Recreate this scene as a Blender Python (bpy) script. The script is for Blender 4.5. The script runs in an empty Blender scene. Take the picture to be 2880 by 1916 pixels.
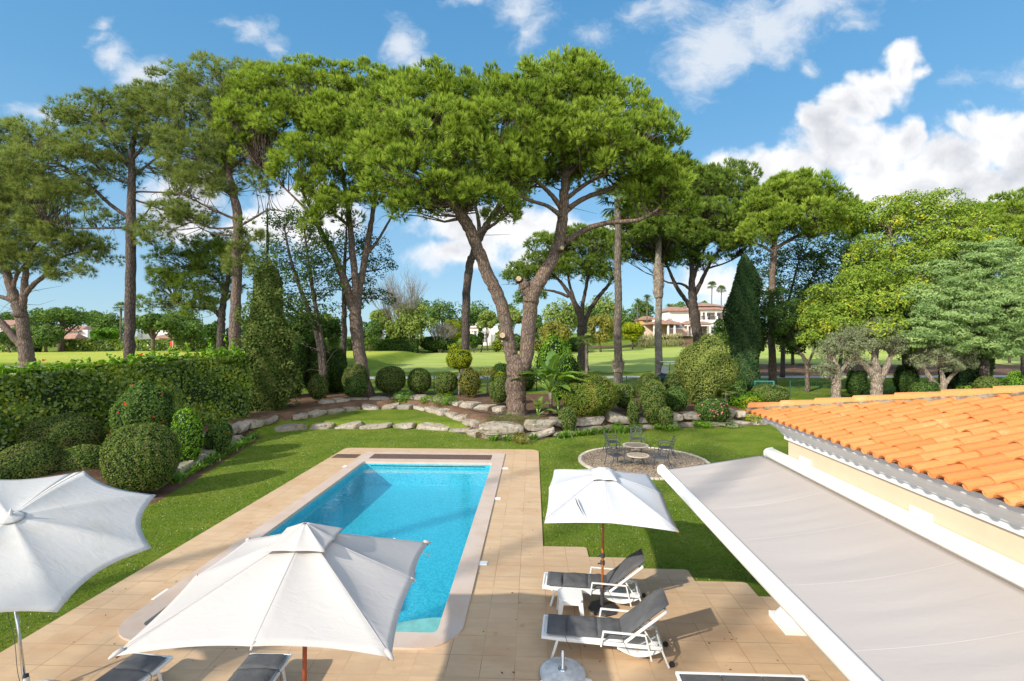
import bpy, math, random
import numpy as np
from mathutils import Vector, Matrix
C = bpy.context.scene.collection
sc = bpy.context.scene
PI = math.pi
# ------------------------------------------------------------------ camera, light, exposure
H, F, CX, HY = 5.4, 1400.0, 1440.0, 947.0          # eye height, focal length and picture centre of the photograph (px of 2880)
cam_d = bpy.data.cameras.new('camera'); cam = bpy.data.objects.new('camera', cam_d); C.objects.link(cam)
cam.location = (0, 0, H); cam.rotation_euler = (PI/2, 0, 0)
cam_d.sensor_width = 36; cam_d.lens = F/2880*36; cam_d.shift_y = -11/2880
cam_d.clip_start = 0.1; cam_d.clip_end = 3000
sc.camera = cam
SUN_EL = math.radians(30); SUN_H = Vector((-.737, -.676)).normalized()
sun_d = bpy.data.lights.new('sun', 'SUN'); sun_d.energy = 3.6; sun_d.angle = math.radians(1.0); sun_d.color = (1, .93, .80)
sun = bpy.data.objects.new('sun', sun_d); C.objects.link(sun)
tosun = Vector((SUN_H.x*math.cos(SUN_EL), SUN_H.y*math.cos(SUN_EL), math.sin(SUN_EL)))
sun.rotation_euler = (-tosun).to_track_quat('-Z', 'Y').to_euler(); sun.location = (-30, -30, 40)
sc.view_settings.view_transform = 'Standard'; sc.view_settings.look = 'None'
sc.view_settings.exposure = 0.6; sc.view_settings.gamma = 1
sc.cycles.max_bounces = 6; sc.cycles.transparent_max_bounces = 12
sc.cycles.diffuse_bounces = 3; sc.cycles.glossy_bounces = 3; sc.cycles.transmission_bounces = 4
sc.cycles.caustics_reflective = False; sc.cycles.caustics_refractive = False

class NT:
    """small helper to write node trees"""
    def __init__(s, tree): s.t = tree; s.n = tree.nodes; s.l = tree.links
    def node(s, typ, **kw):
        n = s.n.new(typ)
        for k, v in kw.items(): setattr(n, k, v)
        return n
    def put(s, sock, v):
        if isinstance(v, bpy.types.NodeSocket): s.l.new(v, sock)
        elif v is not None: sock.default_value = v
    def math(s, op, a, b=None, c=None, clamp=False):
        n = s.node('ShaderNodeMath', operation=op, use_clamp=clamp)
        s.put(n.inputs[0], a)
        if b is not None: s.put(n.inputs[1], b)
        if c is not None: s.put(n.inputs[2], c)
        return n.outputs[0]
    def vmath(s, op, a, b=None):
        n = s.node('ShaderNodeVectorMath', operation=op)
        s.put(n.inputs[0], a)
        if b is not None: s.put(n.inputs[1], b)
        return n.outputs['Value'] if op in ('LENGTH', 'DOT_PRODUCT', 'DISTANCE') else n.outputs[0]
    def mix(s, f, a, b, mode='MIX'):
        n = s.node('ShaderNodeMix', data_type='RGBA', blend_type=mode)
        s.put(n.inputs[0], f); s.put(n.inputs[6], a); s.put(n.inputs[7], b)
        return n.outputs[2]
    def noise(s, vec, scale, detail=3, rough=.5, out='Fac', dist=0.0):
        n = s.node('ShaderNodeTexNoise'); s.put(n.inputs['Vector'], vec)
        n.inputs['Scale'].default_value = scale; n.inputs['Detail'].default_value = detail
        n.inputs['Roughness'].default_value = rough; n.inputs['Distortion'].default_value = dist
        return n.outputs[out]
    def ramp(s, f, lo, hi, a=0.0, b=1.0, smooth=True):
        n = s.node('ShaderNodeMapRange', interpolation_type='SMOOTHSTEP' if smooth else 'LINEAR')
        s.put(n.inputs[0], f); s.put(n.inputs[1], lo); s.put(n.inputs[2], hi); s.put(n.inputs[3], a); s.put(n.inputs[4], b)
        return n.outputs[0]

# ------------------------------------------------------------------ sky with clouds
def make_world():
    w = bpy.data.worlds.new('World'); sc.world = w; w.use_nodes = True
    t = NT(w.node_tree); t.n.clear()
    out = t.node('ShaderNodeOutputWorld'); bg = t.node('ShaderNodeBackground')
    sky = t.node('ShaderNodeTexSky', sky_type='NISHITA', sun_disc=False)
    sky.sun_elevation = SUN_EL; sky.sun_rotation = math.atan2(SUN_H.x, SUN_H.y)
    sky.air_density = 1.0; sky.dust_density = .25; sky.ozone_density = 2.4
    tc = t.node('ShaderNodeTexCoord'); sep = t.node('ShaderNodeSeparateXYZ'); t.l.new(tc.outputs['Generated'], sep.inputs[0])
    yy = t.math('MAXIMUM', t.math('ABSOLUTE', sep.outputs[1]), .08)
    gx = t.math('DIVIDE', sep.outputs[0], yy); gz = t.math('DIVIDE', sep.outputs[2], yy)
    cb = t.node('ShaderNodeCombineXYZ'); t.l.new(gx, cb.inputs[0]); t.l.new(gz, cb.inputs[1])
    g = cb.outputs[0]
    # billowing: bend the coordinates with noise
    wn = t.noise(g, 5.5, 4, .6, 'Color'); wv = t.vmath('MULTIPLY', t.vmath('SUBTRACT', wn, (.5, .5, .5)), (.11, .11, 0))
    gw = t.vmath('ADD', g, wv)
    def group(blobs, src):
        acc = None
        for (x, y, rx, ry, wgt) in blobs:
            c = ((x-CX)/F, (HY-y)/F, 0)
            d = t.vmath('LENGTH', t.vmath('MULTIPLY', t.vmath('SUBTRACT', src, c), (F/rx, F/ry, 0)))
            v = t.math('SUBTRACT', wgt, t.math('MULTIPLY', d, wgt))
            acc = v if acc is None else t.math('SMOOTH_MAX', acc, v, .15)
        return acc
    cum = [(2540,190,85,95,1),(2600,205,60,40,.7),(2470,250,120,80,1),(2380,300,110,80,1),(2310,350,90,70,1),(2400,420,240,120,1),(2540,370,80,75,1),
           (2660,440,190,120,1),(2700,350,60,45,.7),(2800,365,110,100,1),(2900,400,160,130,1),(2620,520,420,120,1),(2200,480,230,75,.9),(2030,475,130,70,.7),
           (2760,560,330,110,1),(1400,640,330,95,1),(1290,720,190,60,.8),(1640,660,220,80,.8),(520,560,170,160,.9),(860,620,190,120,.9),
           (905,205,85,34,.9),(1086,206,46,30,.9),(2010,800,200,90,.6),(1500,740,220,50,.6),(700,640,200,80,.7),(1790,310,40,18,.5)]
    wisp = [(330,140,70,75,.9),(395,200,105,62,1),(306,45,50,34,.7),(290,90,60,34,.7),(694,90,75,50,.8),(650,70,90,34,.6),(780,135,40,40,.5),
            (1135,125,70,90,1),(1170,180,50,60,.8),(1460,40,130,75,.9),(1340,-10,140,40,.8),(1480,95,60,50,.7),(1674,105,85,48,.7),
            (2010,120,170,170,1.15),(2130,70,230,140,1.15),(2270,10,190,100,1.1),(1960,210,90,100,1),(1890,30,120,70,.8),(2400,50,85,34,.75),(2275,185,44,34,.65),(2735,235,90,44,.6),
            (2840,230,90,50,.6),(1820,20,90,60,.7),(90,310,110,30,.55),(500,260,120,60,.5),(2420,70,60,30,.6),(2660,-40,300,40,.35),(2890,250,60,60,.5)]
    fb = t.noise(g, 7.0, 5, .62); fb2 = t.noise(gw, 16.0, 5, .6)
    fbm = t.math('ADD', t.math('MULTIPLY', fb, .6), t.math('MULTIPLY', fb2, .4))
    base = group(cum, gw)
    dens = t.math('ADD', base, t.math('MULTIPLY', t.math('SUBTRACT', fbm, .5), 1.5))
    ac = t.ramp(dens, .08, .50)
    behind = t.math('MULTIPLY', t.ramp(sep.outputs[1], 0, -.25), t.ramp(t.noise(tc.outputs['Generated'], 3.0, 4, .6), .36, .56))  # unseen bright clouds behind the camera, added to lift the shaded sides
    
    wb = group(wisp, gw)
    stretch = t.vmath('MULTIPLY', gw, (1.0, 1.5, 1))
    wf = t.noise(stretch, 9.0, 7, .68)
    wd = t.math('ADD', wb, t.math('MULTIPLY', t.math('SUBTRACT', wf, .5), 2.0))
    aw = t.math('MULTIPLY', t.ramp(wd, .0, 1.0), .85)
    # light and shade of the cumulus: a broad noise difference towards the light, up and left
    s1 = t.noise(gw, 4.2, 6, .55); s2 = t.noise(t.vmath('ADD', gw, (-.03, .045, 0)), 4.2, 6, .55)
    sh = t.math('ADD', t.math('MULTIPLY', t.math('SUBTRACT', s1, s2), 4.5), .62)
    thick = t.ramp(dens, .3, 1.1)
    sh = t.math('ADD', sh, t.math('MULTIPLY', t.math('SUBTRACT', .5, thick), .5), clamp=True)
    ccol = t.mix(sh, (3.5, 3.65, 3.95, 1), (5.7, 5.72, 5.8, 1))
    # the blue itself, a little deeper than the raw model
    skyc = t.mix(1.0, sky.outputs[0], (.60, .88, .98, 1), 'MULTIPLY')
    cr = t.node('ShaderNodeValToRGB'); e = cr.color_ramp.elements; e[0].position = 0; e[0].color = (.512, .70, .876, 1); e[1].position = .6; e[1].color = (.105, .375, .74, 1)
    for ps, cl in ((.10, (.42, .64, .87, 1)), (.22, (.29, .57, .85, 1)), (.38, (.18, .47, .80, 1))): q = e.new(ps); q.color = cl
    t.l.new(sep.outputs[2], cr.inputs[0]); skyc = t.mix(.72, skyc, t.vmath('MULTIPLY', cr.outputs[0], (5, 5, 5)))
    c1 = t.mix(aw, skyc, (4.5, 4.75, 5.1, 1))
    c2 = t.mix(ac, c1, ccol)
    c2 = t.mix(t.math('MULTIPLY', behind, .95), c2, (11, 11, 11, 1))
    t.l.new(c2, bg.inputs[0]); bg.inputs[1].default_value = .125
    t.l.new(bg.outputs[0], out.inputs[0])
    w.cycles.sampling_method = 'MANUAL'; w.cycles.sample_map_resolution = 512
make_world()

# ------------------------------------------------------------------ geometry helpers
def A(x, y, Y):
    """world point seen at photo pixel (x, y) at distance Y"""
    return np.array([(x-CX)/F*Y, Y, H-(y-HY)*Y/F])
def G(x, y, z=0.0):
    Y = F*(H-z)/(y-HY); return np.array([(x-CX)/F*Y, Y, z])
TH = math.atan(60/1400.0); CT, ST = math.cos(TH), math.sin(TH)
def PF(u, v, z=0.0):
    """pool frame (u right, v away) to world"""
    return np.array([u*CT+v*ST, -u*ST+v*CT, z])
def to_pf(X, Y): return X*CT-Y*ST, X*ST+Y*CT
def sm(t): t = np.clip(t, 0, 1); return t*t*(3-2*t)

def tag(o, label=None, cat=None, group=None, kind=None):
    if label: o['label'] = label
    if cat: o['category'] = cat
    if group: o['group'] = group
    if kind: o['kind'] = kind
    return o
def empty(name, loc=(0, 0, 0), rz=0.0, label=None, cat=None, group=None):
    o = bpy.data.objects.new(name, None); C.objects.link(o); o.location = [float(v) for v in loc]; o.rotation_euler = (0, 0, rz)
    o.empty_display_size = .2
    return tag(o, label, cat, group)
def copy_tree(o, parent=None):
    c = o.copy(); C.objects.link(c); c.parent = parent
    for ch in list(o.children): copy_tree(ch, c)
    return c

class MB:
    """collects vertices and faces, then links them as ONE mesh object"""
    def __init__(s): s.v = []; s.f = []; s.m = []; s.t = []; s.n = 0
    def add(s, verts, faces, mi=0, tint=.5):
        verts = np.asarray(verts, dtype=np.float64).reshape(-1, 3)
        faces = np.asarray(faces, dtype=np.int64)
        s.v.append(verts); s.f.append(faces+s.n); s.m.append(mi)
        s.t.append(np.full(len(verts), tint) if np.isscalar(tint) else np.asarray(tint))
        s.n += len(verts); return s
    def box(s, c, size, rz=0.0, mi=0, tilt=0.0, M=None):
        x, y, z = [d/2 for d in size]
        v = np.array([[-x,-y,-z],[x,-y,-z],[x,y,-z],[-x,y,-z],[-x,-y,z],[x,-y,z],[x,y,z],[-x,y,z]])
        if M is not None: v = v @ np.array(M).T
        if tilt: c0, s0 = math.cos(tilt), math.sin(tilt); v = np.stack([v[:,0]*c0+v[:,2]*s0, v[:,1], -v[:,0]*s0+v[:,2]*c0], 1)
        if rz: c0, s0 = math.cos(rz), math.sin(rz); v = np.stack([v[:,0]*c0-v[:,1]*s0, v[:,0]*s0+v[:,1]*c0, v[:,2]], 1)
        return s.add(v+np.asarray(c), [[0,3,2,1],[4,5,6,7],[0,1,5,4],[1,2,6,5],[2,3,7,6],[3,0,4,7]], mi)
    def bx(s, x0, x1, y0, y1, z0, z1, mi=0):
        return s.box(((x0+x1)/2, (y0+y1)/2, (z0+z1)/2), (x1-x0, y1-y0, z1-z0), mi=mi)
    def bar(s, a, b, w, h=None, mi=0):
        """square bar from a to b"""
        h = h or w; a = np.asarray(a, float); b = np.asarray(b, float); d = b-a; L = np.linalg.norm(d); d = d/L
        up = np.array([0, 0, 1.]) if abs(d[2]) < .95 else np.array([0, 1., 0])
        sx = np.cross(d, up); sx /= np.linalg.norm(sx); sy = np.cross(sx, d)
        v = []
        for p in (a, b):
            for i, j in ((-1,-1),(1,-1),(1,1),(-1,1)): v.append(p+sx*i*w/2+sy*j*h/2)
        return s.add(v, [[0,1,2,3],[7,6,5,4],[0,4,5,1],[1,5,6,2],[2,6,7,3],[3,7,4,0]], mi)
    def tube(s, pts, rad, n=8, mi=0, cap=True, jit=0.0, rng=None, tint=.5):
        pts = np.asarray(pts, float); k = len(pts)
        rad = np.full(k, rad) if np.isscalar(rad) else np.asarray(rad, float)
        tg = np.gradient(pts, axis=0); tg /= np.linalg.norm(tg, axis=1)[:, None]+1e-9
        ref = np.array([1., 0, 0]) if abs(tg[0][0]) < .8 else np.array([0, 1., 0])
        V = []
        for i in range(k):
            a = np.cross(tg[i], ref); a /= np.linalg.norm(a)+1e-9; b = np.cross(a, tg[i])
            th = np.arange(n)/n*2*PI
            r = rad[i]*(1+(rng.uniform(-jit, jit, n) if jit else 0))
            V.append(pts[i]+np.outer(np.cos(th)*r, a)+np.outer(np.sin(th)*r, b))
        V = np.concatenate(V); q = []
        for i in range(k-1):
            for j in range(n): q.append([i*n+j, i*n+(j+1) % n, (i+1)*n+(j+1) % n, (i+1)*n+j])
        s.add(V, q, mi, tint)
        if cap:
            s.f.append(np.array([list(range(n-1, -1, -1))])+s.n-len(V)); s.m.append(mi)
            s.f.append(np.array([list(range(n))])+s.n-n); s.m.append(mi)
        return s
    def lathe(s, prof, n=24, c=(0, 0, 0), mi=0, cap=True):
        th = np.arange(n)/n*2*PI; V = []
        for r, z in prof: V.append(np.stack([np.cos(th)*r+c[0], np.sin(th)*r+c[1], np.full(n, z+c[2])], 1))
        k = len(prof); q = [[i*n+j, i*n+(j+1) % n, (i+1)*n+(j+1) % n, (i+1)*n+j] for i in range(k-1) for j in range(n)]
        s.add(np.concatenate(V), q, mi)
        if cap:
            s.f.append(np.array([list(range(n-1, -1, -1))])+s.n-k*n); s.m.append(mi)
            s.f.append(np.array([list(range(n))])+s.n-n); s.m.append(mi)
        return s
    def grid(s, P, mi=0, tint=.5, closed=False):
        """P: (a, b, 3) array"""
        a, b = P.shape[:2]; idx = np.arange(a*b).reshape(a, b)
        q = np.stack([idx[:-1,:-1], idx[1:,:-1], idx[1:,1:], idx[:-1,1:]], -1).reshape(-1, 4)
        if closed: q = np.concatenate([q, np.stack([idx[:-1,-1], idx[1:,-1], idx[1:,0], idx[:-1,0]], -1)])
        return s.add(P.reshape(-1, 3), q, mi, tint)
    def build(s, name, mats, parent=None, loc=None, rz=0.0, smooth=False, sub=None):
        """verts are given in the parent's space (or world when top-level; loc is then subtracted)"""
        me = bpy.data.meshes.new(name)
        V = np.concatenate(s.v) if s.v else np.zeros((0, 3))
        if sub is not None: V = V-np.asarray(sub)
        fl = [f for f in s.f if len(f)]
        tot = np.concatenate([np.full(len(f), f.shape[1]) for f in fl])
        li = np.concatenate([f.reshape(-1) for f in fl]); st = np.concatenate([[0], np.cumsum(tot)[:-1]])
        mi = np.concatenate([np.full(len(f), m) for f, m in zip(s.f, s.m) if len(f)])
        me.vertices.add(len(V)); me.vertices.foreach_set('co', V.reshape(-1).astype(np.float32))
        me.loops.add(len(li)); me.loops.foreach_set('vertex_index', li.astype(np.int32))
        me.polygons.add(len(tot)); me.polygons.foreach_set('loop_start', st.astype(np.int32)); me.polygons.foreach_set('loop_total', tot.astype(np.int32))
        me.polygons.foreach_set('material_index', mi.astype(np.int32))
        me.polygons.foreach_set('use_smooth', np.full(len(tot), bool(smooth)))
        at = me.attributes.new('tint', 'FLOAT', 'POINT'); at.data.foreach_set('value', np.concatenate(s.t).astype(np.float32))
        me.update(calc_edges=True)
        for m in (mats if isinstance(mats, (list, tuple)) else [mats]): me.materials.append(m)
        o = bpy.data.objects.new(name, me); C.objects.link(o)
        if parent is not None: o.parent = parent
        if loc is not None: o.location = [float(v) for v in loc]
        if rz: o.rotation_euler = (0, 0, rz)
        return o
def bevel(o, w=.01, seg=2):
    m = o.modifiers.new('bevel', 'BEVEL'); m.width = w; m.segments = seg; m.limit_method = 'ANGLE'; m.angle_limit = math.radians(35); return o
def solid(o, t): m = o.modifiers.new('solid', 'SOLIDIFY'); m.thickness = t; m.offset = 0; return o
def curve(P, k=6):
    """Catmull-Rom through rows of P (any columns)"""
    P = np.asarray(P, float); Q = np.vstack([2*P[0]-P[1], P, 2*P[-1]-P[-2]]); out = []
    for i in range(1, len(Q)-2):
        for t in np.arange(k)/k:
            p0, p1, p2, p3 = Q[i-1], Q[i], Q[i+1], Q[i+2]
            out.append(.5*((2*p1)+(-p0+p2)*t+(2*p0-5*p1+4*p2-p3)*t*t+(-p0+3*p1-3*p2+p3)*t**3))
    out.append(P[-1]); return np.array(out)

# ------------------------------------------------------------------ materials
def srgb(r, g, b):
    f = lambda c: (c/255/12.92 if c/255 <= .04045 else ((c/255+.055)/1.055)**2.4)
    return (f(r), f(g), f(b), 1)
def mat(name, col, rough=.6, var=0.0, vscale=3.0, col2=None, bump=0.0, bscale=40.0, metal=0.0, spec=.5, detail=4):
    m = bpy.data.materials.new(name); m.use_nodes = True; t = NT(m.node_tree); p = t.n['Principled BSDF']
    p.inputs['Roughness'].default_value = rough; p.inputs['Metallic'].default_value = metal; p.inputs['Specular IOR Level'].default_value = spec
    tc = t.node('ShaderNodeTexCoord').outputs['Object']
    col = tuple(col) if len(col) == 4 else tuple(col)+(1,)
    if var or col2:
        c2 = col2 if col2 else tuple(c*(1-var) for c in col[:3])+(1,)
        if len(c2) == 3: c2 = tuple(c2)+(1,)
        f = t.ramp(t.noise(tc, vscale, detail, .6), .36, .64)
        t.put(p.inputs['Base Color'], t.mix(f, col, c2))
    else: p.inputs['Base Color'].default_value = col
    if bump:
        b = t.node('ShaderNodeBump'); b.inputs['Strength'].default_value = bump; b.inputs['Distance'].default_value = .02
        t.l.new(t.noise(tc, bscale, 5, .6), b.inputs['Height']); t.l.new(b.outputs[0], p.inputs['Normal'])
    return m
def leafmat(name, dark, light, trans=.3, gloss=0, rough=.45, third=None):
    m = bpy.data.materials.new(name); m.use_nodes = True; t = NT(m.node_tree); t.n.clear()
    out = t.node('ShaderNodeOutputMaterial'); at = t.node('ShaderNodeAttribute', attribute_name='tint').outputs['Fac']
    c = t.mix(at, tuple(dark)+(1,), tuple(light)+(1,))
    if third: c = t.mix(t.ramp(at, .93, .97), c, tuple(third)+(1,))
    d = t.node('ShaderNodeBsdfDiffuse'); t.l.new(c, d.inputs[0])
    tr = t.node('ShaderNodeBsdfTranslucent'); t.l.new(t.mix(1.0, c, (1.25, 1.25, .6, 1), 'MULTIPLY'), tr.inputs[0])
    m1 = t.node('ShaderNodeMixShader'); m1.inputs[0].default_value = trans; t.l.new(d.outputs[0], m1.inputs[1]); t.l.new(tr.outputs[0], m1.inputs[2])
    if not gloss: t.l.new(m1.outputs[0], out.inputs[0]); return m
    gl = t.node('ShaderNodeBsdfGlossy'); gl.inputs['Roughness'].default_value = rough; gl.inputs[0].default_value = (.9, .95, 1, 1)
    m2 = t.node('ShaderNodeMixShader'); m2.inputs[0].default_value = gloss; t.l.new(m1.outputs[0], m2.inputs[1]); t.l.new(gl.outputs[0], m2.inputs[2])
    t.l.new(m2.outputs[0], out.inputs[0]); return m
def barkmat(name, c1, c2, scale=7.0, strength=.9):
    m = bpy.data.materials.new(name); m.use_nodes = True; t = NT(m.node_tree); p = t.n['Principled BSDF']
    p.inputs['Roughness'].default_value = .9; p.inputs['Specular IOR Level'].default_value = .15
    tc = t.node('ShaderNodeTexCoord').outputs['Object']; v = t.vmath('MULTIPLY', tc, (1, 1, .32))
    v = t.vmath('ADD', v, t.vmath('MULTIPLY', t.noise(v, 5, 3, .5, 'Color'), (.12, .12, .12)))
    vo = t.node('ShaderNodeTexVoronoi', feature='DISTANCE_TO_EDGE'); t.l.new(v, vo.inputs['Vector']); vo.inputs['Scale'].default_value = scale
    e = t.ramp(vo.outputs[0], .0, .16); n = t.noise(v, 22, 5, .65)
    c = t.mix(t.ramp(t.noise(tc, 1.1, 4, .6), .35, .65), c1+(1,), c2+(1,))
    c = t.mix(t.math('MULTIPLY', t.math('SUBTRACT', 1.0, e), .7), c, tuple(x*.35 for x in c1)+(1,))
    c = t.mix(t.ramp(n, .3, .7, 0, .45), c, tuple(x*.55 for x in c2)+(1,))
    t.l.new(c, p.inputs['Base Color'])
    b = t.node('ShaderNodeBump'); b.inputs['Strength'].default_value = strength; b.inputs['Distance'].default_value = .05
    t.l.new(t.math('ADD', e, t.math('MULTIPLY', n, .5)), b.inputs['Height']); t.l.new(b.outputs[0], p.inputs['Normal'])
    return m
M = {}
M['pine'] = leafmat('stone_pine_needles', (.060, .125, .014), (.43, .55, .085), .3)
M['pine_dark'] = leafmat('dark_pine_needles', (.070, .135, .028), (.29, .39, .070), .28)
M['pine_grey'] = leafmat('grey_pine_needles', (.085, .135, .040), (.34, .40, .115), .28)
M['pine_brown'] = leafmat('dead_needles', (.10, .05, .025), (.22, .12, .06), .2)
M['hedge'] = leafmat('hedge_leaves', (.050, .115, .014), (.27, .37, .032), .3, .035, .4, third=(.46, .46, .04))
M['box'] = leafmat('clipped_box_leaves', (.075, .125, .028), (.20, .26, .060), .2, third=(.22, .17, .09))
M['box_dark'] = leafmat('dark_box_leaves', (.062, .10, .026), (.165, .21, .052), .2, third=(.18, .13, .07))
M['fresh'] = leafmat('fresh_green_leaves', (.08, .19, .012), (.23, .42, .02), .35, .02)
M['shrub'] = leafmat('shrub_leaves', (.055, .115, .028), (.17, .26, .06), .3)
M['olive'] = leafmat('olive_leaves', (.14, .17, .09), (.33, .36, .21), .2)
M['yellow'] = leafmat('yellow_green_leaves', (.11, .20, .03), (.42, .52, .085), .35, third=(.62, .50, .03))
M['gold'] = leafmat('golden_leaves', (.15, .21, .015), (.42, .46, .03), .35)
M['broom'] = leafmat('pale_olive_green_leaves', (.12, .17, .04), (.34, .38, .10), .3)
M['oval'] = leafmat('bronze_green_leaves', (.09, .14, .025), (.27, .33, .055), .3, third=(.36, .22, .08))
M['acacia'] = leafmat('blue_green_foliage', (.15, .25, .09), (.40, .53, .21), .3)
M['cypress'] = leafmat('cypress_foliage', (.028, .065, .025), (.085, .14, .052), .15)
M['ivy'] = leafmat('ivy_leaves', (.045, .085, .018), (.17, .21, .060), .25)
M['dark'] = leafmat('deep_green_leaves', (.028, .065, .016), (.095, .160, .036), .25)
M['far'] = leafmat('far_green_leaves', (.05, .11, .032), (.19, .28, .070), .25)
M['far_light'] = leafmat('far_light_leaves', (.12, .18, .04), (.31, .38, .09), .25)
M['rusty'] = leafmat('rusty_green_leaves', (.14, .15, .03), (.32, .30, .07), .25)
M['pampas'] = leafmat('pampas_leaves', (.20, .22, .08), (.52, .48, .28), .3)
M['palm'] = leafmat('palm_leaves', (.07, .12, .025), (.24, .31, .07), .25, .04, .35)
M['banana'] = leafmat('paddle_leaves', (.08, .18, .03), (.30, .45, .07), .35, .06, .3)
M['agap'] = leafmat('strap_leaves', (.07, .17, .02), (.26, .42, .06), .35, .04, .35)
M['red'] = leafmat('red_blossoms', (.55, .04, .02), (.8, .10, .05), .3)
M['pink'] = leafmat('pink_blossoms', (.55, .15, .2), (.8, .35, .38), .3)
M['bark'] = barkmat('pine_bark', (.26, .19, .15), (.19, .15, .125), 8.0)
M['bark_red'] = barkmat('red_pine_bark', (.27, .19, .145), (.19, .145, .12), 8.0)
M['bark_dark'] = barkmat('dark_bark', (.16, .125, .105), (.11, .09, .08))
M['bark_olive'] = barkmat('olive_bark', (.45, .36, .28), (.33, .27, .22), 9.0)
M['bark_pale'] = barkmat('pale_bark', (.42, .38, .33), (.30, .26, .22), 9.0)
M['palm_bark'] = barkmat('palm_trunk', (.24, .20, .16), (.17, .14, .12), 5.0)
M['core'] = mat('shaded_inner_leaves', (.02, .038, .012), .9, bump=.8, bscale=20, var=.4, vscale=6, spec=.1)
M['white'] = mat('white_paint', (.80, .79, .77), .45, var=.05, vscale=4)
M['stucco'] = mat('cream_stucco', srgb(214, 194, 166), .9, var=.05, vscale=2, bump=.25, bscale=120)
M['cloth_white'] = None
# ------------------------------------------------------------------ terrain
_xl = np.array([-40, -14.4, -13, -11.3, -9.3, -6.5, -4.4, -2.7, -1.66, -.6, 1.1, 5.2, 9.7, 14.3, 16.2, 20, 60.])
_yl = np.array([25.6, 25.6, 28.4, 29.1, 29.3, 29.3, 28.9, 28.0, 26.4, 25.9, 26.2, 28.3, 29.6, 30.4, 30.9, 31.4, 32.])
_xu = np.array([-40, -14.4, -13.6, -13.0, -12.0, -10.6, -7.5, -5.8, -4.6, -3.2, -2.2, -1.66, -.6])
_yu = np.array([26.6, 26.6, 28.4, 30.4, 32.2, 34.0, 34.4, 33.8, 32.2, 30.2, 28.2, 26.8, 26.2])
def ylow(X): return np.interp(X, _xl, _yl)
def yup(X): return np.where(np.asarray(X) < -.6, np.interp(X, _xu, _yu), ylow(X)+.3)
def xleft(Y): return np.interp(Y, [0, 17.3, 25.7, 26], [-11.4, -11.6, -13.0, -13.2])
def TZ(X, Y):
    X = np.asarray(X, float); Y = np.asarray(Y, float)
    yl, yu = ylow(X), yup(X)
    left = X < -1.0
    g = np.where(left, .35*sm((Y-yl-.25)/.35)+.5*sm((Y-yu-.2)/.5), .78*sm((Y-yl-.55)/.4))
    g = g+.12*sm((Y-31)/7)
    gl = .6*sm((xleft(Y)-1.0-X)/.7)+.25*sm((xleft(Y)-2.2-X)/.8)
    g = np.maximum(g, gl)
    Xc = np.clip(X, -90, 110)
    z110 = np.interp(Xc, [-60, -10, 0, 30, 50, 90], [2.7, 2.5, 2.4, 3.1, 3.7, 3.9])
    k = np.interp(Xc, [-20, 0, 25, 49, 70], [.02, .03, .06, .125, .13])
    f = np.where(Y < 50, 1.0+.03*(Y-40), 1.3+(z110-1.3)*sm((Y-50)/75)*1.0/float(sm(60/75)))
    f = np.where(Y > 110, z110+k*np.minimum(Y-110, 16)+.012*np.clip(Y-126, 0, 200), f)
    fl = np.interp(Y, [0, 18, 26, 34, 45, 93, 150], [.9, .9, 1.0, 2.0, 2.55, 2.72, 3.0])
    w = sm((-16.5-X)/6.0)*sm((Y-22)/6)*(1-sm((Y-110)/30))
    f = f*(1-w)+fl*w
    f = f+.10*np.sin(X*.11+1)*np.sin(Y*.07)*sm((Y-55)/15)
    b = sm((Y-38.5)/2.0)
    z = g*(1-b)+f*b
    return np.where(w > 0, z*(1-w)+np.maximum(fl, z)*w, z)
def GH(x, y, Y0=8.0, Y1=220.0):
    """where the ray through photo pixel (x, y) first meets the terrain"""
    Ys = np.linspace(Y0, Y1, 4000); Xs = (x-CX)/F*Ys; zs = H-(y-HY)*Ys/F
    hit = np.nonzero(zs <= TZ(Xs, Ys))[0]
    i = hit[0] if len(hit) else len(Ys)-1
    return np.array([Xs[i], Ys[i], float(TZ(Xs[i], Ys[i]))])

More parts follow.
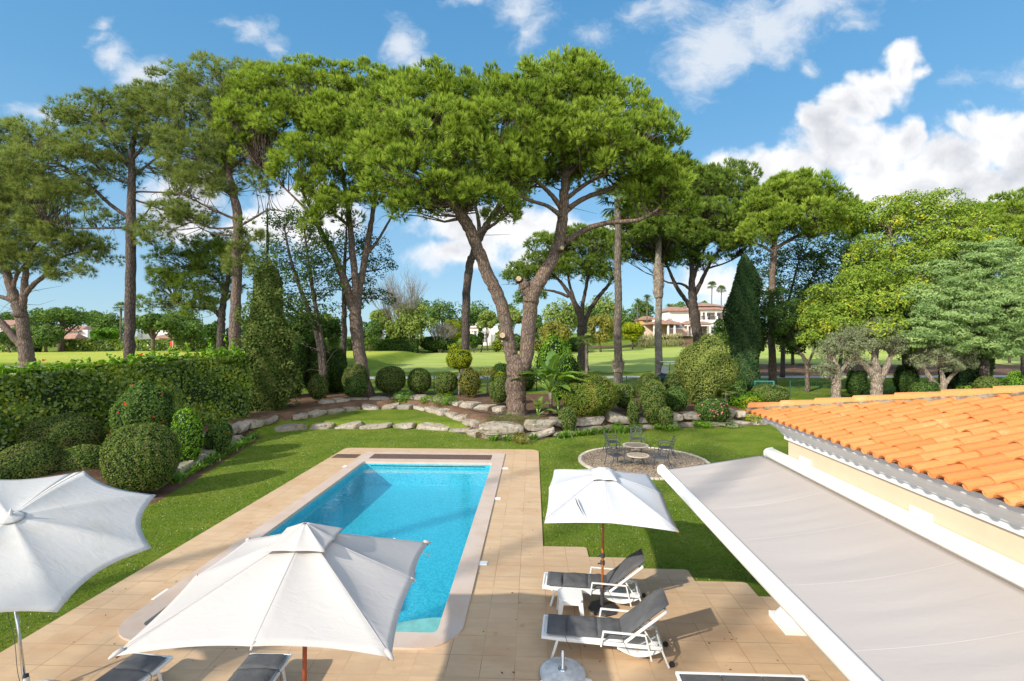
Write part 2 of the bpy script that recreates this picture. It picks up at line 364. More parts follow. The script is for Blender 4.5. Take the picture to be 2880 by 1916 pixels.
POOL = (-7.25, -1.74, 8.90, 21.0)       # inner u0,u1,v0,v1
COP = (-7.70, -1.28, 8.45, 22.75)
def ground_mesh():
    xs = np.concatenate([np.linspace(-420, -64, 26)[:-1], np.linspace(-64, -20, 45)[:-1], np.arange(-20, 26, .22), np.linspace(26, 90, 60)[1:], np.linspace(96, 500, 26)])
    ys = np.concatenate([np.linspace(-60, 0, 10)[:-1], np.arange(0, 46, .22), np.linspace(46.5, 130, 120), np.linspace(135, 1600, 50)])
    X, Y = np.meshgrid(xs, ys, indexing='ij'); Z = TZ(X, Y)
    far = (Y > 230); Z = np.where(far, Z+.0*Z, Z)
    u, v = to_pf(X, Y)
    n1 = np.sin(X*2.1+np.sin(Y*1.7))*.12+np.sin(Y*3.1+X)*.08
    yl, yu = ylow(X), yup(X)
    soil = np.zeros_like(X)
    soil = np.maximum(soil, sm((Y-yu-n1)/.35)*(1-sm((Y-38.6)/.8))*np.where(X < 12, 1, 1-sm((X-12)/3)*sm((Y-31.5)/1.5)))
    soil = np.maximum(soil, sm((xleft(Y)-X+n1*.5)/.25)*(1-sm((Y-26.5)/1))*sm((Y-5)/2))
    soil = np.maximum(soil, np.where(X > -2.6, sm((Y-yl+.35+n1)/.3)*(1-sm((Y-yl-2)/1)), 0))
    soil = np.maximum(soil, sm((X-22-n1*6)/3)*sm((Y-52.5)/.8)*(1-sm((Y-66-n1*9)/3)))
    soil = np.maximum(soil, sm((X-34)/6)*sm((Y-108)/2)*(1-sm((Y-122)/2)))
    soil = np.maximum(soil, sm((Y-111-.05*X)/1)*(1-sm((Y-116-.05*X)/1.5))*(X > -40)*.85)
    soil = np.maximum(soil, sm((-15.2-X)/.5)*sm((Y-24)/1)*(1-sm((Y-37)/1.0))*1)
    mown = sm((Y-57-n1*8)/.8)*(1-sm((Y-106)/2))*sm((X+17)/3)
    green = sm((-19-X)/3)*sm((Y-50)/7)*(1-sm((Y-92)/2))
    V = np.stack([X, Y, Z], -1); a, b = X.shape
    idx = np.arange(a*b).reshape(a, b)
    q = np.stack([idx[:-1,:-1], idx[1:,:-1], idx[1:,1:], idx[:-1,1:]], -1).reshape(-1, 4)
    uc = u.reshape(-1)[q].mean(1); vc = v.reshape(-1)[q].mean(1)
    hole = (uc > COP[0]+.05) & (uc < COP[1]-.05) & (vc > COP[2]+.05) & (vc < COP[3]-.05)
    mb = MB(); mb.add(V.reshape(-1, 3), q[~hole])
    o = mb.build('ground', M['ground'], smooth=True); tag(o, 'mown lawns, planting soil and golf fairway', kind='structure')
    for nm, arr in (('soil', soil), ('mown', mown), ('green', green)):
        at = o.data.attributes.new(nm, 'FLOAT', 'POINT'); at.data.foreach_set('value', arr.reshape(-1).astype(np.float32))
    return o
def ground_mat():
    m = bpy.data.materials.new('grass_and_soil'); m.use_nodes = True; t = NT(m.node_tree); p = t.n['Principled BSDF']
    tc = t.node('ShaderNodeTexCoord').outputs['Object']
    at = lambda n: t.node('ShaderNodeAttribute', attribute_name=n).outputs['Fac']
    fine = t.noise(tc, 38, 4, .7); mid = t.noise(tc, 5.5, 4, .6); big = t.noise(tc, .55, 4, .6); blade = t.noise(t.vmath('MULTIPLY', tc, (1, .45, 1)), 150, 3, .7)
    g = t.mix(t.ramp(big, .35, .65), (.135, .215, .018, 1), (.235, .285, .035, 1))
    g = t.mix(t.ramp(mid, .42, .72, 0, .6), g, (.070, .150, .010, 1))
    g = t.mix(t.math('MULTIPLY', t.ramp(fine, .5, .66), t.ramp(t.noise(tc, 1.3, 5, .65), .42, .58)), g, (.34, .30, .12, 1))
    g = t.mix(t.ramp(blade, .35, .68, 0, .6), g, (.06, .11, .008, 1))
    fw = t.mix(t.ramp(t.noise(t.vmath('MULTIPLY', tc, (.25, 1, 1)), .35, 4, .6), .35, .65), (.33, .42, .08, 1), (.44, .47, .14, 1))
    fw = t.mix(t.ramp(t.noise(tc, 9, 4, .7), .4, .7, 0, .25), fw, (.10, .15, .02, 1))
    gr = t.mix(t.ramp(t.noise(t.vmath('MULTIPLY', tc, (.3, 1, 1)), .3, 3, .5), .35, .65), (.36, .43, .055, 1), (.46, .46, .085, 1))
    s = t.mix(t.ramp(t.noise(tc, 30, 5, .75), .35, .65), (.075, .042, .026, 1), (.22, .13, .085, 1))
    s = t.mix(t.ramp(t.noise(tc, 1.7, 4, .6), .4, .65, 0, .5), s, (.26, .17, .11, 1))
    c = t.mix(at('mown'), g, fw); c = t.mix(at('green'), c, gr)
    e = t.math('ADD', at('soil'), t.math('MULTIPLY', t.math('SUBTRACT', t.noise(tc, 8, 4, .7), .5), .55))
    c = t.mix(t.ramp(e, .38, .56), c, s); t.l.new(c, p.inputs['Base Color'])
    p.inputs['Roughness'].default_value = .95; p.inputs['Specular IOR Level'].default_value = .08
    b = t.node('ShaderNodeBump'); b.inputs['Strength'].default_value = .9; b.inputs['Distance'].default_value = .03
    t.l.new(t.math('ADD', blade, t.math('MULTIPLY', fine, .7)), b.inputs['Height']); t.l.new(b.outputs[0], p.inputs['Normal'])
    return m
M['ground'] = ground_mat()
ground_mesh()

# lawn blades standing on the near lawn: many, nobody counts them
def lawn_blades():
    rng = np.random.default_rng(5); n = 230000
    pos = []
    X = rng.uniform(-13.5, 16, n); Y = 4+26*rng.beta(1.1, 1.6, n); u, v = to_pf(X, Y)
    ok = ((u < -9.12) & (X > xleft(Y)+.05)) | ((u > .32) & (v > 12.85)) | ((u > 1.42) & (v > 12.27)) | ((u > 2.52) & (v > 11.72)) | ((u > 3.62) & (v > 11.17)) | (v > 23.8)
    ok &= (Y < ylow(X)-.35) & ((X-5.65)**2+(Y-21.5)**2 > 2.78**2) & (u < 9.5)
    X, Y = X[ok], Y[ok]; n = len(X); Z = TZ(X, Y)
    d = np.stack([rng.normal(0, .35, n), rng.normal(0, .35, n), np.ones(n)], 1); h = rng.uniform(.02, .042, n)
    a = rng.uniform(0, PI, n); w = .006+.0006*Y; side = np.stack([np.cos(a)*w, np.sin(a)*w, 0*a], 1)
    P = np.stack([X, Y, Z-.003], 1); V = np.stack([P-side, P+side, P+d*h[:, None]], 1).reshape(-1, 3)
    mb = MB(); mb.add(V, np.arange(3*n).reshape(-1, 3), tint=np.repeat(rng.random(n)**1.5, 3))
    o = mb.build('lawn_grass', M['grassblade']); tag(o, 'short green lawn grass around the pool terrace', 'grass', kind='stuff')
M['grassblade'] = leafmat('grass_blades', (.085, .16, .012), (.25, .31, .032), .35, .04, third=(.40, .34, .14))
lawn_blades()

# ------------------------------------------------------------------ pool terrace
def deck_mat():
    m = bpy.data.materials.new('sandstone_tiles'); m.use_nodes = True; t = NT(m.node_tree); p = t.n['Principled BSDF']
    tc = t.node('ShaderNodeTexCoord').outputs['Object']; T = .553
    v = t.vmath('ADD', tc, (-.25+T*40, -12.78+T*60, 0))
    br = t.node('ShaderNodeTexBrick', offset=0.0, squash=1.0); t.l.new(v, br.inputs['Vector'])
    for k, x in (('Scale', 1.0), ('Brick Width', T), ('Row Height', T), ('Mortar Size', .0045), ('Mortar Smooth', .2), ('Bias', 0.0)): br.inputs[k].default_value = x
    br.inputs['Color1'].default_value = (0, 0, 0, 1); br.inputs['Color2'].default_value = (1, 1, 1, 1); br.inputs['Mortar'].default_value = (.5, .5, .5, 1)
    cell = t.vmath('FLOOR', t.vmath('DIVIDE', v, (T, T, 1)))
    wn = t.node('ShaderNodeTexWhiteNoise', noise_dimensions='2D'); t.l.new(cell, wn.inputs['Vector'])
    c = t.mix(wn.outputs['Value'], srgb(193, 163, 131), srgb(198, 169, 138))
    vv = t.vmath('ADD', t.vmath('MULTIPLY', tc, (.5, 2.2, 1)), t.vmath('MULTIPLY', wn.outputs['Color'], (9, 9, 9)))
    c = t.mix(t.ramp(t.noise(vv, 2.2, 6, .62, dist=.6), .38, .66, 0, .5), c, srgb(216, 184, 146))
    c = t.mix(t.ramp(t.noise(tc, .8, 5, .62), .45, .72, 0, .5), c, srgb(190, 148, 112))
    c = t.mix(t.ramp(t.noise(tc, 3.4, 5, .7), .63, .72, 0, .35), c, srgb(160, 118, 82))
    c = t.mix(br.outputs['Fac'], c, t.mix(t.ramp(t.noise(tc, .6, 2, .5), .45, .55), srgb(190, 158, 124), srgb(150, 118, 90)))
    t.l.new(c, p.inputs['Base Color']); t.put(p.inputs['Roughness'], t.ramp(t.noise(tc, 1.5, 4, .6), .3, .7, .5, .75)); p.inputs['Specular IOR Level'].default_value = .3
    b = t.node('ShaderNodeBump'); b.inputs['Strength'].default_value = .5; b.inputs['Distance'].default_value = .01
    t.l.new(t.math('SUBTRACT', t.math('MULTIPLY', t.noise(tc, 60, 4, .6), .15), br.outputs['Fac']), b.inputs['Height']); t.l.new(b.outputs[0], p.inputs['Normal'])
    return m
M['deck'] = deck_mat()
def frame(o): o.rotation_euler = (0, 0, -TH); return o       # local axes become the pool's axes
def polyslab(mb, poly, z0, z1, mi=0):
    poly = np.asarray(poly, float); n = len(poly)
    V = np.vstack([np.c_[poly, np.full(n, z0)], np.c_[poly, np.full(n, z1)]])
    mb.add(V, [[i, (i+1) % n, n+(i+1) % n, n+i] for i in range(n)], mi)
    mb.f.append(np.array([list(range(n, 2*n))])+mb.n-2*n); mb.m.append(mi)
def arc(cx, cy, r, a0, a1, n=8): return [(cx+r*math.cos(a), cy+r*math.sin(a)) for a in np.linspace(math.radians(a0), math.radians(a1), n)]
def ring_faces(outer, inner, z):
    """flat ring between two loops with the same number of points"""
    n = len(outer); V = np.vstack([np.c_[outer, np.full(n, z)], np.c_[inner, np.full(n, z)]])
    return V, [[i, (i+1) % n, n+(i+1) % n, n+i] for i in range(n)]
def round_rect(u0, u1, v0, v1, r, seg=8):
    """r: radii at near-left, near-right, far-right, far-left"""
    return np.array(arc(u0+r[0], v0+r[0], r[0], 180, 270, seg)+arc(u1-r[1], v0+r[1], r[1], 270, 360, seg)+arc(u1-r[2], v1-r[2], r[2], 0, 90, seg)+arc(u0+r[3], v1-r[3], r[3], 90, 180, seg))
cop_out = round_rect(*COP, (.75, .75, .16, .16))
cop_in = round_rect(*POOL, (.12, .12, .12, .12))
ZD = .03
def build_deck():
    mb = MB()
    out = round_rect(COP[0]-.001, COP[1]+.001, COP[2]-.001, COP[3]+.001, (.75, .75, .16, .16))
    rect = round_rect(-9.05, .25, 2.0, 23.7, (.01, .01, .45, .3))
    V, Fq = ring_faces(rect, out, ZD); mb.add(V, Fq)
    n = len(rect); mb.add(np.vstack([np.c_[rect, np.full(n, ZD)], np.c_[rect, np.full(n, -.2)]]), [[i, n+i, n+(i+1) % n, (i+1) % n] for i in range(n)])
    # the stepped part to the right, cut like the tiles with small rounded corners
    r = .10; pts = [(.25, 2.0)]; steps = [(.25, 12.78), (1.35, 12.2), (2.45, 11.65), (3.55, 11.1), (4.65, 10.5)]
    poly = [(.251, 2.0), (10, 2.0), (10, 9.95), (5.75, 9.95)]
    poly += [(5.75, 10.5-r)]+arc(5.75-r, 10.5-r, r, 0, 90, 5)
    for (ua, va), (ub, vb) in zip(steps[::-1][1:], steps[::-1][:-1]):
        poly += [(ub, vb)]+[(ub, va-r)]+arc(ub-r, va-r, r, 0, 90, 5)
    poly += [(.251, 12.78)]
    polyslab(mb, poly, -.2, ZD)
    o = frame(mb.build('pool_deck', M['deck'])); tag(o, 'sandstone tiled terrace round the swimming pool', kind='structure')
build_deck()

M['coping'] = mat('pale_limestone_coping', srgb(200, 182, 170), .6, var=.12, vscale=1.6, bump=.25, bscale=60, col2=srgb(196, 172, 154))
def mosaic():
    m = bpy.data.materials.new('turquoise_mosaic'); m.use_nodes = True; t = NT(m.node_tree); p = t.n['Principled BSDF']
    tc = t.node('ShaderNodeTexCoord').outputs['Object']
    vo = t.node('ShaderNodeTexVoronoi', feature='F1', distance='CHEBYCHEV'); t.l.new(tc, vo.inputs['Vector']); vo.inputs['Scale'].default_value = 26; vo.inputs['Randomness'].default_value = .12
    h = t.node('ShaderNodeSeparateColor'); t.l.new(vo.outputs['Color'], h.inputs[0])
    c = t.mix(h.outputs[0], (.03, .34, .46, 1), (.09, .52, .63, 1))
    # noise-bent coordinates, not used in the colour
    w = t.vmath('ADD', tc, t.vmath('MULTIPLY', t.noise(tc, 2.5, 3, .5, 'Color'), (.35, .35, .35)))
    t.l.new(c, p.inputs['Base Color']); p.inputs['Roughness'].default_value = .4
    return m
M['mosaic'] = mosaic()
M['step_stone'] = mat('pool_step_stone', (.40, .56, .50, 1), .6, var=.15, vscale=5)
def water_mat():
    m = bpy.data.materials.new('pool_water'); m.use_nodes = True; t = NT(m.node_tree); t.n.clear(); out = t.node('ShaderNodeOutputMaterial')
    tr = t.node('ShaderNodeBsdfTransparent'); tr.inputs[0].default_value = (.72, .96, .99, 1)
    gl = t.node('ShaderNodeBsdfGlossy'); gl.inputs['Roughness'].default_value = .02; gl.inputs[0].default_value = (1, 1, 1, 1)
    geo = t.node('ShaderNodeNewGeometry')
    tc = t.node('ShaderNodeTexCoord').outputs['Object']
    b = t.node('ShaderNodeBump'); b.inputs['Strength'].default_value = .17; b.inputs['Distance'].default_value = .05
    hgt = t.math('ADD', t.noise(t.vmath('MULTIPLY', tc, (1, 1.6, 1)), 3.2, 3, .5, dist=.6), t.math('MULTIPLY', t.noise(tc, 14, 2, .5), .10))
    t.l.new(hgt, b.inputs['Height']); t.l.new(b.outputs[0], gl.inputs['Normal'])
    cosi = t.math('ABSOLUTE', t.vmath('DOT_PRODUCT', geo.outputs['Incoming'], b.outputs[0])); fr = t.math('ADD', t.math('MULTIPLY', t.math('POWER', t.math('SUBTRACT', 1.0, cosi, clamp=True), 5.0), .98), .02, clamp=True)
    mx = t.node('ShaderNodeMixShader'); t.l.new(fr, mx.inputs[0]); t.l.new(tr.outputs[0], mx.inputs[1]); t.l.new(gl.outputs[0], mx.inputs[2])
    t.l.new(mx.outputs[0], out.inputs[0]); return m
M['water'] = water_mat()
M['grate'] = mat('dark_timber_slats', srgb(120, 96, 84), .75, var=.3, vscale=9)
M['dark_void'] = mat('dark_void', (.02, .02, .02), .9)
M['plastic'] = mat('white_plastic', (.80, .80, .78), .4)
def build_pool():
    root = empty('swimming_pool', PF(-4.5, 15), -TH, 'rectangular turquoise swimming pool set in the sandstone terrace', 'pool')
    sub = (-4.5, 15, 0)
    mb = MB(); n = len(cop_out); zc = ZD+.035
    V, Fq = ring_faces(cop_out, cop_in, zc); mb.add(V, Fq)
    gu0, gu1, gv0, gv1 = -7.2, -1.85, 21.5, 22.3
    mb.add(np.vstack([np.c_[cop_out, np.full(n, zc)], np.c_[cop_out, np.full(n, -.1)]]), [[i, n+i, n+(i+1) % n, (i+1) % n] for i in range(n)])
    mb.add(np.vstack([np.c_[cop_in, np.full(n, zc)], np.c_[cop_in, np.full(n, -.03)]]), [[i, (i+1) % n, n+(i+1) % n, n+i] for i in range(n)])
    bevel(mb.build('coping', M['coping'], root, sub=sub), .015, 2)
    wl = cop_in; mb = MB(); D = np.interp(wl[:, 1], [8.9, 21], [-.70, -.95])
    mb.add(np.vstack([np.c_[wl, np.full(n, -.03)], np.c_[wl, D]]), [[i, (i+1) % n, n+(i+1) % n, n+i] for i in range(n)])
    mb.f.append(np.array([list(range(n, 2*n))])+mb.n-2*n); mb.m.append(0)
    mb.build('basin', M['mosaic'], root, sub=sub)
    mb = MB(); mb.add(np.c_[wl, np.full(n, -.17)], [list(range(n))]); mb.build('water', M['water'], root, sub=sub)
    mb = MB(); polyslab(mb, [(POOL[1]-.002, POOL[2]+.002)]+[(POOL[1]-.002+1.75*math.cos(a), POOL[2]+.002+1.35*math.sin(a)) for a in np.linspace(PI/2, PI, 20)], -1.1, -.42)
    mb.build('corner_step', M['step_stone'], root, sub=sub)
    mb = MB(); mb.bx(gu0, gu1, gv0, gv1, zc-.02, zc+.004, 1)
    for k in range(54):
        u = gu0+(k+.5)*(gu1-gu0)/54; mb.bx(u-.038, u+.038, gv0+.01, gv1-.01, zc+.005, zc+.022)
    mb.build('cover_grating', [M['grate'], M['dark_void']], root, sub=sub)
    mb = MB(); mb.bx(POOL[0]+.3, POOL[1]-.3, 20.985, 20.998, -.13, -.10); mb.build('cover_slot', M['dark_void'], root, sub=sub)
build_pool()
g = MB(); g.bx(-8.95, -7.85, 21.7, 22.35, ZD+.002, ZD+.01, 1)
for k in range(11): g.bx(-8.93+k*.1, -8.93+k*.1+.075, 21.71, 22.34, ZD+.012, ZD+.02)
frame(tag(g.build('deck_grating', [M['grate'], M['dark_void']]), 'brown slatted grating let into the terrace beside the far left pool corner', 'grating'))
for (x, y, w, d, lab) in ((1421, 1318, .26, .2, 'small white square lid in the terrace near the far right pool corner'), (1400, 1403, .2, .2, 'small white lid in the terrace halfway along the right coping'),
                   (1359, 1585, .2, .2, 'small white lid in the terrace beside the near half of the right coping'), (474, 1673, .42, .42, 'larger white skimmer lid left of the pool in the terrace'),
                   (974, 1312, .26, .26, 'small white lid on the terrace left of the far end of the pool')):
    p = G(x, y, ZD); mb = MB(); mb.box((0, 0, .009), (w, d, .014)); mb.box((0, 0, .018), (w*.82, d*.82, .004)); mb.lathe([(.02, .02), (.02, .024)], 10)
    tag(bevel(mb.build('skimmer_lid', M['plastic'], loc=(p[0], p[1], ZD), rz=-TH), .004, 1), lab, 'lid', 'white lids in the terrace')

# cobbled round
def cobble():
    m = bpy.data.materials.new('cobbles'); m.use_nodes = True; t = NT(m.node_tree); p = t.n['Principled BSDF']
    tc = t.node('ShaderNodeTexCoord').outputs['Object']; vo = t.node('ShaderNodeTexVoronoi', feature='DISTANCE_TO_EDGE'); t.l.new(tc, vo.inputs['Vector']); vo.inputs['Scale'].default_value = 8.5
    v2 = t.node('ShaderNodeTexVoronoi'); t.l.new(tc, v2.inputs['Vector']); v2.inputs['Scale'].default_value = 8.5; h = t.node('ShaderNodeSeparateColor'); t.l.new(v2.outputs['Color'], h.inputs[0])
    e = t.ramp(vo.outputs[0], .02, .12); c = t.mix(h.outputs[0], srgb(196, 172, 146), srgb(160, 140, 120))
    c = t.mix(t.ramp(t.noise(tc, .7, 3, .6), .4, .65, 0, .6), c, srgb(214, 184, 148)); c = t.mix(e, srgb(96, 80, 62), c); t.l.new(c, p.inputs['Base Color']); p.inputs['Roughness'].default_value = .9
    b = t.node('ShaderNodeBump'); b.inputs['Strength'].default_value = 1; b.inputs['Distance'].default_value = .04; t.l.new(e, b.inputs['Height']); t.l.new(b.outputs[0], p.inputs['Normal']); return m
M['cobble'] = cobble()
mb = MB(); mb.lathe([(2.62, -.05), (2.62, .035), (1.3, .05), (.01, .05)], 64, cap=False); 
pat = mb.build('patio', M['cobble'], loc=(5.65, 21.5, 0)); tag(pat, 'round cobbled patio in the lawn', kind='structure')
mb = MB(); rng = np.random.default_rng(3)
for k in range(88):
    a = k/88*2*PI; c = (math.cos(a)*2.7, math.sin(a)*2.7, .02); mb.box(c, (.15, .165, .10+.02*rng.random()), rz=a+rng.normal(0, .05))
e = mb.build('patio_edge', mat('edge_stone', srgb(214, 200, 182), .85, var=.25, vscale=5, bump=.4), loc=(5.65, 21.5, 0)); bevel(e, .02, 2); tag(e, 'ring of pale edging stones round the patio', kind='structure')
# golf path
mb = MB(); P = []
cl = curve([(-70, 44), (-40, 46.5), (-22, 49), (0, 50), (30, 50.4), (60, 52), (110, 58)], 10)
for x, y in cl:
    for d in (-1.15, 1.15): P.append((x, y+d, float(TZ(x, y+d))+.03))
mb.grid(np.array(P).reshape(len(cl), 2, 3)); tag(mb.build('golf_path', mat('pale_concrete', (.42, .41, .40), .9, var=.12, vscale=1), smooth=True), 'pale cart path across the golf course', kind='structure')

# ------------------------------------------------------------------ boulders
def stonemat(name, a, b):
    m = mat(name, a, .88, col2=b, vscale=1.6, bump=1.0, bscale=7, spec=.2); t = NT(m.node_tree); p = t.n['Principled BSDF']; old = p.inputs['Base Color'].links[0].from_socket
    tc = t.node('ShaderNodeTexCoord').outputs['Object']
    c = t.mix(t.ramp(t.noise(tc, 4.2, 7, .72), .50, .62, 0, .75), old, (.12, .105, .085, 1)); c = t.mix(t.ramp(t.noise(tc, 2.3, 6, .7), .58, .66, 0, .6), c, (.42, .27, .12, 1)); t.l.new(c, p.inputs['Base Color']); return m
M['stone'] = stonemat('weathered_limestone', (.34, .285, .22), (.42, .375, .32)); M['stone_dark'] = stonemat('grey_limestone', (.22, .195, .16), (.31, .275, .23))
def unit0(v): return v/np.linalg.norm(v)
def rock_mesh(L, D, Hh, seed):
    rng = np.random.default_rng(seed); a, b = 30, 17
    th = np.linspace(0, 2*PI, a, endpoint=False); ph = np.linspace(-PI/2, PI/2, b)
    e = .30; f = lambda x: np.sign(x)*np.abs(x)**e
    T, Ph = np.meshgrid(th, ph, indexing='ij')
    P = np.stack([f(np.cos(T))*np.abs(np.cos(Ph))**.35*L/2, f(np.sin(T))*np.abs(np.cos(Ph))**.35*D/2, f(np.sin(Ph))*Hh/2], -1)
    k = rng.normal(0, 1, (4, 3))*2.6/max(L, .6); ph0 = rng.uniform(0, 6, 4); s = sum(np.sin(P@k[i]+ph0[i]) for i in range(4))
    P = P*(1+.045*s[..., None]); P += rng.normal(0, .008, P.shape)
    for _ in range(11):
        nv = unit0(rng.normal(0, 1, 3)*[1/L, 1.1/D, .9/Hh]); dist = P@nv; lim = dist.max()*rng.uniform(.74, .93); P = P-np.maximum(dist-lim, 0)[..., None]*nv
    nv = unit0(np.array([rng.normal(0, .06), rng.normal(-.08, .06), 1])); dist = P@nv; P = P-np.maximum(dist-Hh*.36, 0)[..., None]*nv; P += rng.normal(0, .006, P.shape)
    P[..., 0] += P[..., 2]*rng.normal(0, .18); P[..., 2] += P[..., 0]*rng.normal(0, .05)
    mb = MB(); mb.grid(P.transpose(1, 0, 2), closed=True); return mb
def stone_row(name, label, path, zf, size, seed, mats=('stone', 'stone_dark'), Lr=(.9, 1.7), cat='rock wall'):
    rng = np.random.default_rng(seed); path = np.asarray(path, float); seg = np.r_[0, np.cumsum(np.linalg.norm(np.diff(path[:, :2], axis=0), axis=1))]
    root = empty(name, (*path[0][:2], zf(path[0])), 0, label, cat, 'boulder rows of the rock garden'); s = 0
    while s < seg[-1]-.3:
        L = rng.uniform(*Lr); L = min(L, seg[-1]-s); m0 = s+L/2
        x, y = np.interp(m0, seg, path[:, 0]), np.interp(m0, seg, path[:, 1]); x2, y2 = np.interp(m0+.2, seg, path[:, 0]), np.interp(m0+.2, seg, path[:, 1])
        hh = size[1]*rng.uniform(.75, 1.2); o = rock_mesh(L*.99, size[0]*rng.uniform(.8, 1.2), hh, int(seed*100+s*10)).build('stone', M[mats[0] if rng.random() < .6 else mats[1]], root, smooth=False)
        o.location = (x-path[0][0], y+rng.normal(0, .05)-path[0][1], zf((x, y))+hh*.28-root.location[2]); o.rotation_euler = (rng.normal(0, .05), rng.normal(0, .04), math.atan2(y2-y, x2-x)+rng.normal(0, .06))
        s += L+rng.uniform(-.02, .06)
    return root
zt = lambda p: float(TZ(p[0], p[1]))
xs = np.linspace(-13.4, -1.7, 40)
stone_row('rock_edging', 'low curved row of flat boulders between the lawn and the grass terrace', [(x, float(ylow(x))+.15) for x in xs], lambda p: .0, (.75, .42), 1, Lr=(1.3, 2.9))
xs = np.linspace(-13.2, -1.9, 40)
stone_row('rock_edging', 'curved row of boulders at the back of the grass terrace', [(x, float(yup(x))+.15) for x in xs], lambda p: .40, (.8, .42), 2)
stone_row('rock_edging', 'topmost row of boulders under the clipped balls, in front of the mulch', [(-13, 33.6), (-11, 35.4), (-8, 36.0), (-5.4, 35.2), (-3.6, 33), (-1.6, 31.0), (-.4, 29.9)], lambda p: .80, (.9, .5), 3)
stone_row('rock_wall', 'large boulders holding up the flower bed behind the cobbled patio', [(x, float(ylow(x))+.75) for x in np.linspace(-1.6, 15.5, 50)], lambda p: .42, (1.0, .6), 4, Lr=(1.1, 2.3))
stone_row('rock_wall', 'lower course of boulders at the lawn edge behind the cobbled patio', [(x, float(ylow(x))+.38) for x in np.linspace(-1.5, 15.8, 50)], lambda p: -.02, (.8, .40), 5, Lr=(1.0, 2.0))
stone_row('rock_wall', 'stepped boulders running beside the strap leaved plants on the left of the lawn', [(-12.9, 17.6), (-13.1, 19.5), (-13.5, 21.8), (-13.9, 24), (-14.1, 25.4)], lambda p: .14, (.8, .5), 6, ('stone_dark', 'stone'))
stone_row('rock_wall', 'upper boulders on the left, between the clipped balls and the grass terrace', [(-13.9, 19.0), (-14.2, 21), (-14.5, 24), (-14.3, 26.5), (-13.8, 29)], lambda p: .5, (.8, .45), 7, ('stone_dark', 'stone'))

# dry leaves and pine needles lying about on terrace and lawn
rng = np.random.default_rng(44); n = 420; X = rng.uniform(-9, 6, n); Y = rng.uniform(5.5, 23, n); u, v = to_pf(X, Y); ok = ~((u > COP[0]-.05) & (u < COP[1]+.05) & (v > COP[2]-.05) & (v < COP[3]+.05)); X, Y = X[ok], Y[ok]; n = len(X)
a = rng.uniform(0, 2*PI, n); L = rng.uniform(.012, .035, n); W = L*rng.uniform(.15, .6, n); P = np.stack([X, Y, np.full(n, ZD+.004)], 1); e1 = np.stack([np.cos(a), np.sin(a), 0*a], 1); e2 = np.stack([-np.sin(a), np.cos(a), .3+0*a], 1)
mb = MB(); mb.add(np.stack([P-e1*L[:, None], P+e2*W[:, None], P+e1*L[:, None]+[0, 0, .004], P-e2*W[:, None]+[0, 0, .012]], 1).reshape(-1, 3), np.arange(4*n).reshape(-1, 4), tint=np.repeat(rng.random(n), 4))
tag(mb.build('leaf_litter', leafmat('dry_leaves', (.10, .055, .025), (.30, .19, .08), .2)), 'dry leaves and needles scattered on the terrace', 'fallen leaves', kind='stuff')
# ------------------------------------------------------------------ cloth, metal, wood
def clothmat(name, col, dirt=0.0, trans=.25, wr=.35):
    m = bpy.data.materials.new(name); m.use_nodes = True; t = NT(m.node_tree); t.n.clear(); out = t.node('ShaderNodeOutputMaterial')
    tc = t.node('ShaderNodeTexCoord').outputs['Object']; c = tuple(col)+(1,) if len(col) == 3 else col
    f = t.ramp(t.noise(tc, 1.4, 6, .65), .45, .75, 0, dirt); cc = t.mix(f, c, (.50, .46, .38, 1))
    cc = t.mix(t.ramp(t.noise(t.vmath('MULTIPLY', tc, (1, 1, 4)), 9, 5, .7), .58, .75, 0, dirt*.6), cc, (.40, .37, .31, 1))
    d = t.node('ShaderNodeBsdfDiffuse'); tr = t.node('ShaderNodeBsdfTranslucent'); t.l.new(cc, d.inputs[0]); t.l.new(cc, tr.inputs[0])
    b = t.node('ShaderNodeBump'); b.inputs['Strength'].default_value = wr; b.inputs['Distance'].default_value = .03
    t.l.new(t.math('ADD', t.noise(t.vmath('MULTIPLY', tc, (1.3, 3.1, 1)), 2.4, 4, .55, dist=1.2), t.math('MULTIPLY', t.noise(tc, 90, 2, .5), .04)), b.inputs['Height'])
    t.l.new(b.outputs[0], d.inputs['Normal'])
    mx = t.node('ShaderNodeMixShader'); mx.inputs[0].default_value = trans; t.l.new(d.outputs[0], mx.inputs[1]); t.l.new(tr.outputs[0], mx.inputs[2]); t.l.new(mx.outputs[0], out.inputs[0]); return m
M['cloth_white'] = clothmat('white_canvas', (.66, .66, .68), .05, .15, .2)
M['cloth_cream'] = clothmat('off_white_canvas', (.57, .535, .515), .08, .15, .25)
M['cloth_old'] = clothmat('weathered_canvas', (.61, .595, .58), .40, .15, .25)
M['awning'] = clothmat('beige_awning_cloth', (.53, .475, .445), .03, .12, .12)
M['cushion'] = mat('charcoal_cushion', (.115, .116, .122), .9, var=.18, vscale=5, bump=.5, bscale=9, spec=.2)
M['alu'] = mat('white_aluminium', (.80, .80, .79), .35)
M['sling'] = mat('white_mesh_sling', (.72, .72, .72), .7, bump=.2, bscale=300)
M['steel'] = mat('brushed_steel', (.62, .62, .62), .25, metal=1.0)
M['black'] = mat('black_rubber', (.02, .02, .022), .6)
M['darkplastic'] = mat('dark_grey_plastic', (.055, .052, .055), .5, var=.2, vscale=6)
M['wood'] = mat('orange_wood_pole', srgb(186, 104, 52), .45, var=.35, vscale=6)
M['wood_red'] = mat('red_wood_pole', srgb(150, 70, 38), .45, var=.3, vscale=6)
M['cast'] = mat('cast_grey_metal', (.10, .105, .12), .5, var=.25, vscale=8, spec=.5)
M['concrete'] = mat('speckled_concrete', srgb(212, 212, 212), .8, col2=srgb(184, 185, 188), vscale=7, bump=.2)

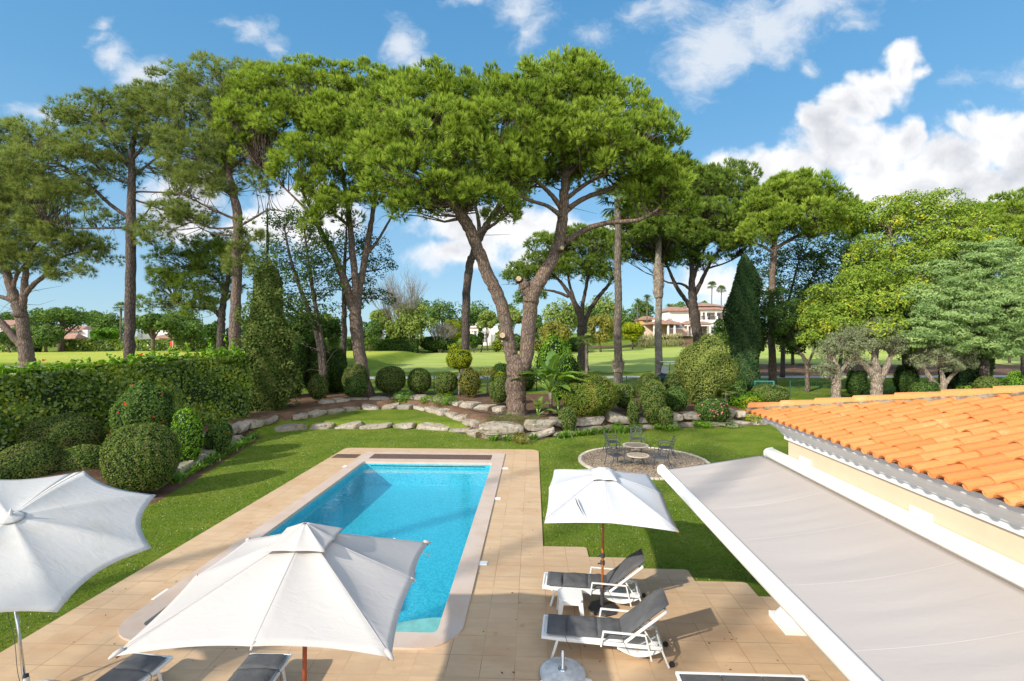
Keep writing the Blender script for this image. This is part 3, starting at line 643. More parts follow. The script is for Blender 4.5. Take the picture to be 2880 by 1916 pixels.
def canopy(mb, apex, tips, r0=.04, na=10, ns=12, edge_in=.07, sag=.07, fall=.0, edge_drop=0.0):
    """fabric stretched between ribs; every panel hollows a little between its two ribs"""
    apex = np.asarray(apex, float); n = len(tips); rows = []
    s = np.linspace(r0, 1, ns)
    for i in range(n):
        a, b = np.asarray(tips[i], float), np.asarray(tips[(i+1) % n], float)
        for t in np.arange(na)/na:
            w = 4*t*(1-t); e = a*(1-t)+b*t
            col = []
            for q in s:
                p = apex+(e-apex)*q*(1-edge_in*w*q)
                p = p-np.array([0, 0, 1])*(sag*w*math.sin(PI*min(q*.9, 1))+edge_drop*w*q**3)
                p = p-np.array([0, 0, 1])*fall*math.sin(PI*q)*(-1)
                col.append(p)
            rows.append(col)
    mb.grid(np.array(rows), closed=False); idx = len(rows)
    P = np.array(rows); a, b = P.shape[:2]
    last = np.stack([P[-1], P[0]]); mb.grid(last)
    return P

# --- white rectangular parasol over the right hand loungers
def parasol_white():
    hub = np.array([1.84, 10.05, 0.]); root = empty('parasol', (1.77, 9.78, ZD), 0, 'bright white rectangular parasol with a torn panel on an orange wooden pole', 'parasol', 'parasols round the pool')
    o = np.array(root.location); c = [np.array(v) for v in ((.567, 8.72, 2.13), (2.78, 8.27, 2.15), (3.21, 11.67, 2.15), (1.026, 12.17, 2.15))]
    tips = []
    for i in range(4):
        tips.append(c[i]); m = (c[i]+c[(i+1) % 4])/2; m = m+(m-np.array([1.86, 10.1, m[2]]))*.02; m[2] += .09; tips.append(m)
    apex = np.array([1.86, 10.12, 2.62]); mb = MB(); canopy(mb, apex, tips, r0=.03, edge_in=.02, sag=.035, fall=.03)
    solid(mb.build('canopy', M['cloth_white'], root, sub=o, smooth=True), .004)
    mb = MB(); [mb.tube([apex+(t-apex)*q+[0, 0, .004+.03*math.sin(PI*q)] for q in np.linspace(.08, .995, 9)], .003, 5) for t in tips]; mb.build('rib_seam', M['cloth_white'], root, sub=o, smooth=True)
    mb = MB(); canopy(mb, apex+[0, 0, .09], [apex+(t-apex)*.22*np.array([1, 1, 1])+[0, 0, .055] for t in tips], r0=.12, edge_in=.05, sag=-.02, fall=.03); solid(mb.build('vent_cap', M['cloth_white'], root, sub=o, smooth=True), .004)
    mb = MB(); mb.lathe([(.085, .0), (.07, .03), (.02, .045)], 16, c=apex+[0, 0, .075]); mb.build('finial', M['concrete'], root, sub=o, smooth=True)
    mb = MB(); mb.tube([o+[0, 0, .3], o+(apex-o)*.5, apex-[0, 0, .05]], .024, 12); mb.build('pole', M['wood'], root, sub=o, smooth=True)
    for z in (1.02, .88):
        mb = MB(); p = o+(apex-o)*z/2.6; mb.lathe([(.03, -.05), (.045, -.04), (.045, .04), (.03, .05)], 12, c=p); mb.bar(p, p+[-.1, -.03, -.01], .02); mb.build('crank' if z > 1 else 'collar', M['darkplastic'], root, sub=o)
    mb = MB(); mb.lathe([(.037, .05), (.037, .36), (.045, .37), (.045, .42), (.03, .43)], 14, c=o); mb.build('socket', M['darkplastic'], root, sub=o)
    for t in tips:
        mb = MB(); e = apex+(t-apex)*.99-[0, 0, .025]; mb.bar(apex-[0, 0, .09], e, .02, .014); mb.build('rib', M['wood'], root, sub=o)
    for t in tips:
        mb = MB(); mb.bar(apex-[0, 0, .55], apex+(t-apex)*.48-[0, 0, .03], .016, .012); mb.build('strut', M['wood'], root, sub=o)
    # the tear in the near panel: a dark slit with two curled lips
    pts = [(1616, 1399), (1621, 1408), (1625, 1417), (1630, 1428), (1634, 1437), (1640, 1447), (1645, 1455)]
    def onc(x, y):
        a, b, d = c[0], c[1], apex; nrm = np.cross(b-a, d-a); r = np.array([(x-CX)/F, 1, -(y-HY)/F]); e = np.array([0, 0, H-.075]); tt = ((a-e)@nrm)/(r@nrm); return e+r*tt
    P = [onc(*p)+[0, 0, .078] for p in pts]; w = [.0, .008, .018, .012, .008, .005, 0]
    mb = MB(); V = []
    for p, q in zip(P, w): V += [p-[q, 0, 0], p+[q, 0, 0]]
    mb.grid(np.array(V).reshape(len(P), 2, 3)); mb.build('tear', M['darkplastic'], root, sub=o)
    mb = MB(); mb.tube([p+[.014, 0, .006] for p in P], [.002, .009, .012, .010, .009, .006, .002], 6); mb.build('torn_hem', M['cloth_white'], root, sub=o, smooth=True)
    b = MB(); b.lathe([(.30, 0), (.30, .035), (.25, .055), (.06, .08), (.05, .10)], 8, c=(1.80, 9.82, ZD))
    ob = b.build('parasol_stand', M['darkplastic'], loc=(1.80, 9.82, ZD), sub=(1.80, 9.82, ZD)); bevel(ob, .01); tag(ob, 'dark grey foot plate holding the orange wooden pole between the loungers', 'parasol foot')
parasol_white()

# --- large square parasol in front of the pool
def parasol_square():
    o = np.array([-2.65, 6.35, ZD]); root = empty('parasol', o, 0, 'large square off white parasol covering the near end of the pool', 'parasol', 'parasols round the pool')
    c = [G(315, 1848, 2.2), G(1101, 1851, 2.2), G(1207, 1527, 2.2), G(694, 1520, 2.2)]; apex = np.array([-2.64, 6.36, 2.93]); tips = []
    for i in range(4):
        tips.append(c[i]); m = (c[i]+c[(i+1) % 4])/2; m[2] += .11; tips.append(m)
    mb = MB(); canopy(mb, apex, tips, r0=.05, na=12, ns=16, edge_in=.035, sag=.055, edge_drop=-.01); solid(mb.build('canopy', M['cloth_cream'], root, sub=o, smooth=True), .004)
    mb = MB(); [mb.tube([apex+(t-apex)*q+[0, 0, .003] for q in np.linspace(.08, .995, 7)], .003, 5) for t in tips]; mb.build('rib_seam', M['cloth_cream'], root, sub=o, smooth=True)
    mb = MB(); canopy(mb, apex+[0, 0, .10], [apex+(t-apex)*.27+[0, 0, .075-.02*(i % 2)] for i, t in enumerate(tips)], r0=.06, na=10, ns=12, edge_in=.05, sag=.022, edge_drop=.0); solid(mb.build('vent_cap', M['cloth_cream'], root, sub=o, smooth=True), .004)
    mb = MB(); mb.tube([o+[0, 0, .05], apex-[0, 0, .03]], .028, 12); mb.build('pole', M['wood_red'], root, sub=o, smooth=True)
    for t in tips:
        mb = MB(); mb.bar(apex-[0, 0, .10], apex+(t-apex)*.985-[0, 0, .03], .022, .016); mb.build('rib', M['wood_red'], root, sub=o)
    for t in tips:
        mb = MB(); mb.bar(apex-[0, 0, .7], apex+(t-apex)*.5-[0, 0, .03], .018, .014); mb.build('strut', M['wood_red'], root, sub=o)
    for t in c:
        mb = MB(); d = (t-apex)/np.linalg.norm(t-apex); mb.tube([t-d*.10+[0, 0, .006], t-d*.02+[0, 0, .004], t+d*.03], [.03, .026, .012], 8); mb.build('corner_pocket', M['cloth_cream'], root, sub=o, smooth=True)
    for t in tips[1::2]:
        mb = MB(); d = (t-apex)/np.linalg.norm(t-apex); mb.tube([t-d*.05, t+d*.02-[0, 0, .02]], [.02, .01], 6); mb.build('edge_pocket', M['cloth_cream'], root, sub=o)
    mb = MB(); P = curve([G(1107, 1514, 2.26), G(1140, 1530, 2.28), G(1180, 1552, 2.24), G(1204, 1560, 2.16), G(1206, 1566, 2.12)], 4); mb.tube(P, .007, 5); mb.build('tie_cord', M['cloth_old'], root, sub=o)
    b = MB(); b.lathe([(.32, 0), (.32, .05), (.28, .07), (.05, .09), (.04, .3)], 28); tag(b.build('parasol_stand', M['concrete'], loc=o, smooth=False), 'round foot under the large square parasol', 'parasol foot')
parasol_square()

# --- weathered octagonal parasol at the left
def parasol_octagon():
    c = np.array([-7.631, 7.56, 2.35]); r = 1.90; ph = -1.292; n = np.array([.279, -.235, 1.]); n /= np.linalg.norm(n)
    e1 = np.cross(n, [0, 1, 0]); e1 /= np.linalg.norm(e1); e2 = np.cross(n, e1); apex = c+n*.36
    tips = [c+r*(math.cos(ph-k*PI/4)*e1+math.sin(ph-k*PI/4)*e2) for k in range(8)]; tips[1] = tips[1]+(tips[1]-c)*.04
    base = np.array([-7.20, 7.38, ZD]); root = empty('parasol', base, 0, 'tilted weathered octagonal parasol with a scalloped edge, on a steel pole', 'parasol', 'parasols round the pool'); o = base
    mb = MB(); canopy(mb, apex, tips, r0=.03, na=12, ns=16, edge_in=.105, sag=.045, fall=.05); solid(mb.build('canopy', M['cloth_old'], root, sub=o, smooth=True), .004)
    mb = MB(); canopy(mb, apex+n*.05, [apex+(t-apex)*.085+n*.03 for t in tips], r0=.1, na=4, ns=5, edge_in=-.04, sag=.0); solid(mb.build('top_patch', M['cloth_old'], root, sub=o, smooth=True), .006)
    mb = MB(); mb.tube([apex+n*.03, apex+n*.06, apex+n*.10, apex+n*.15], [.03, .028, .02, .006], 10); mb.build('finial', M['concrete'], root, sub=o, smooth=True)
    k = c-n*.25; hinge = np.array([k[0]*.9+base[0]*.1, k[1]*.9+base[1]*.1, 1.85])
    mb = MB(); mb.tube([base+[0, 0, .05], hinge], .024, 12); mb.tube([hinge, apex], .022, 12); mb.build('pole', M['steel'], root, sub=o, smooth=True)
    mb = MB(); mb.lathe([(.032, -.06), (.036, -.05), (.036, .05), (.032, .06)], 12, c=base+[-.012, .005, .30]); mb.build('clamp', M['black'], root, sub=o)
    for t in tips:
        mb = MB(); mb.bar(apex-n*.05, apex+(t-apex)*.985-n*.03+[0, 0, .03], .016, .012); mb.build('rib', M['alu'], root, sub=o)
    for t in tips:
        mb = MB(); mb.bar(c-n*.35, apex+(t-apex)*.5-n*.02, .013, .010); mb.build('strut', M['alu'], root, sub=o)
    mb = MB(); P = curve([hinge+[-.02, -.01, .05], hinge+[-.05, -.02, -.5], base+[-.16, -.02, .9], base+[-.13, 0, .4], base+[-.05, 0, .1]], 5); mb.tube(P, .004, 5); mb.build('cord', M['darkplastic'], root, sub=o)
    b = MB(); b.lathe([(.33, 0), (.33, .06), (.28, .09), (.05, .10), (.035, .32)], 28); tag(b.build('parasol_stand', M['concrete'], loc=base), 'round foot under the weathered octagonal parasol', 'parasol foot')
parasol_octagon()

# ------------------------------------------------------------------ sun loungers
def pad(mb, x0, x1, y0, y1, z0, th, seed=0, nx=14, ny=10):
    """soft rectangular cushion lying on z0"""
    rng = np.random.default_rng(seed); P = []
    us = np.linspace(0, 1, nx); vs = np.linspace(0, 1, ny); k = rng.normal(0, 1, (5, 2))*3.2; ph = rng.uniform(0, 6, 5)
    for sgn in (1, -1):
        g = np.zeros((nx, ny, 3))
        for i, a in enumerate(us):
            for j, b in enumerate(vs):
                e = (1-abs(2*a-1)**7)*(1-abs(2*b-1)**9); w = sum(math.sin(k[q]@[a*2, b*2]+ph[q]) for q in range(5))*.0035 if sgn > 0 else 0
                g[i, j] = (x0+(x1-x0)*a, y0+(y1-y0)*b, z0+th/2+sgn*(th/2*max(e, 0)**.5+w*e*1.5))
        if sgn < 0: g = g[::-1]
        mb.grid(g)
def make_lounger():
    root = empty('sun_lounger'); W = .66; f = MB(); rz = .335
    for y in (.02, W-.02):
        f.bar((0.02, y, rz+.03), (.26, y, rz+.015), .035, .045); f.bar((.26, y, rz+.015), (1.96, y, rz-.02), .035, .055)
    f.bar((.02, 0, rz+.03), (.02, W, rz+.03), .035, .045); f.bar((1.95, 0, rz-.02), (1.95, W, rz-.02), .035, .05); f.bar((1.36, 0.02, rz-.01), (1.36, W-.02, rz-.01), .03); bevel(f.build('frame', M['alu'], root), .006, 2)
    s = MB(); s.grid(np.array([[(x, y, rz+.035+(.02 if x < .1 else 0)-.012*math.sin(PI*y/W)) for y in np.linspace(.03, W-.03, 5)] for x in np.linspace(.0, 1.36, 12)])); solid(s.build('sling', M['sling'], root, smooth=True), .004)
    for y in (.02, W-.02):
        l = MB(); l.bar((.27, y, rz), (.17, y, 0), .04, .032); bevel(l.build('leg', M['alu'], root), .006, 1)
        l = MB(); l.bar((1.94, y, rz-.01), (2.07, y, 0.01), .04, .032); bevel(l.build('leg', M['alu'], root), .006, 1)
        w = MB(); yy = y+(-.04 if y > .3 else .04); th = np.arange(16)/16*2*PI
        V = [(2.12+.045*math.cos(a), y2, .047+.045*math.sin(a)) for y2 in (yy-.015, yy+.015) for a in th]; w.add(V, [[i, (i+1) % 16, 16+(i+1) % 16, 16+i] for i in range(16)]); w.f.append(np.array([list(range(16))])+w.n-32); w.m.append(0); w.f.append(np.array([list(range(15, -1, -1))])+w.n-16); w.m.append(0); w.build('wheel', M['black'], root)
        a = MB(); yo = y+(-.035 if y < .3 else .035)
        a.bar((.98, yo, rz-.04), (1.02, yo, .545), .026, .03); a.bar((1.01, yo, .545), (1.70, yo, .525), .045, .02); a.bar((1.69, yo, .535), (1.79, yo, .12), .026, .03); a.bar((1.79, yo, .13), (1.79, yo*.5+y*.5, .13), .03); bevel(a.build('armrest', M['alu'], root), .005, 1)
    ba, bb = np.array([1.36, 0, rz+.02]), np.array([2.02, 0, .90]); b = MB()
    for y in (.035, W-.035): b.bar(ba+[0, y, 0], bb+[0, y, 0], .035, .04)
    b.bar(bb+[0, .02, 0], bb+[0, W-.02, 0], .035, .04); bevel(b.build('backrest_frame', M['alu'], root), .006, 1)
    for y in (.07, W-.07):
        p = MB(); p.bar(ba+(bb-ba)*.45+[0, y, 0], (1.86, y, rz-.03), .018, .022); p.build('prop', M['alu'], root)
    tr = MB(); tr.grid(np.array([[(x, y, .235-.11*math.sin(PI*(x-1.25)/.70)) for y in np.linspace(.06, W-.06, 4)] for x in np.linspace(1.25, 1.95, 12)])); solid(tr.build('under_tray', M['alu'], root, smooth=True), .006)
    sh = MB()
    for y in (.06, W-.06): sh.bar((1.55, y, rz-.05), (1.88, y, rz-.05), .02, .015)
    sh.bar((1.93, .08, rz+.03), (1.93, W-.08, rz+.03), .02, .02); sh.build('bracket', M['alu'], root)
    z = rz+.045; c = MB(); pad(c, .09, .42, .03, W-.03, z, .075, 1); pad(c, .42, .95, .03, W-.03, z, .075, 2); pad(c, .93, 1.36, .03, W-.03, z, .075, 3); cu = c.build('seat_cushion', M['cushion'], root, smooth=True)
    d = (bb-ba)/np.linalg.norm(bb-ba); nn = np.array([-d[2], 0, d[0]]); q = MB(); pad(q, 0, .98, .03, W-.03, 0, .08, 4, 22, 12); V = q.v
    q.v = [ba+nn*.03+np.outer(v[:, 0], d)+np.outer(v[:, 1], [0, 1, 0])+np.outer(v[:, 2], nn) for v in V]; q.build('back_cushion', M['cushion'], root, smooth=True)
    for (x, y) in ((.40, -.005), (1.34, -.01), (.40, W+.005)):
        t = MB(); s1 = 1 if y > .3 else -1; t.tube(curve([(x, y-s1*.05, z+.01), (x+.02, y+s1*.015, z-.02), (x+.06, y+s1*.03, z-.09), (x+.10, y+s1*.02, z-.16)], 4), .004, 5); t.build('tie', M['black'], root)
    return root
L = make_lounger(); g = 'cushioned sun loungers on the terrace'
spots = [((.485, 8.28), -6.9, 'charcoal cushioned lounger nearest the round concrete parasol foot', 1.0),
         ((.60, 9.93), -7.4, 'charcoal cushioned lounger behind the small white stool, its back against the lawn', .97),
         ((-5.93, 7.86), -98.5, 'lounger at the bottom left with only its foot end out from under the parasol', 1.0),
         ((-4.12, 7.84), -90.5, 'lounger beside the red wooden pole, mostly hidden under the large parasol', 1.0)]
for i, (p, a, lab, s) in enumerate(spots):
    o = L if i == 0 else copy_tree(L); o.location = (p[0], p[1], ZD); o.rotation_euler = (0, 0, math.radians(a)); o.scale = (s, s, s); tag(o, lab, 'sun lounger', g)
# --- plastic stool table
st = empty('side_table', (1.12, 9.55, ZD), math.radians(-3), 'small white plastic stool table between the two loungers', 'side table')
mb = MB(); W = .23
top = np.array([(-W, -W+.05), (-W+.05, -W), (W-.05, -W), (W, -W+.05), (W, W-.05), (W-.05, W), (-W+.05, W), (-W, W-.05)]); polyslab(mb, top, .405, .43); polyslab(mb, top*.97, .33, .405); bevel(mb.build('table_top', M['plastic'], st), .01, 2)
for a in (-1, 1):
    for b in (-1, 1):
        l = MB(); l.add([(a*(W-.10), b*W*.97, .36), (a*W*.97, b*W*.97, .38), (a*W*.97, b*(W-.10), .36), (a*(W-.07), b*(W-.07), .36), (a*(W-.03), b*(W+.03), 0), (a*(W+.03), b*(W+.03), 0), (a*(W+.03), b*(W-.03), 0), (a*(W-.02), b*(W-.02), 0)], [[0,1,2,3],[7,6,5,4],[0,4,5,1],[1,5,6,2],[2,6,7,3],[3,7,4,0]]); bevel(l.build('leg', M['plastic'], st), .006, 1)
# --- round concrete foot without a parasol
rb = empty('parasol_stand', (.80, 7.86, ZD), .3, 'round pale concrete parasol foot with an empty steel tube, at the bottom edge', 'parasol foot')
mb = MB(); mb.lathe([(.34, .02), (.365, .04), (.36, .085), (.30, .11), (.24, .115), (.235, .122), (.0, .122)], 48, cap=False); mb.build('disc', M['concrete'], rb, smooth=True)
mb = MB(); mb.lathe([(.075, .122), (.07, .135), (.045, .14), (.028, .15), (.028, .40), (.022, .40), (.022, .2)], 20, cap=False); mb.bar((.028, 0, .28), (.06, -.02, .30), .02); mb.build('tube', M['steel'], rb, smooth=True)
for a in (-.75, 1.35, 3.4):
    q = .39 if a < 0 else .31; mb = MB(); mb.box((q*math.cos(a), q*math.sin(a), .03), (.15, .14, .045), rz=a); bevel(mb.build('foot', M['plastic'], rb), .01, 2)
# --- low table at the bottom edge
lt = empty('garden_table', (3.32, 6.85, ZD), -TH, 'table with dark slatted top and white rim, cut by the bottom edge', 'table')
mb = MB()
for k in range(3): mb.bx(-.88+k*.59, -.88+k*.59+.575, -.41, .41, .40, .425)
mb.build('table_top', M['cushion'], lt); mb = MB()
for s1 in (-1, 1): mb.bx(-.93, .93, s1*.44-.02, s1*.44+.02, .385, .432); mb.bx(s1*.91-.02, s1*.91+.02, -.42, .42, .385, .431)
bevel(mb.build('rim', M['alu'], lt), .004, 1)
for a in (-1, 1):
    for b in (-1, 1): mb = MB(); mb.bx(a*.88-.025, a*.88+.025, b*.41-.025, b*.41+.025, 0, .385); mb.build('leg', M['alu'], lt)

# ------------------------------------------------------------------ cast patio set
def make_armchair():
    """faces +x, seat 0.42 high"""
    r = empty('patio_armchair'); s = MB()
    for i in range(9): s.bar((-.23+i*.058, -.25, .42-.015*math.sin(PI*i/8)), (-.23+i*.058, .25, .42-.015*math.sin(PI*i/8)), .030, .012)
    for j in range(8): s.bar((-.24, -.24+j*.068, .424), (.25, -.24+j*.068, .424), .026, .012)
    for y in (-.26, .26): s.bar((-.25, y, .42), (.27, y, .42), .03, .03)
    s.bar((.26, -.26, .42), (.26, .26, .42), .03, .03); s.build('seat', M['cast'], r)
    for y in (-.26, .26):
        l = MB(); l.tube(curve([(.25, y, .42), (.285, y, .2), (.27, y, 0)], 5), .021, 6); l.build('leg', M['cast'], r, smooth=True)
        l = MB(); l.tube(curve([(-.24, y, .42), (-.30, y, .2), (-.38, y, 0)], 5), .021, 6); l.build('leg', M['cast'], r, smooth=True)
        a = MB(); a.tube(curve([(.27, y*1.04, .42), (.29, y*1.08, .55), (.27, y*1.08, .66), (.1, y*1.08, .685), (-.12, y*1.06, .66), (-.30, y, .64)], 5), .020, 6); a.build('armrest', M['cast'], r, smooth=True)
    b = MB()
    for y in (-.25, .25): b.tube(curve([(-.24, y, .40), (-.27, y, .6), (-.36, y, .88)], 5), .021, 6)
    for k in range(4):
        z = .56+k*.105; x = -.25-(z-.42)*.23; b_pts = []
        for y in np.linspace(-.25, .25, 11): b_pts.append((x, y, z+.045*math.cos(PI*y/.25)*.9+(.02 if k == 3 else 0)))
        b_pts = np.array(b_pts); V = np.stack([b_pts+[0, 0, -.02], b_pts+[0, 0, .02]], 1); b.grid(V+[.006, 0, 0]); b.grid((V-[.006, 0, 0])[:, ::-1])
    b.build('backrest', M['cast'], r); return r
ch = make_armchair(); g = 'cast metal armchairs on the cobbled patio'
spots = [((4.70, 23.35), 5, 'patio armchair at the back left of the larger round table, seen from the side'), ((6.05, 24.05), -93, 'patio armchair behind the larger round table, facing the house with its slatted back upright'),
         ((6.85, 22.15), 172, 'patio armchair on the right, between the two round tables'), ((4.30, 20.75), 22, 'patio armchair at the front left, beside the smaller round table'), ((6.08, 20.3), 158, 'patio armchair at the front right, just beside the awning corner')]
for i, (p, a, lab) in enumerate(spots):
    o = ch if i == 0 else copy_tree(ch); o.location = (p[0], p[1], .05); o.rotation_euler = (0, 0, math.radians(a)); tag(o, lab, 'armchair', g)
M['tabletop'] = mat('mosaic_table_stone', srgb(206, 182, 150), .7, col2=srgb(170, 140, 110), vscale=14, bump=.3)
M['tabletop_light'] = mat('pale_table_rim', srgb(222, 204, 182), .7, var=.15, vscale=10)
def round_table(x, y, r, h, lab, mid):
    t = empty('patio_table', (x, y, .05), 0, lab, 'table', 'round patio tables'); mb = MB(); mb.lathe([(r, h-.035), (r+.01, h-.015), (r, h), (r*.84, h+.001)], 40, cap=False); mb.lathe([(r*.84, h+.001), (.001, h+.001)], 40, cap=False, mi=1); mb.lathe([(r, h-.035), (.001, h-.035)], 40, cap=False)
    mb.build('table_top', [M['tabletop_light'], mid], t)
    for k in range(4):
        a = k*PI/2+.5; l = MB(); l.tube([(math.cos(a)*q, math.sin(a)*q, z) for q, z in curve([(r*.86, h-.03), (r*.66, h*.75), (r*.58, h*.45), (r*.68, h*.15), (r*.82, 0)], 4)], .014, 6); l.build('leg', M['cast'], t, smooth=True)
    for (q, z) in ((r*.60, h*.5), (r*.9, h-.05)):
        l = MB(); l.tube([(math.cos(a)*q, math.sin(a)*q, z) for a in np.linspace(0, 2*PI, 33)], .010, 5, cap=False); l.build('ring', M['cast'], t, smooth=True)
round_table(5.58, 22.5, .57, .46, 'larger round patio table with a dark mosaic middle', mat('dull_mosaic', srgb(176, 150, 120), .8, col2=srgb(140, 124, 104), vscale=20))
round_table(5.25, 20.75, .46, .42, 'smaller round patio table with warm beige mosaic slats', M['tabletop'])

# ------------------------------------------------------------------ house: veranda, roof, awning
M['tile'] = None
def tilemat():
    m = bpy.data.materials.new('terracotta_tiles'); m.use_nodes = True; t = NT(m.node_tree); p = t.n['Principled BSDF']; at = t.node('ShaderNodeAttribute', attribute_name='tint').outputs['Fac']
    tc = t.node('ShaderNodeTexCoord').outputs['Object']; c = t.mix(at, srgb(210, 124, 68), srgb(222, 146, 88))
    st = t.noise(t.vmath('MULTIPLY', tc, (.6, 9, 9)), 6, 4, .65); c = t.mix(t.ramp(st, .42, .7, 0, .5), c, srgb(198, 118, 68))
    c = t.mix(t.ramp(t.noise(tc, 2.0, 6, .7), .56, .72, 0, .5), c, srgb(226, 180, 132)); c = t.mix(t.ramp(t.noise(tc, 11, 6, .75), .60, .70, 0, .55), c, srgb(140, 84, 54)); t.l.new(c, p.inputs['Base Color'])
    p.inputs['Roughness'].default_value = .85; p.inputs['Specular IOR Level'].default_value = .2; b = t.node('ShaderNodeBump'); b.inputs['Strength'].default_value = .4; b.inputs['Distance'].default_value = .01; t.l.new(t.math('ADD', st, t.noise(tc, 70, 3, .6)), b.inputs['Height']); t.l.new(b.outputs[0], p.inputs['Normal']); return m
M['tile'] = tilemat(); M['mortar'] = mat('lichen_mortar', srgb(150, 134, 112), .95, col2=srgb(96, 84, 66), vscale=9, bump=.8, bscale=30)
M['cornice'] = mat('white_cornice', (.74, .72, .72), .6, var=.04, vscale=3); M['render_white'] = mat('white_render', (.82, .81, .80), .8, bump=.15, bscale=90)
UE, ZE, VC, SL = 4.44, 3.84, 10.62, .235         # eave line, its height, far corner, slope
def tile_rows(mb, n_cols, col_len, place, rng, sp=.225, step=.46, pan=None):
    """barrel tiles; place(c, s, h) maps across, up the slope, above the slope to world"""
    k = 7; th = np.linspace(0, PI, k)
    for i in range(n_cols):
        c0 = (i+.5)*sp; Ls = col_len(c0); s = 0.0; j = 0; first = rng.uniform(.2, .5)
        while s < Ls:
            st = first if j == 0 else step; e = min(st+.05, Ls-s+.06); tn = rng.normal(.5, .2); dx = rng.normal(0, .006); dz = rng.normal(0, .004); r0, r1 = .086, .076
            P = []
            for (ss, r, hh) in ((s-.03, r0, .011), (s-.03+e, r1, -.002)):
                P.append([place(c0+dx+math.cos(a)*r, ss, hh+dz+math.sin(a)*r*.82) for a in th])
            mb.grid(np.array(P), 0, tn)
            Q = [[place(c0+dx+math.cos(a)*(r0-.016), s-.03, .011+dz+math.sin(a)*(r0-.016)*.78) for a in th], P[0]]; mb.grid(np.array(Q), 0, tn-.1)
            # channel tile between two covers
            Q = []; cm = c0+sp/2
            for (ss, r) in ((s-.05, .062), (s-.05+e, .075)): Q.append([place(cm+math.cos(a)*r, ss, .045-math.sin(a)*r*.75+(.014 if ss < s else 0)) for a in th[::-1]])
            mb.grid(np.array(Q), 0, rng.normal(.4, .2)); s += st; j += 1
def build_house():
    R = empty('house', PF(5.6, 9, 0), 0, 'cream house wing with white cornice and terracotta tiled roof at the right edge', 'house'); sub = np.array(R.location); rng = np.random.default_rng(11)
    W = 4.93; vend = 9.85
    def pb(mb, u0, u1, v0, v1, z0, z1): 
        c = PF((u0+u1)/2, (v0+v1)/2, (z0+z1)/2); mb.box(c, (u1-u0, v1-v0, z1-z0), rz=-TH)
    # upper wall band over the veranda, carried by columns
    mb = MB(); pb(mb, W, W+.42, -3, vend, 2.72, 3.44); pb(mb, W+.42, 12, vend-.42, vend, 2.72, 3.44); mb.build('wall', M['stucco'], R, sub=sub)
    mb = MB(); pb(mb, W+.42, 12, -3, vend-.42, 2.95, 3.05); mb.build('ceiling', M['render_white'], R, sub=sub)
    mb = MB(); pb(mb, 8.4, 8.8, -3, 9.2, ZD, 2.95); pb(mb, 8.8, 12, 9.0, 9.2, ZD, 2.95); mb.build('back_wall', M['stucco'], R, sub=sub)
    for v in (9.47, 5.3, 1.3):
        c = PF(4.86, v); cb = MB(); cb.box((c[0], c[1], ZD+.05), (.66, .66, .10), rz=-TH); cb.lathe([(.31, .10), (.33, .14), (.31, .19), (.27, .21), (.265, .25), (.24, .27)], 32, c=(c[0], c[1], ZD)); pl = bevel(cb.build('column_base', M['render_white'], R, sub=sub), .01, 2)
        cb = MB(); cb.lathe([(.225, .26), (.225, 1.2), (.195, 2.45), (.25, 2.5), (.25, 2.55)], 32, c=(c[0], c[1], ZD)); cb.box((c[0], c[1], 2.66), (.58, .58, .12), rz=-TH); cb.build('column', M['render_white'], R, sub=sub, smooth=False)
    # cornice: a moulding swept along the eave and round the corner
    prof = [(0.0, 3.41), (.05, 3.41), (.05, 3.50), (.08, 3.50), (.10, 3.54), (.15, 3.60), (.22, 3.65), (.30, 3.69), (.34, 3.73), (.34, 3.79), (0, 3.79)]
    mb = MB(); P = []
    for (d, z) in prof: P.append([PF(W-d-.005, -3, z), PF(W-d-.005, vend+d+.005, z), PF(14, vend+d+.005, z)])
    mb.grid(np.array(P).transpose(1, 0, 2)); mb.build('cornice', M['cornice'], R, sub=sub)
    # soffit under the tiles
    mb = MB(); z0 = ZE+.02
    top = lambda d, z: [PF(UE+.22+d, -3, z), PF(UE+.22+d, VC-.22-d, z), PF(14, VC-.22-d, z)]
    mb.grid(np.array([top(0, z0), top(5.9, z0+5.9*SL)]).transpose(1, 0, 2)); mb.grid(np.array([top(0, z0-.02), top(.45, z0-.03)]).transpose(1, 0, 2)[:, ::-1]); mb.build('roof_bed', M['mortar'], R, sub=sub)
    cs = 1/math.sqrt(1+SL*SL)
    mb = MB(); place = lambda c, s, h: PF(UE+s*cs-h*SL*cs, VC-c, ZE+s*SL*cs+h*cs)
    tile_rows(mb, 44, lambda c: min(max(c/cs-.05, .1), 6), place, rng)
    place2 = lambda c, s, h: PF(UE+c, VC-s*cs+h*SL*cs, ZE+s*SL*cs+h*cs)
    tile_rows(mb, 28, lambda c: min(max(c/cs-.05, .1), 6), place2, rng); mb.build('roof_tiles', M['tile'], R, sub=sub, smooth=True)
    # hip: mortar bed and cap tiles
    mb = MB(); hp = lambda s, dz=0, o=0: PF(UE+s+o*.7071, VC-s+o*.7071, ZE+s*SL+.055+dz); n = 40; ss = np.linspace(.05, 5.9, n); P = []
    for s1 in ss:
        a = rng.normal(0, .01, 4); P.append([hp(s1, -.12+a[0], -.17), hp(s1, .02, -.12+a[1]), hp(s1, .05, 0), hp(s1, .02, .12+a[2]), hp(s1, -.12+a[3], .17)])
    mb.grid(np.array(P)); mb.build('hip_mortar', M['mortar'], R, sub=sub)
    mb = MB(); s1 = .06
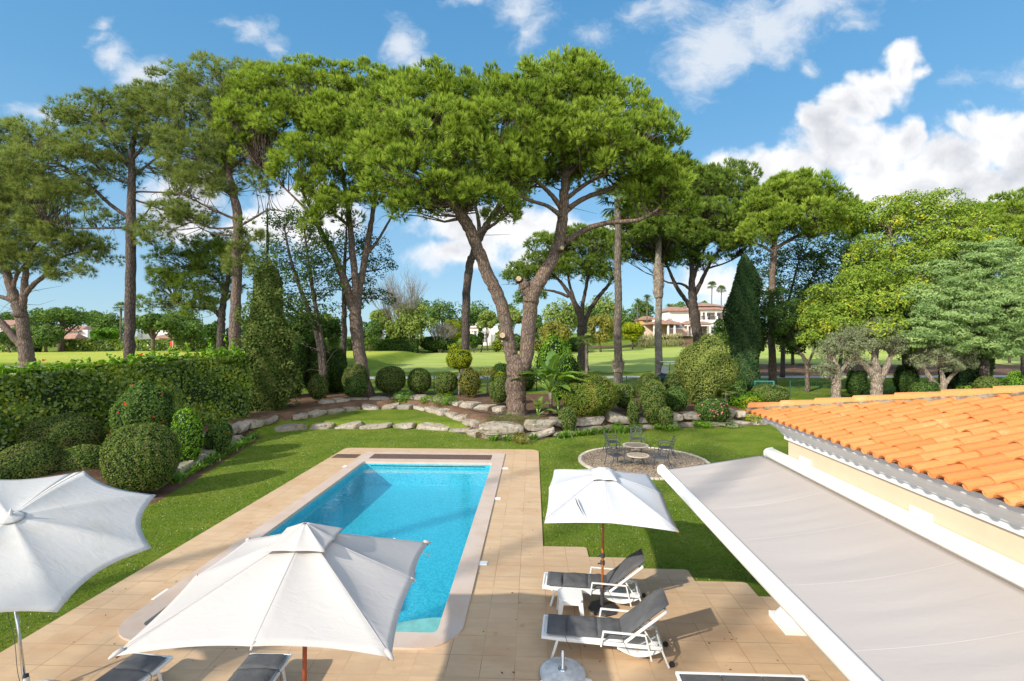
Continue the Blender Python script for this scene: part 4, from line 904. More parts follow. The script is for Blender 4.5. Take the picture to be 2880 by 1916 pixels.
    while s1 < 5.8:
        P = []; 
        for (q, r, hh) in ((s1, .125, .05), (s1+.47, .105, .03)): P.append([hp(q, hh+math.sin(a)*r*.75-.02, math.cos(a)*r) for a in np.linspace(-.15, PI+.15, 9)])
        mb.grid(np.array(P), 0, rng.normal(1.15, .15)); mb.grid(np.array([[hp(s1, .05+math.sin(a)*.105*.72-.02, math.cos(a)*.105) for a in np.linspace(-.15, PI+.15, 9)], P[0]]), 0, .3); s1 += .43
    mb.build('hip_caps', M['tile'], R, sub=sub, smooth=True)
    return R
build_house()
def build_awning():
    root = empty('awning', PF(4.8, 5, 2.9), 0, 'large extended beige awning with a white front bar over the terrace', 'awning'); sub = np.array(root.location)
    v1 = 10.42; v0 = -1.0; ua, za = 4.76, 2.98; ub, zb = 2.66, 2.66
    vs = np.linspace(v0+.05, v1-.04, 150); ts = np.linspace(0, 1, 26); P = []
    rng = np.random.default_rng(2)
    for v in vs:
        ph = (v1-v)/1.45; q = ph-math.floor(ph); seam = .012*math.exp(-((q-.5)/.5)**2)+(-.0*q)
        wob = .004*math.sin(v*7)+.003*math.sin(v*17+1)
        P.append([PF(ua-.10+(ub+.04-ua+.10)*t, v+.03*math.sin(PI*t)*math.sin(v*2), za+(zb-za)*t-.07*math.sin(PI*t)*(1 if v1-v > .6 else (v1-v)/.6*.6+.4)+seam*math.sin(PI*t)*1.6+wob*math.sin(PI*t)+.002*math.sin(v*23+t*5)*(1-abs(2*t-1))) for t in ts])
    mb = MB(); mb.grid(np.array(P)); solid(mb.build('awning_cloth', M['awning'], root, sub=sub, smooth=True), .004)
    # seams of the cloth
    mb = MB(); k = 1
    P = np.array(P)
    while v1-k*1.2 > v0:
        i = int(np.argmin(abs(vs-(v1-k*1.2)))); mb.tube(P[i]+[0, 0, .001], .0025, 4); k += 1
    mb.build('seam', M['awning'], root, sub=sub)
    mb = MB(); pr = [(-.02, -.10), (.05, -.115), (.085, -.06), (.085, .03), (.05, .075), (-.01, .085), (-.06, .06), (-.075, 0), (-.06, -.06)]
    V = [[PF(ub-a, v, zb+b) for a, b in pr] for v in (v0, v1)]; mb.grid(np.array(V), closed=True); n = len(pr)
    for e in (0, 1): mb.f.append(np.array([list(range(n)) if e else list(range(n-1, -1, -1))])+mb.n-2*n+e*n); mb.m.append(0)
    bevel(mb.build('front_bar', M['alu'], root, sub=sub, smooth=True), .01, 2)
    mb = MB(); pr = [(0.0, -.10), (.13, -.10), (.17, -.05), (.17, .03), (.12, .08), (0.0, .10)]
    V = [[PF(4.925-a, v, za+.03+b) for a, b in pr] for v in (v0, v1+.06)]; mb.grid(np.array(V), closed=True); n = len(pr)
    for e in (0, 1): mb.f.append(np.array([list(range(n)) if e else list(range(n-1, -1, -1))])+mb.n-2*n+e*n); mb.m.append(0)
    bevel(mb.build('cassette', M['alu'], root, sub=sub), .01, 2)
    for v in (9.25, 6.55, 3.9):
        mb = MB(); c = PF(4.925, v, za+.16); mb.box(c, (.025, .36, .12), rz=-TH); mb.box(PF(4.87, v, za+.14), (.10, .24, .03), rz=-TH)
        for d in (-.1, .1): mb.box(PF(4.91, v+d, za+.18), (.04, .03, .03), rz=-TH)
        bevel(mb.build('wall_bracket', M['alu'], root, sub=sub), .004, 1)
        mb = MB(); e = PF(3.75, v-1.35, 2.58); mb.bar(PF(4.8, v-.1, 2.82), e, .05, .06); mb.bar(e, PF(ub+.05, v-.1, zb-.02), .045, .05); mb.build('folding_arm', M['alu'], root, sub=sub)
build_awning()
# ------------------------------------------------------------------ vegetation builders
def unit(v): return v/(np.linalg.norm(v, axis=-1, keepdims=True)+1e-9)
def leaves(mb, P, N, size, rng, aspect=.5, tint=None, fold=0.0):
    """one small rhombus per leaf, N its normal"""
    n = len(P); r = unit(rng.normal(0, 1, (n, 3))); a = unit(np.cross(N, r)); b = np.cross(N, a)
    s = (size*rng.uniform(.7, 1.3, n))[:, None]; tn = rng.random(n) if tint is None else tint
    V = np.stack([P-a*s, P+b*s*aspect, P+a*s, P-b*s*aspect], 1).reshape(-1, 3)
    mb.add(V, np.arange(4*n).reshape(-1, 4), tint=np.repeat(tn, 4))
def blades(mb, P, D, L, w, nb, spread, rng, tint, up=.35):
    """a brush of nb needles at each P, round direction D"""
    n = len(P); d = unit(np.repeat(D, nb, 0)+rng.normal(0, spread, (n*nb, 3))+np.array([0, 0, up])); p = np.repeat(P, nb, 0)
    l = (L*rng.uniform(.7, 1.2, n*nb))[:, None]; a = unit(np.cross(d, rng.normal(0, 1, (n*nb, 3))))*w
    V = np.stack([p-a, p+a, p+d*l], 1).reshape(-1, 3); tt = np.repeat(np.repeat(tint, nb), 3).reshape(-1, 3)+[-.18, -.18, .30]; mb.add(V, np.arange(3*n*nb).reshape(-1, 3), tint=np.clip(tt, 0, 1).reshape(-1))
STY = {  # needle/leaf styles: kind, clump spacing, clump radius, tufts per clump, needles, length, width, spread, lowest d.z
 'stone': dict(sp=.86, rc=.70, k=34, nb=13, L=.34, w=.019, spread=.30, zmin=-.32, up=.75, flat=.75),
 'loose': dict(sp=1.05, rc=.85, k=20, nb=15, L=.42, w=.016, spread=.62, zmin=-.75, up=.35, flat=.7),
 'mid':   dict(sp=1.2, rc=.95, k=28, nb=8, L=.42, w=.030, spread=.5, zmin=-.3, up=.5, flat=.7),
 'leaf':  dict(sp=1.0, rc=.85, k=170, size=.105, zmin=-.8, flat=.8),
 'leaf_open': dict(sp=1.25, rc=.9, k=60, size=.13, zmin=-.95, flat=.8),
 'feather': dict(sp=.9, rc=.9, k=190, size=.13, zmin=-.9, flat=.35, aspect=.25),
 'olive': dict(sp=.42, rc=.36, k=70, size=.075, zmin=-.8, flat=.8, aspect=.25),
 'fine':  dict(sp=.6, rc=.5, k=60, size=.085, zmin=-.9, flat=.9),
}
def crown_mesh(blobs, style, rng, dens=1.0, scale=1.0, inner=.25):
    """blobs: list of (centre, radii). returns mesh builder and the clump centres"""
    S = STY[style]; mb = MB(); CC = []
    for c, r in blobs:
        r = np.asarray(r, float); area = 2.2*PI*((r[0]*r[1])**1.6/3+(r[0]*r[2])**1.6/3+(r[1]*r[2])**1.6/3)**(1/1.6)
        n = max(int(area/(S['sp']*scale)**2*dens), 5); d = unit(rng.normal(0, 1, (n*6, 3))); d = d[d[:, 2] > S['zmin']][:n]
        rad = np.where(rng.random(len(d)) < inner, rng.uniform(.3, .8, len(d)), rng.uniform(.82, 1.04, len(d)))[:, None]
        CC.append(np.c_[c+d*r*rad, unit(d/np.maximum(r, .3))])
    CC = np.concatenate(CC)
    n = len(CC); k = S['k']; rc = S['rc']*scale; ct = rng.random(n)
    pc = np.repeat(CC[:, :3], k, 0); dc = np.repeat(CC[:, 3:], k, 0); rr = np.repeat(rng.uniform(.7, 1.25, n), k)[:, None]*rc
    dd = unit(rng.normal(0, 1, (n*k, 3))+dc*.55+[0, 0, .35]); rad = rng.uniform(.45, 1, (n*k, 1))**.6
    P = pc+dd*rr*rad*[1, 1, S['flat']]; tn = np.clip(np.repeat(ct, k)*.6+rng.random(n*k)*.6-.1, 0, 1)
    if 'L' in S: blades(mb, P-dd*S['L']*.4*scale, dd, S['L']*scale, S['w']*scale, S['nb'], S['spread'], rng, tn, S['up'])
    else:
        N = unit(dd+rng.normal(0, .55, dd.shape)+[0, 0, .3]); leaves(mb, P, N, S['size']*scale, rng, S.get('aspect', .5), tn)
    return mb, CC
def limb_mesh(limbs, rng, n=10, jit=.06):
    """limbs: arrays of (x, y, z, r)"""
    mb = MB(); pts = []
    for i, L in enumerate(limbs):
        c = curve(L, 7); c[1:-1, :3] += rng.normal(0, 1, c[1:-1, :3].shape)*c[1:-1, 3:4]*.07
        if i == 0: c[0, 3] *= 1.28; c[1, 3] *= 1.12
        mb.tube(c[:, :3], np.maximum(c[:, 3], .01), n, jit=jit, rng=rng); pts.append(c)
    return mb, np.concatenate(pts)
def twigs(CC, nodes, rng, r0=.035, frac=1.0, start=.25, dead=0):
    """thin branches from the limbs out to the clumps"""
    mb = MB(); k0 = int(len(nodes)*start); N = nodes[k0:] if len(nodes) > 12 else nodes
    for row in CC[rng.random(len(CC)) < frac]:
        p = row[:3]; w = np.linalg.norm(N[:, :3]-p, axis=1)+np.maximum(N[:, 2]-p[2]+.3, 0)*1.2; a = N[np.argmin(w+rng.uniform(0, 1.0, len(N)))]
        d = p-a[:3]; L = np.linalg.norm(d)
        if L < .3: continue
        m1 = a[:3]+d*.35+rng.normal(0, .06, 3)*L*.6+[0, 0, -.04*L]; m2 = a[:3]+d*.7+rng.normal(0, .05, 3)*L*.6
        r = min(r0*(.6+.22*L), max(a[3]*.7, .02)); mb.tube([a[:3], m1, m2, p], [r, r*.75, r*.5, r*.25], 5, cap=False)
    for _ in range(dead):
        a = N[rng.integers(len(N))]; d = unit(rng.normal(0, 1, 3)*[1, 1, .5]); L = rng.uniform(.8, 2.5); mb.tube([a[:3], a[:3]+d*L*.5+rng.normal(0, .1, 3), a[:3]+d*L+[0, 0, rng.normal(0, .3)]], [.025, .015, .006], 4, cap=False)
    return mb
def px_blob(b, Y):
    x, y, dY, rx, ry = b[:5]; Yb = Y+dY; c = A(x, y, Yb); tt = (x-CX)/F; rX, rZ = rx*Yb/F/math.sqrt(1+.45*tt*tt), ry*Yb/F; return c, np.array([rX, b[5] if len(b) > 5 else (rX*.75+rZ*.25), rZ])
def make_tree(name, label, cat, Y, limbs, blobs, style='stone', leaf='pine', bark='bark', seed=1, dens=1.0, scale=1.0, inner=.25, group=None, tw=.035, twf=1.0, extra=None, dead=0, sides=10):
    """limbs in photo pixels: lists of (x, y, dY, diameter in px); the first starts at the ground"""
    rng = np.random.default_rng(seed); W = []
    x0 = limbs[0][0][0]; X0 = (x0-CX)/F*Y; zg = float(TZ(X0, Y)); base = np.array([X0, Y, zg])
    for i, L in enumerate(limbs):
        rows = []
        for j, (x, y, dY, w) in enumerate(L):
            p = A(x, y, Y+dY)
            if i == 0 and j == 0: p = base+[0, 0, -.15]
            rows.append([*p, w/2*(Y+dY)/F])
        W.append(rows)
    root = empty(name, base, 0, label, cat, group)
    mb, nodes = limb_mesh(W, rng, sides); bl = [px_blob(b, Y) for b in blobs]
    cm, CC = crown_mesh(bl, style, rng, dens, scale, inner)
    mb.build('trunk', M[bark], root, sub=base, smooth=True)
    cm.build('crown', M[leaf], root, sub=base)
    if twf > 0: t = twigs(CC, nodes, rng, tw, twf, dead=dead); (t.build('branches', M[bark], root, sub=base, smooth=True) if t.v else None)
    if extra: extra(root, base, rng, nodes)
    return root
# ------------------------------------------------------------------ the pines round the garden
G1 = 'stone pines at the end of the garden'
M['cut'] = mat('sawn_wood', (.52, .40, .26), .8, var=.3, vscale=12)
def sawn(root, base, rng, nodes):
    for x, y, r, d in ((1413, 945, .165, .62), (1458, 788, .15, .50), (1577, 703, .12, .55)):
        p = A(x, y, 29.7); q = p+np.array([.02, -d, .03]); mb = MB(); mb.tube([p, q], [r*1.5, r*1.02], 14, jit=.04, rng=rng); mb.build('branch_stub', M['bark_red'], root, sub=base, smooth=True)
        mb = MB(); mb.tube([q, q-[0, .02, 0]], [r, r*.93], 16); mb.build('sawn_face', M['cut'], root, sub=base)

make_tree('pine_tree', 'great stone pine whose thick trunk divides in a V above the rock bed', 'pine tree', 29.7,
  [[(1455,1160,0,56),(1452,1100,0,58),(1454,1040,0,60),(1440,1005,0,40),(1429,955,0,36),(1409,853,0,37),(1372,775,-.2,36),(1340,690,-.4,35),(1307,620,-.8,34),(1268,568,-1.5,24),(1200,545,-2,16),(1130,520,-2.5,11),(1080,490,-3,7)],
   [(1462,1055,0,44),(1480,1005,0,42),(1490,886,0,42),(1495,828,0,46),(1531,771,.2,38),(1568,698,.5,34),(1580,640,.5,32),(1586,560,.4,28),(1592,490,.3,24),(1597,408,.2,18),(1612,320,.3,12),(1620,250,.3,7)],
   [(1493,835,0,34),(1476,808,-.2,30),(1468,793,-.3,27)],
   [(1588,680,.5,20),(1640,650,.5,16),(1700,628,.4,14),(1797,618,.2,11),(1860,580,0,7),(1900,530,0,5)],
   [(1584,600,.4,17),(1640,560,.5,14),(1720,530,.6,12),(1800,500,.6,8),(1850,450,.6,5)], [(1590,560,.3,14),(1660,510,-.4,11),(1740,470,-1,9),(1800,420,-1.2,6)],
   [(1582,590,.4,17),(1548,545,0,13),(1500,505,-.4,11),(1440,480,-1,9),(1400,450,-1.5,6)], [(1580,610,.3,15),(1540,580,-.3,11),(1480,560,-1,9),(1420,520,-1.6,6)],
   [(1592,500,.3,13),(1640,440,.2,10),(1680,370,0,8),(1700,300,0,5)], [(1594,470,.2,13),(1560,400,0,10),(1530,330,0,8),(1500,260,0,5)],
   [(1597,420,.2,11),(1640,330,1,8),(1650,250,1,5)], [(1307,615,-.8,22),(1290,550,-1,17),(1275,480,-1,12),(1250,400,-1,8),(1240,320,-1,5)],
   [(1300,610,-.8,18),(1330,570,-1.2,13),(1370,530,-1.6,9),(1410,480,-2,6)], [(1270,572,-1.4,15),(1220,520,-1.5,11),(1180,450,-1.6,8),(1150,380,-1.8,5)], [(1330,668,-.5,12),(1380,620,-.5,9),(1430,570,-1,5)]],
  [(1590,265,0,120,85),(1700,330,.8,120,85),(1800,395,.5,110,85),(1870,470,.3,80,80),(1500,290,-.8,120,90),(1650,390,-1.6,130,80),(1540,400,-2,110,80),(1430,350,-2,120,100),(1760,480,-1,110,60),(1860,545,0,80,50),
   (1320,300,-1.2,120,95),(1210,290,-.8,110,90),(1120,360,-1.2,110,95),(1240,400,-2.6,130,90),(1080,460,-2,80,80),(1150,500,-2.8,110,75),(1330,470,-2.6,120,80),(1440,500,-2,90,60),(1240,550,-3,90,50),(1080,560,-2.4,60,45),(1630,205,.3,60,40),(1420,610,-.6,60,32),(1170,590,-2,70,35),(1880,500,.5,70,60),(1820,560,.6,80,45),(1900,600,.5,50,50),(1700,420,-1,100,60),(1360,560,-2.2,80,45),(1480,440,-1.6,90,60),(1560,430,2.4,140,70),(1700,440,2.4,120,60),(1640,500,3,90,36),(1480,500,2,80,50),(1620,250,1.5,110,60)],
  'stone', 'pine', 'bark_red', 11, 1.1, 1.0, .25, G1, tw=.045, dead=30, extra=sawn)
make_tree('pine_tree', 'bright green stone pine with several slim pinkish trunks left of the V', 'pine tree', 37.5,
  [[(1034,1095,0,36),(1012,1000,0,34),(1000,905,0,34),(996,870,0,30),(975,810,0,22),(950,740,0,18),(925,690,-.3,16),(904,655,-.6,14),(880,600,-1,10),(850,540,-1.4,6)],
   [(998,890,0,26),(1000,800,0,19),(992,720,.2,18),(985,640,.3,16),(975,560,.4,12),(960,470,.3,9),(950,380,.3,6)],
   [(1002,890,0,24),(1014,800,.3,19),(1028,720,.4,18),(1040,650,.5,15),(1050,590,.4,12),(1060,500,.3,9),(1050,400,.2,6)],
   [(1028,720,.4,11),(1060,680,.4,8),(1090,630,.4,6),(1110,590,.4,4)],[(904,655,-.6,10),(860,590,-.8,7),(790,520,-1,5),(720,460,-.6,3)],[(985,640,.3,10),(940,600,0,8),(900,560,-.2,6)]],
  [(770,270,0,105,65),(880,260,.5,110,65),(1000,265,1,115,68),(1090,300,1.5,100,75),(710,350,-.5,80,85),(790,370,-1.2,110,90),(900,370,-1.5,120,90),(1010,370,-.8,120,85),(850,470,-2,80,85),(940,490,-1.8,100,90),(1040,470,-1,100,85),(900,560,-2,55,60),(960,590,-1.4,65,60),(700,440,-.2,60,60),(665,370,0,45,65),(1050,560,-.6,70,45),(885,640,-1.6,32,40)],
  'stone', 'pine', 'bark', 12, 1.1, 1.0, .25, G1, dead=25)
make_tree('pine_tree', 'leaning dark pine trunk crossing behind the left arm of the V shaped pine', 'pine tree', 42,
  [[(1310,1110,0,24),(1308,1030,0,23),(1311,845,0,23),(1320,750,0,23),(1335,706,0,21),(1352,665,0,20),(1370,630,0,17),(1395,590,0,12),(1420,540,0,8)],[(1350,670,0,13),(1345,620,0,11),(1335,570,0,8)],[(1360,650,0,11),(1390,630,0,9),(1430,600,0,6)]],
  [(1380,540,0,95,60),(1300,530,1,80,55),(1450,560,1,70,45),(1250,590,2,70,40),(1340,450,0,120,70)], 'stone', 'pine_dark', 'bark_dark', 13, .9, group=G1)
G2 = 'tall loose crowned pines on the left'
make_tree('pine_tree', 'tall straight dark trunked pine with an open grey green crown', 'pine tree', 39,
  [[(363,1004,0,27),(365,900,0,27),(368,700,0,25),(369,600,0,23),(371,500,0,19),(372,420,0,15),(385,350,0,10),(400,290,0,6)],
   [(366,615,0,11),(310,575,.2,10),(250,520,0,9),(190,475,-.5,7),(120,440,-1,5),(60,400,-1,3)],[(366,640,0,6),(300,642,.3,5),(200,640,.4,4),(120,620,.4,3)],[(370,480,0,10),(330,420,0,8),(290,350,0,6),(250,300,0,3)],
   [(372,450,0,9),(410,400,0,7),(440,340,0,5),(460,280,0,3)],[(371,540,0,7),(420,540,0,5),(500,545,0,4),(560,560,0,3)],[(371,560,0,6),(430,580,.3,4),(480,600,.4,3)],[(369,600,0,6),(400,650,.3,5),(430,690,.3,3)],[(371,500,0,7),(420,460,.5,6),(480,420,.8,4)],[(371,520,0,7),(300,490,-.5,5),(230,430,-1,4)],[(368,655,0,5),(410,600,0,4),(440,560,0,3)]],
  [(330,290,0,75,50),(400,280,0,60,50),(445,255,0,55,42),(255,320,0,75,45),(195,340,0,50,35),(110,400,0,70,42),(60,390,0,40,30),(170,440,-.5,100,55),(60,470,-1,70,45),(260,430,-.6,90,55),(370,380,0,80,65),(440,370,.5,70,60),(330,480,0,70,45),(210,540,-.5,70,40),(120,530,-.6,70,40),(480,470,1,50,35),(430,690,.3,36,26),(405,650,.3,30,22),(300,620,.3,50,22),(500,600,.5,50,25),(540,500,1,40,30)],
  'loose', 'pine_grey', 'bark_dark', 21, 1.35, 1, .35, G2, dead=70)
make_tree('pine_tree', 'grey green pine between the straight trunked pine and the bright stone pine', 'pine tree', 38,
  [[(657,985,0,32),(661,930,0,31),(664,820,0,26),(668,700,0,25),(668,610,0,25),(655,540,0,20),(643,480,0,16),(640,420,0,12),(650,340,0,8),(660,270,0,5)],
   [(660,560,0,9),(600,500,0,7),(560,440,0,5),(520,380,0,3)],[(655,540,0,9),(620,430,0,6),(600,340,0,4)],[(668,620,0,8),(600,590,0,6),(540,560,0,4),(490,540,0,3)],[(668,640,0,7),(590,640,0,5),(520,600,.4,4)],
   [(643,480,0,8),(700,430,0,6),(730,360,0,4)],[(668,640,0,7),(720,610,0,6),(760,590,0,4),(820,600,0,3)],[(668,660,0,6),(610,660,0,5),(560,640,0,3)],[(666,700,0,6),(700,680,0,5),(740,650,0,3)]],
  [(590,225,0,65,50),(520,235,0,50,42),(670,230,0,65,48),(730,220,0,45,38),(480,310,0,60,50),(550,320,0,80,60),(640,330,0,80,60),(460,400,0,50,45),(540,420,-.4,90,60),(620,440,-.6,80,60),(690,400,0,60,60),(490,490,0,60,40),(570,520,-.5,80,45),(700,510,0,60,50),(480,590,.3,50,35),(540,610,.3,60,35),(690,730,0,42,50),(700,660,0,40,40),(440,640,0,40,25)],
  'loose', 'pine_grey', 'bark', 22, 1.55, 1, .35, G2, dead=60)
make_tree('pine_tree', 'spreading pine with a forked brown trunk at the far left edge', 'pine tree', 42,
  [[(80,1034,0,36),(76,1000,0,35),(70,960,0,30),(62,900,0,30),(52,860,0,30),(35,820,0,24),(15,760,0,18),(-5,700,0,14),(-20,640,0,8)],
   [(74,985,0,24),(40,950,0,20),(10,915,0,19),(-30,870,0,15),(-70,800,0,10)],[(60,880,0,22),(65,850,0,18),(70,790,0,16),(76,740,0,12),(90,700,0,8),(120,660,0,5)],[(66,835,0,15),(90,805,0,13),(130,770,0,10),(160,730,0,7),(220,710,0,5),(280,700,0,3)],
   [(50,855,0,15),(20,840,0,12),(-10,830,0,9),(-50,800,0,6)],[(35,820,0,12),(50,770,0,9),(90,730,0,7)]],
  [(10,430,0,70,50),(-40,520,0,110,70),(60,520,0,100,60),(150,560,0,80,50),(40,620,-.5,120,70),(160,650,-.5,100,60),(240,700,0,70,36),(290,730,0,40,26),(20,720,0,90,60),(110,720,0,80,45),(200,760,0,60,30),(-60,680,0,90,80),(-20,360,0,60,40)],
  'loose', 'pine_grey', 'bark', 23, 1.5, 1.0, .35, G2, dead=40)
make_tree('pine_tree', 'low dark pine beyond the hedge with two bending limbs, near the red flag', 'pine tree', 44,
  [[(621,985,0,22),(622,930,0,21),(624,880,0,19),(632,830,0,16),(642,780,0,11),(640,730,0,7)],[(622,892,0,14),(600,872,0,12),(570,864,0,10),(530,862,0,7),(490,850,0,4)],[(630,850,0,9),(660,820,0,7),(690,800,0,4)],[(636,810,0,8),(600,780,0,6),(560,760,0,4)]],
  [(500,740,0,80,40),(570,705,0,80,40),(620,740,0,70,60),(510,800,0,70,40),(460,790,0,40,30),(590,800,0,80,45),(560,860,0,80,30),(440,855,0,50,28),(650,690,0,50,40)], 'loose', 'pine_dark', 'bark_dark', 24, 1.3, .9, .4, G2, dead=20)
G3 = 'dark conifers right of the ivy covered column'
make_tree('conifer', 'ragged dark conifer with rusty patches just right of the ivy covered column', 'conifer', 36,
  [[(908,1060,0,16),(900,980,0,15),(870,880,0,13),(840,800,0,11),(815,720,0,8),(800,640,0,4)],[(915,1060,0,13),(905,960,0,12),(885,850,0,11),(868,740,0,8),(855,640,0,4)],[(880,920,0,8),(840,880,0,6),(800,860,0,4)]],
  [(830,650,0,60,45),(890,690,0,60,50),(800,720,0,50,50),(860,760,0,60,45),(820,820,0,50,40),(910,800,0,50,45),(870,870,0,70,40),(800,620,0,40,40),(930,740,.5,40,40),(840,930,0,50,50)], 'leaf_open', 'dark', 'bark_dark', 31, 1.15, .75, .4, G3, dead=40)
make_tree('conifer', 'thin dark conifer immediately left of the bright stone pine trunks', 'conifer', 40,
  [[(962,1095,0,18),(966,1000,0,17),(968,880,0,14),(968,780,0,11),(972,690,0,7),(975,630,0,4)],[(968,800,0,7),(1010,770,0,5),(1060,760,0,3)],[(968,860,0,7),(1020,840,0,5),(1060,840,0,3)],[(968,740,0,6),(1010,700,0,4),(1060,690,0,3)]],
  [(1040,700,0,55,26),(1000,660,0,40,30),(1060,750,0,50,22),(1020,810,0,50,26),(1060,840,0,40,20),(940,690,0,40,30),(935,780,0,35,30),(990,870,0,45,30)], 'leaf_open', 'dark', 'bark_dark', 32, 1.0, .7, .4, G3, dead=30)
# right of the V
make_tree('pine_tree', 'rounded dark stone pine on the fairway between the V trunk and the palm trunks', 'pine tree', 60,
  [[(1640,1026,0,32),(1638,980,0,29),(1637,930,0,27),(1636,900,0,24),(1615,850,0,14),(1590,810,0,11),(1560,775,0,7)],[(1640,925,0,18),(1655,880,0,13),(1680,840,0,12),(1712,800,0,9),(1730,770,0,6)],[(1634,900,0,15),(1640,850,0,11),(1650,800,0,9),(1660,740,0,6)],[(1600,835,0,9),(1560,820,0,7),(1520,815,0,4)],[(1625,870,0,9),(1600,790,0,7),(1600,720,0,5)]],
  [(1560,700,0,80,40),(1640,690,0,90,45),(1700,720,0,60,50),(1530,760,0,60,45),(1610,760,0,90,50),(1470,770,0,40,30),(1680,780,0,50,35),(1500,830,0,40,22),(1450,790,0,28,40),(1480,850,0,24,22),(1600,670,0,50,20)], 'mid', 'pine_dark', 'bark_dark', 41, 1.6, 1.0, .2)
make_tree('pine_tree', 'tall forked stone pine in front of the white villa, its foot behind a round shrub', 'pine tree', 50,
  [[(1972,1030,0,32),(1966,980,0,28),(1958,920,0,27),(1951,875,0,26),(1947,830,0,22),(1946,790,0,17),(1945,740,0,13),(1930,680,0,8)],[(1950,880,0,14),(1932,850,0,12),(1908,815,0,11),(1890,780,0,9),(1870,730,0,5)],[(1950,835,0,14),(1968,800,0,12),(1985,765,0,10),(2010,720,0,6),(2040,690,0,4)],[(1947,820,0,9),(1920,800,0,7),(1880,795,0,5),(1850,780,0,3)],[(1947,800,0,10),(1965,740,0,8),(1990,680,0,5)],[(1990,755,0,6),(2040,740,0,4),(2080,720,0,3)]],
  [(1980,540,0,90,60),(2050,560,.5,80,60),(1900,590,-.5,90,65),(2010,630,-1,110,60),(2090,640,0,60,60),(1830,600,0,90,70),(1800,680,0,80,50),(1900,680,-.5,90,50),(2070,710,0,50,36),(1790,560,1,70,50),(1860,730,0,60,30),(1760,720,.5,50,30),(1990,690,-.6,80,40),(1940,520,0,80,50),(1850,540,.8,90,60),(1770,640,1,60,60),(1940,740,0,60,30),(2110,590,.5,50,50),(2060,500,.5,60,40),(1850,650,-5,60,34),(1800,620,-4,50,36)], 'stone', 'pine_dark', 'bark_dark', 42, 1.3, 1.1, .2)
make_tree('pine_tree', 'flat domed yellow green stone pine on a single straight trunk right of the cypress', 'pine tree', 43,
  [[(2173,1090,0,22),(2172,1000,0,20),(2169,900,0,17),(2169,845,0,17),(2174,760,0,16),(2178,690,0,15),(2185,650,0,12),(2200,600,0,8)],[(2180,700,0,11),(2230,670,0,9),(2290,640,0,7),(2340,620,0,5)],[(2180,670,0,9),(2140,630,0,7),(2110,600,0,5)],[(2185,650,0,9),(2240,610,0,6),(2270,580,0,4)],[(2178,715,0,7),(2140,690,0,5),(2110,680,0,3)]],
  [(2230,560,0,100,48),(2310,585,0,90,48),(2160,580,0,75,48),(2370,630,0,55,40),(2260,620,-1.4,110,45),(2180,640,-1,80,40),(2130,670,-.6,50,36),(2330,660,-1,70,30),(2240,530,0,90,36),(2380,600,.5,50,40)], 'stone', 'pine', 'bark_red', 43, 1.5, 1.0, .2)
for i, (x, Yt, bl, lab) in enumerate(((2200, 50, [(2230,740,0,80,60),(2200,830,0,60,50),(2290,790,0,80,70),(2260,860,0,70,50),(2150,760,0,50,60),(2300,700,0,70,40)], 'thin dark leaved tree behind the straight pine trunk, sky showing through it'),
                            (2330, 52, [(2350,710,0,80,60),(2390,780,0,80,70),(2330,820,0,70,60),(2430,680,0,60,60),(2400,850,0,60,60)], 'thin dark leaved tree half behind the big yellow green tree'))):
    make_tree('leafy_tree', lab, 'tree', Yt, [[(x,1040,0,12),(x+4,960,0,11),(x+10,880,0,8),(x+30,800,0,6),(x+50,720,0,3)],[(x+8,900,0,7),(x-10,850,0,5),(x-30,780,0,3)],[(x+14,860,0,6),(x+60,820,0,4),(x+90,770,0,3)]], bl, 'leaf_open', 'dark', 'bark_dark', 44+i, 1.1, .9, .5, group='thin dark trees behind the right hand pine', dead=30)
make_tree('leafy_tree', 'small round headed dark tree with a short stem by the green gate', 'tree', 40, [[(2271,1090,0,13),(2270,1040,0,12),(2266,1016,0,11),(2245,985,0,7),(2230,960,0,4)],[(2270,1025,0,8),(2290,985,0,6),(2300,950,0,4)]],
  [(2240,930,0,55,45),(2290,910,0,45,50),(2200,960,0,40,30),(2310,960,0,35,30),(2180,910,.5,50,50),(2200,860,.5,60,50)], 'leaf', 'dark', 'bark', 46, 1.0, .7, .3)
make_tree('leafy_tree', 'huge yellow green leafed tree filling the right of the garden end', 'tree', 38, [[(2560,1080,0,30),(2555,980,0,28),(2560,900,0,22),(2580,800,0,16),(2600,700,0,10),(2620,620,0,5)],[(2556,950,0,18),(2500,860,0,12),(2440,800,0,7)],[(2560,860,0,14),(2520,740,0,9),(2500,640,0,5)],[(2570,840,0,14),(2650,740,0,9),(2700,660,0,5)]],
  [(2520,610,1,90,50),(2600,600,1,90,45),(2460,620,1,60,45),(2680,640,1,80,55),(2730,620,1.4,50,45),(2560,700,.5,120,70),(2660,730,.5,110,70),(2450,720,.8,60,60),(2400,830,-.5,90,60),(2340,880,-.5,70,70),(2470,820,-1,100,70),(2420,920,-1.2,120,60),(2520,880,-1,90,80),(2310,940,-.5,50,45),(2500,950,-1,80,50),(2760,700,1,80,60),(2580,800,-.5,90,70)], 'leaf', 'yellow', 'bark', 51, 1.1, .95, .25)
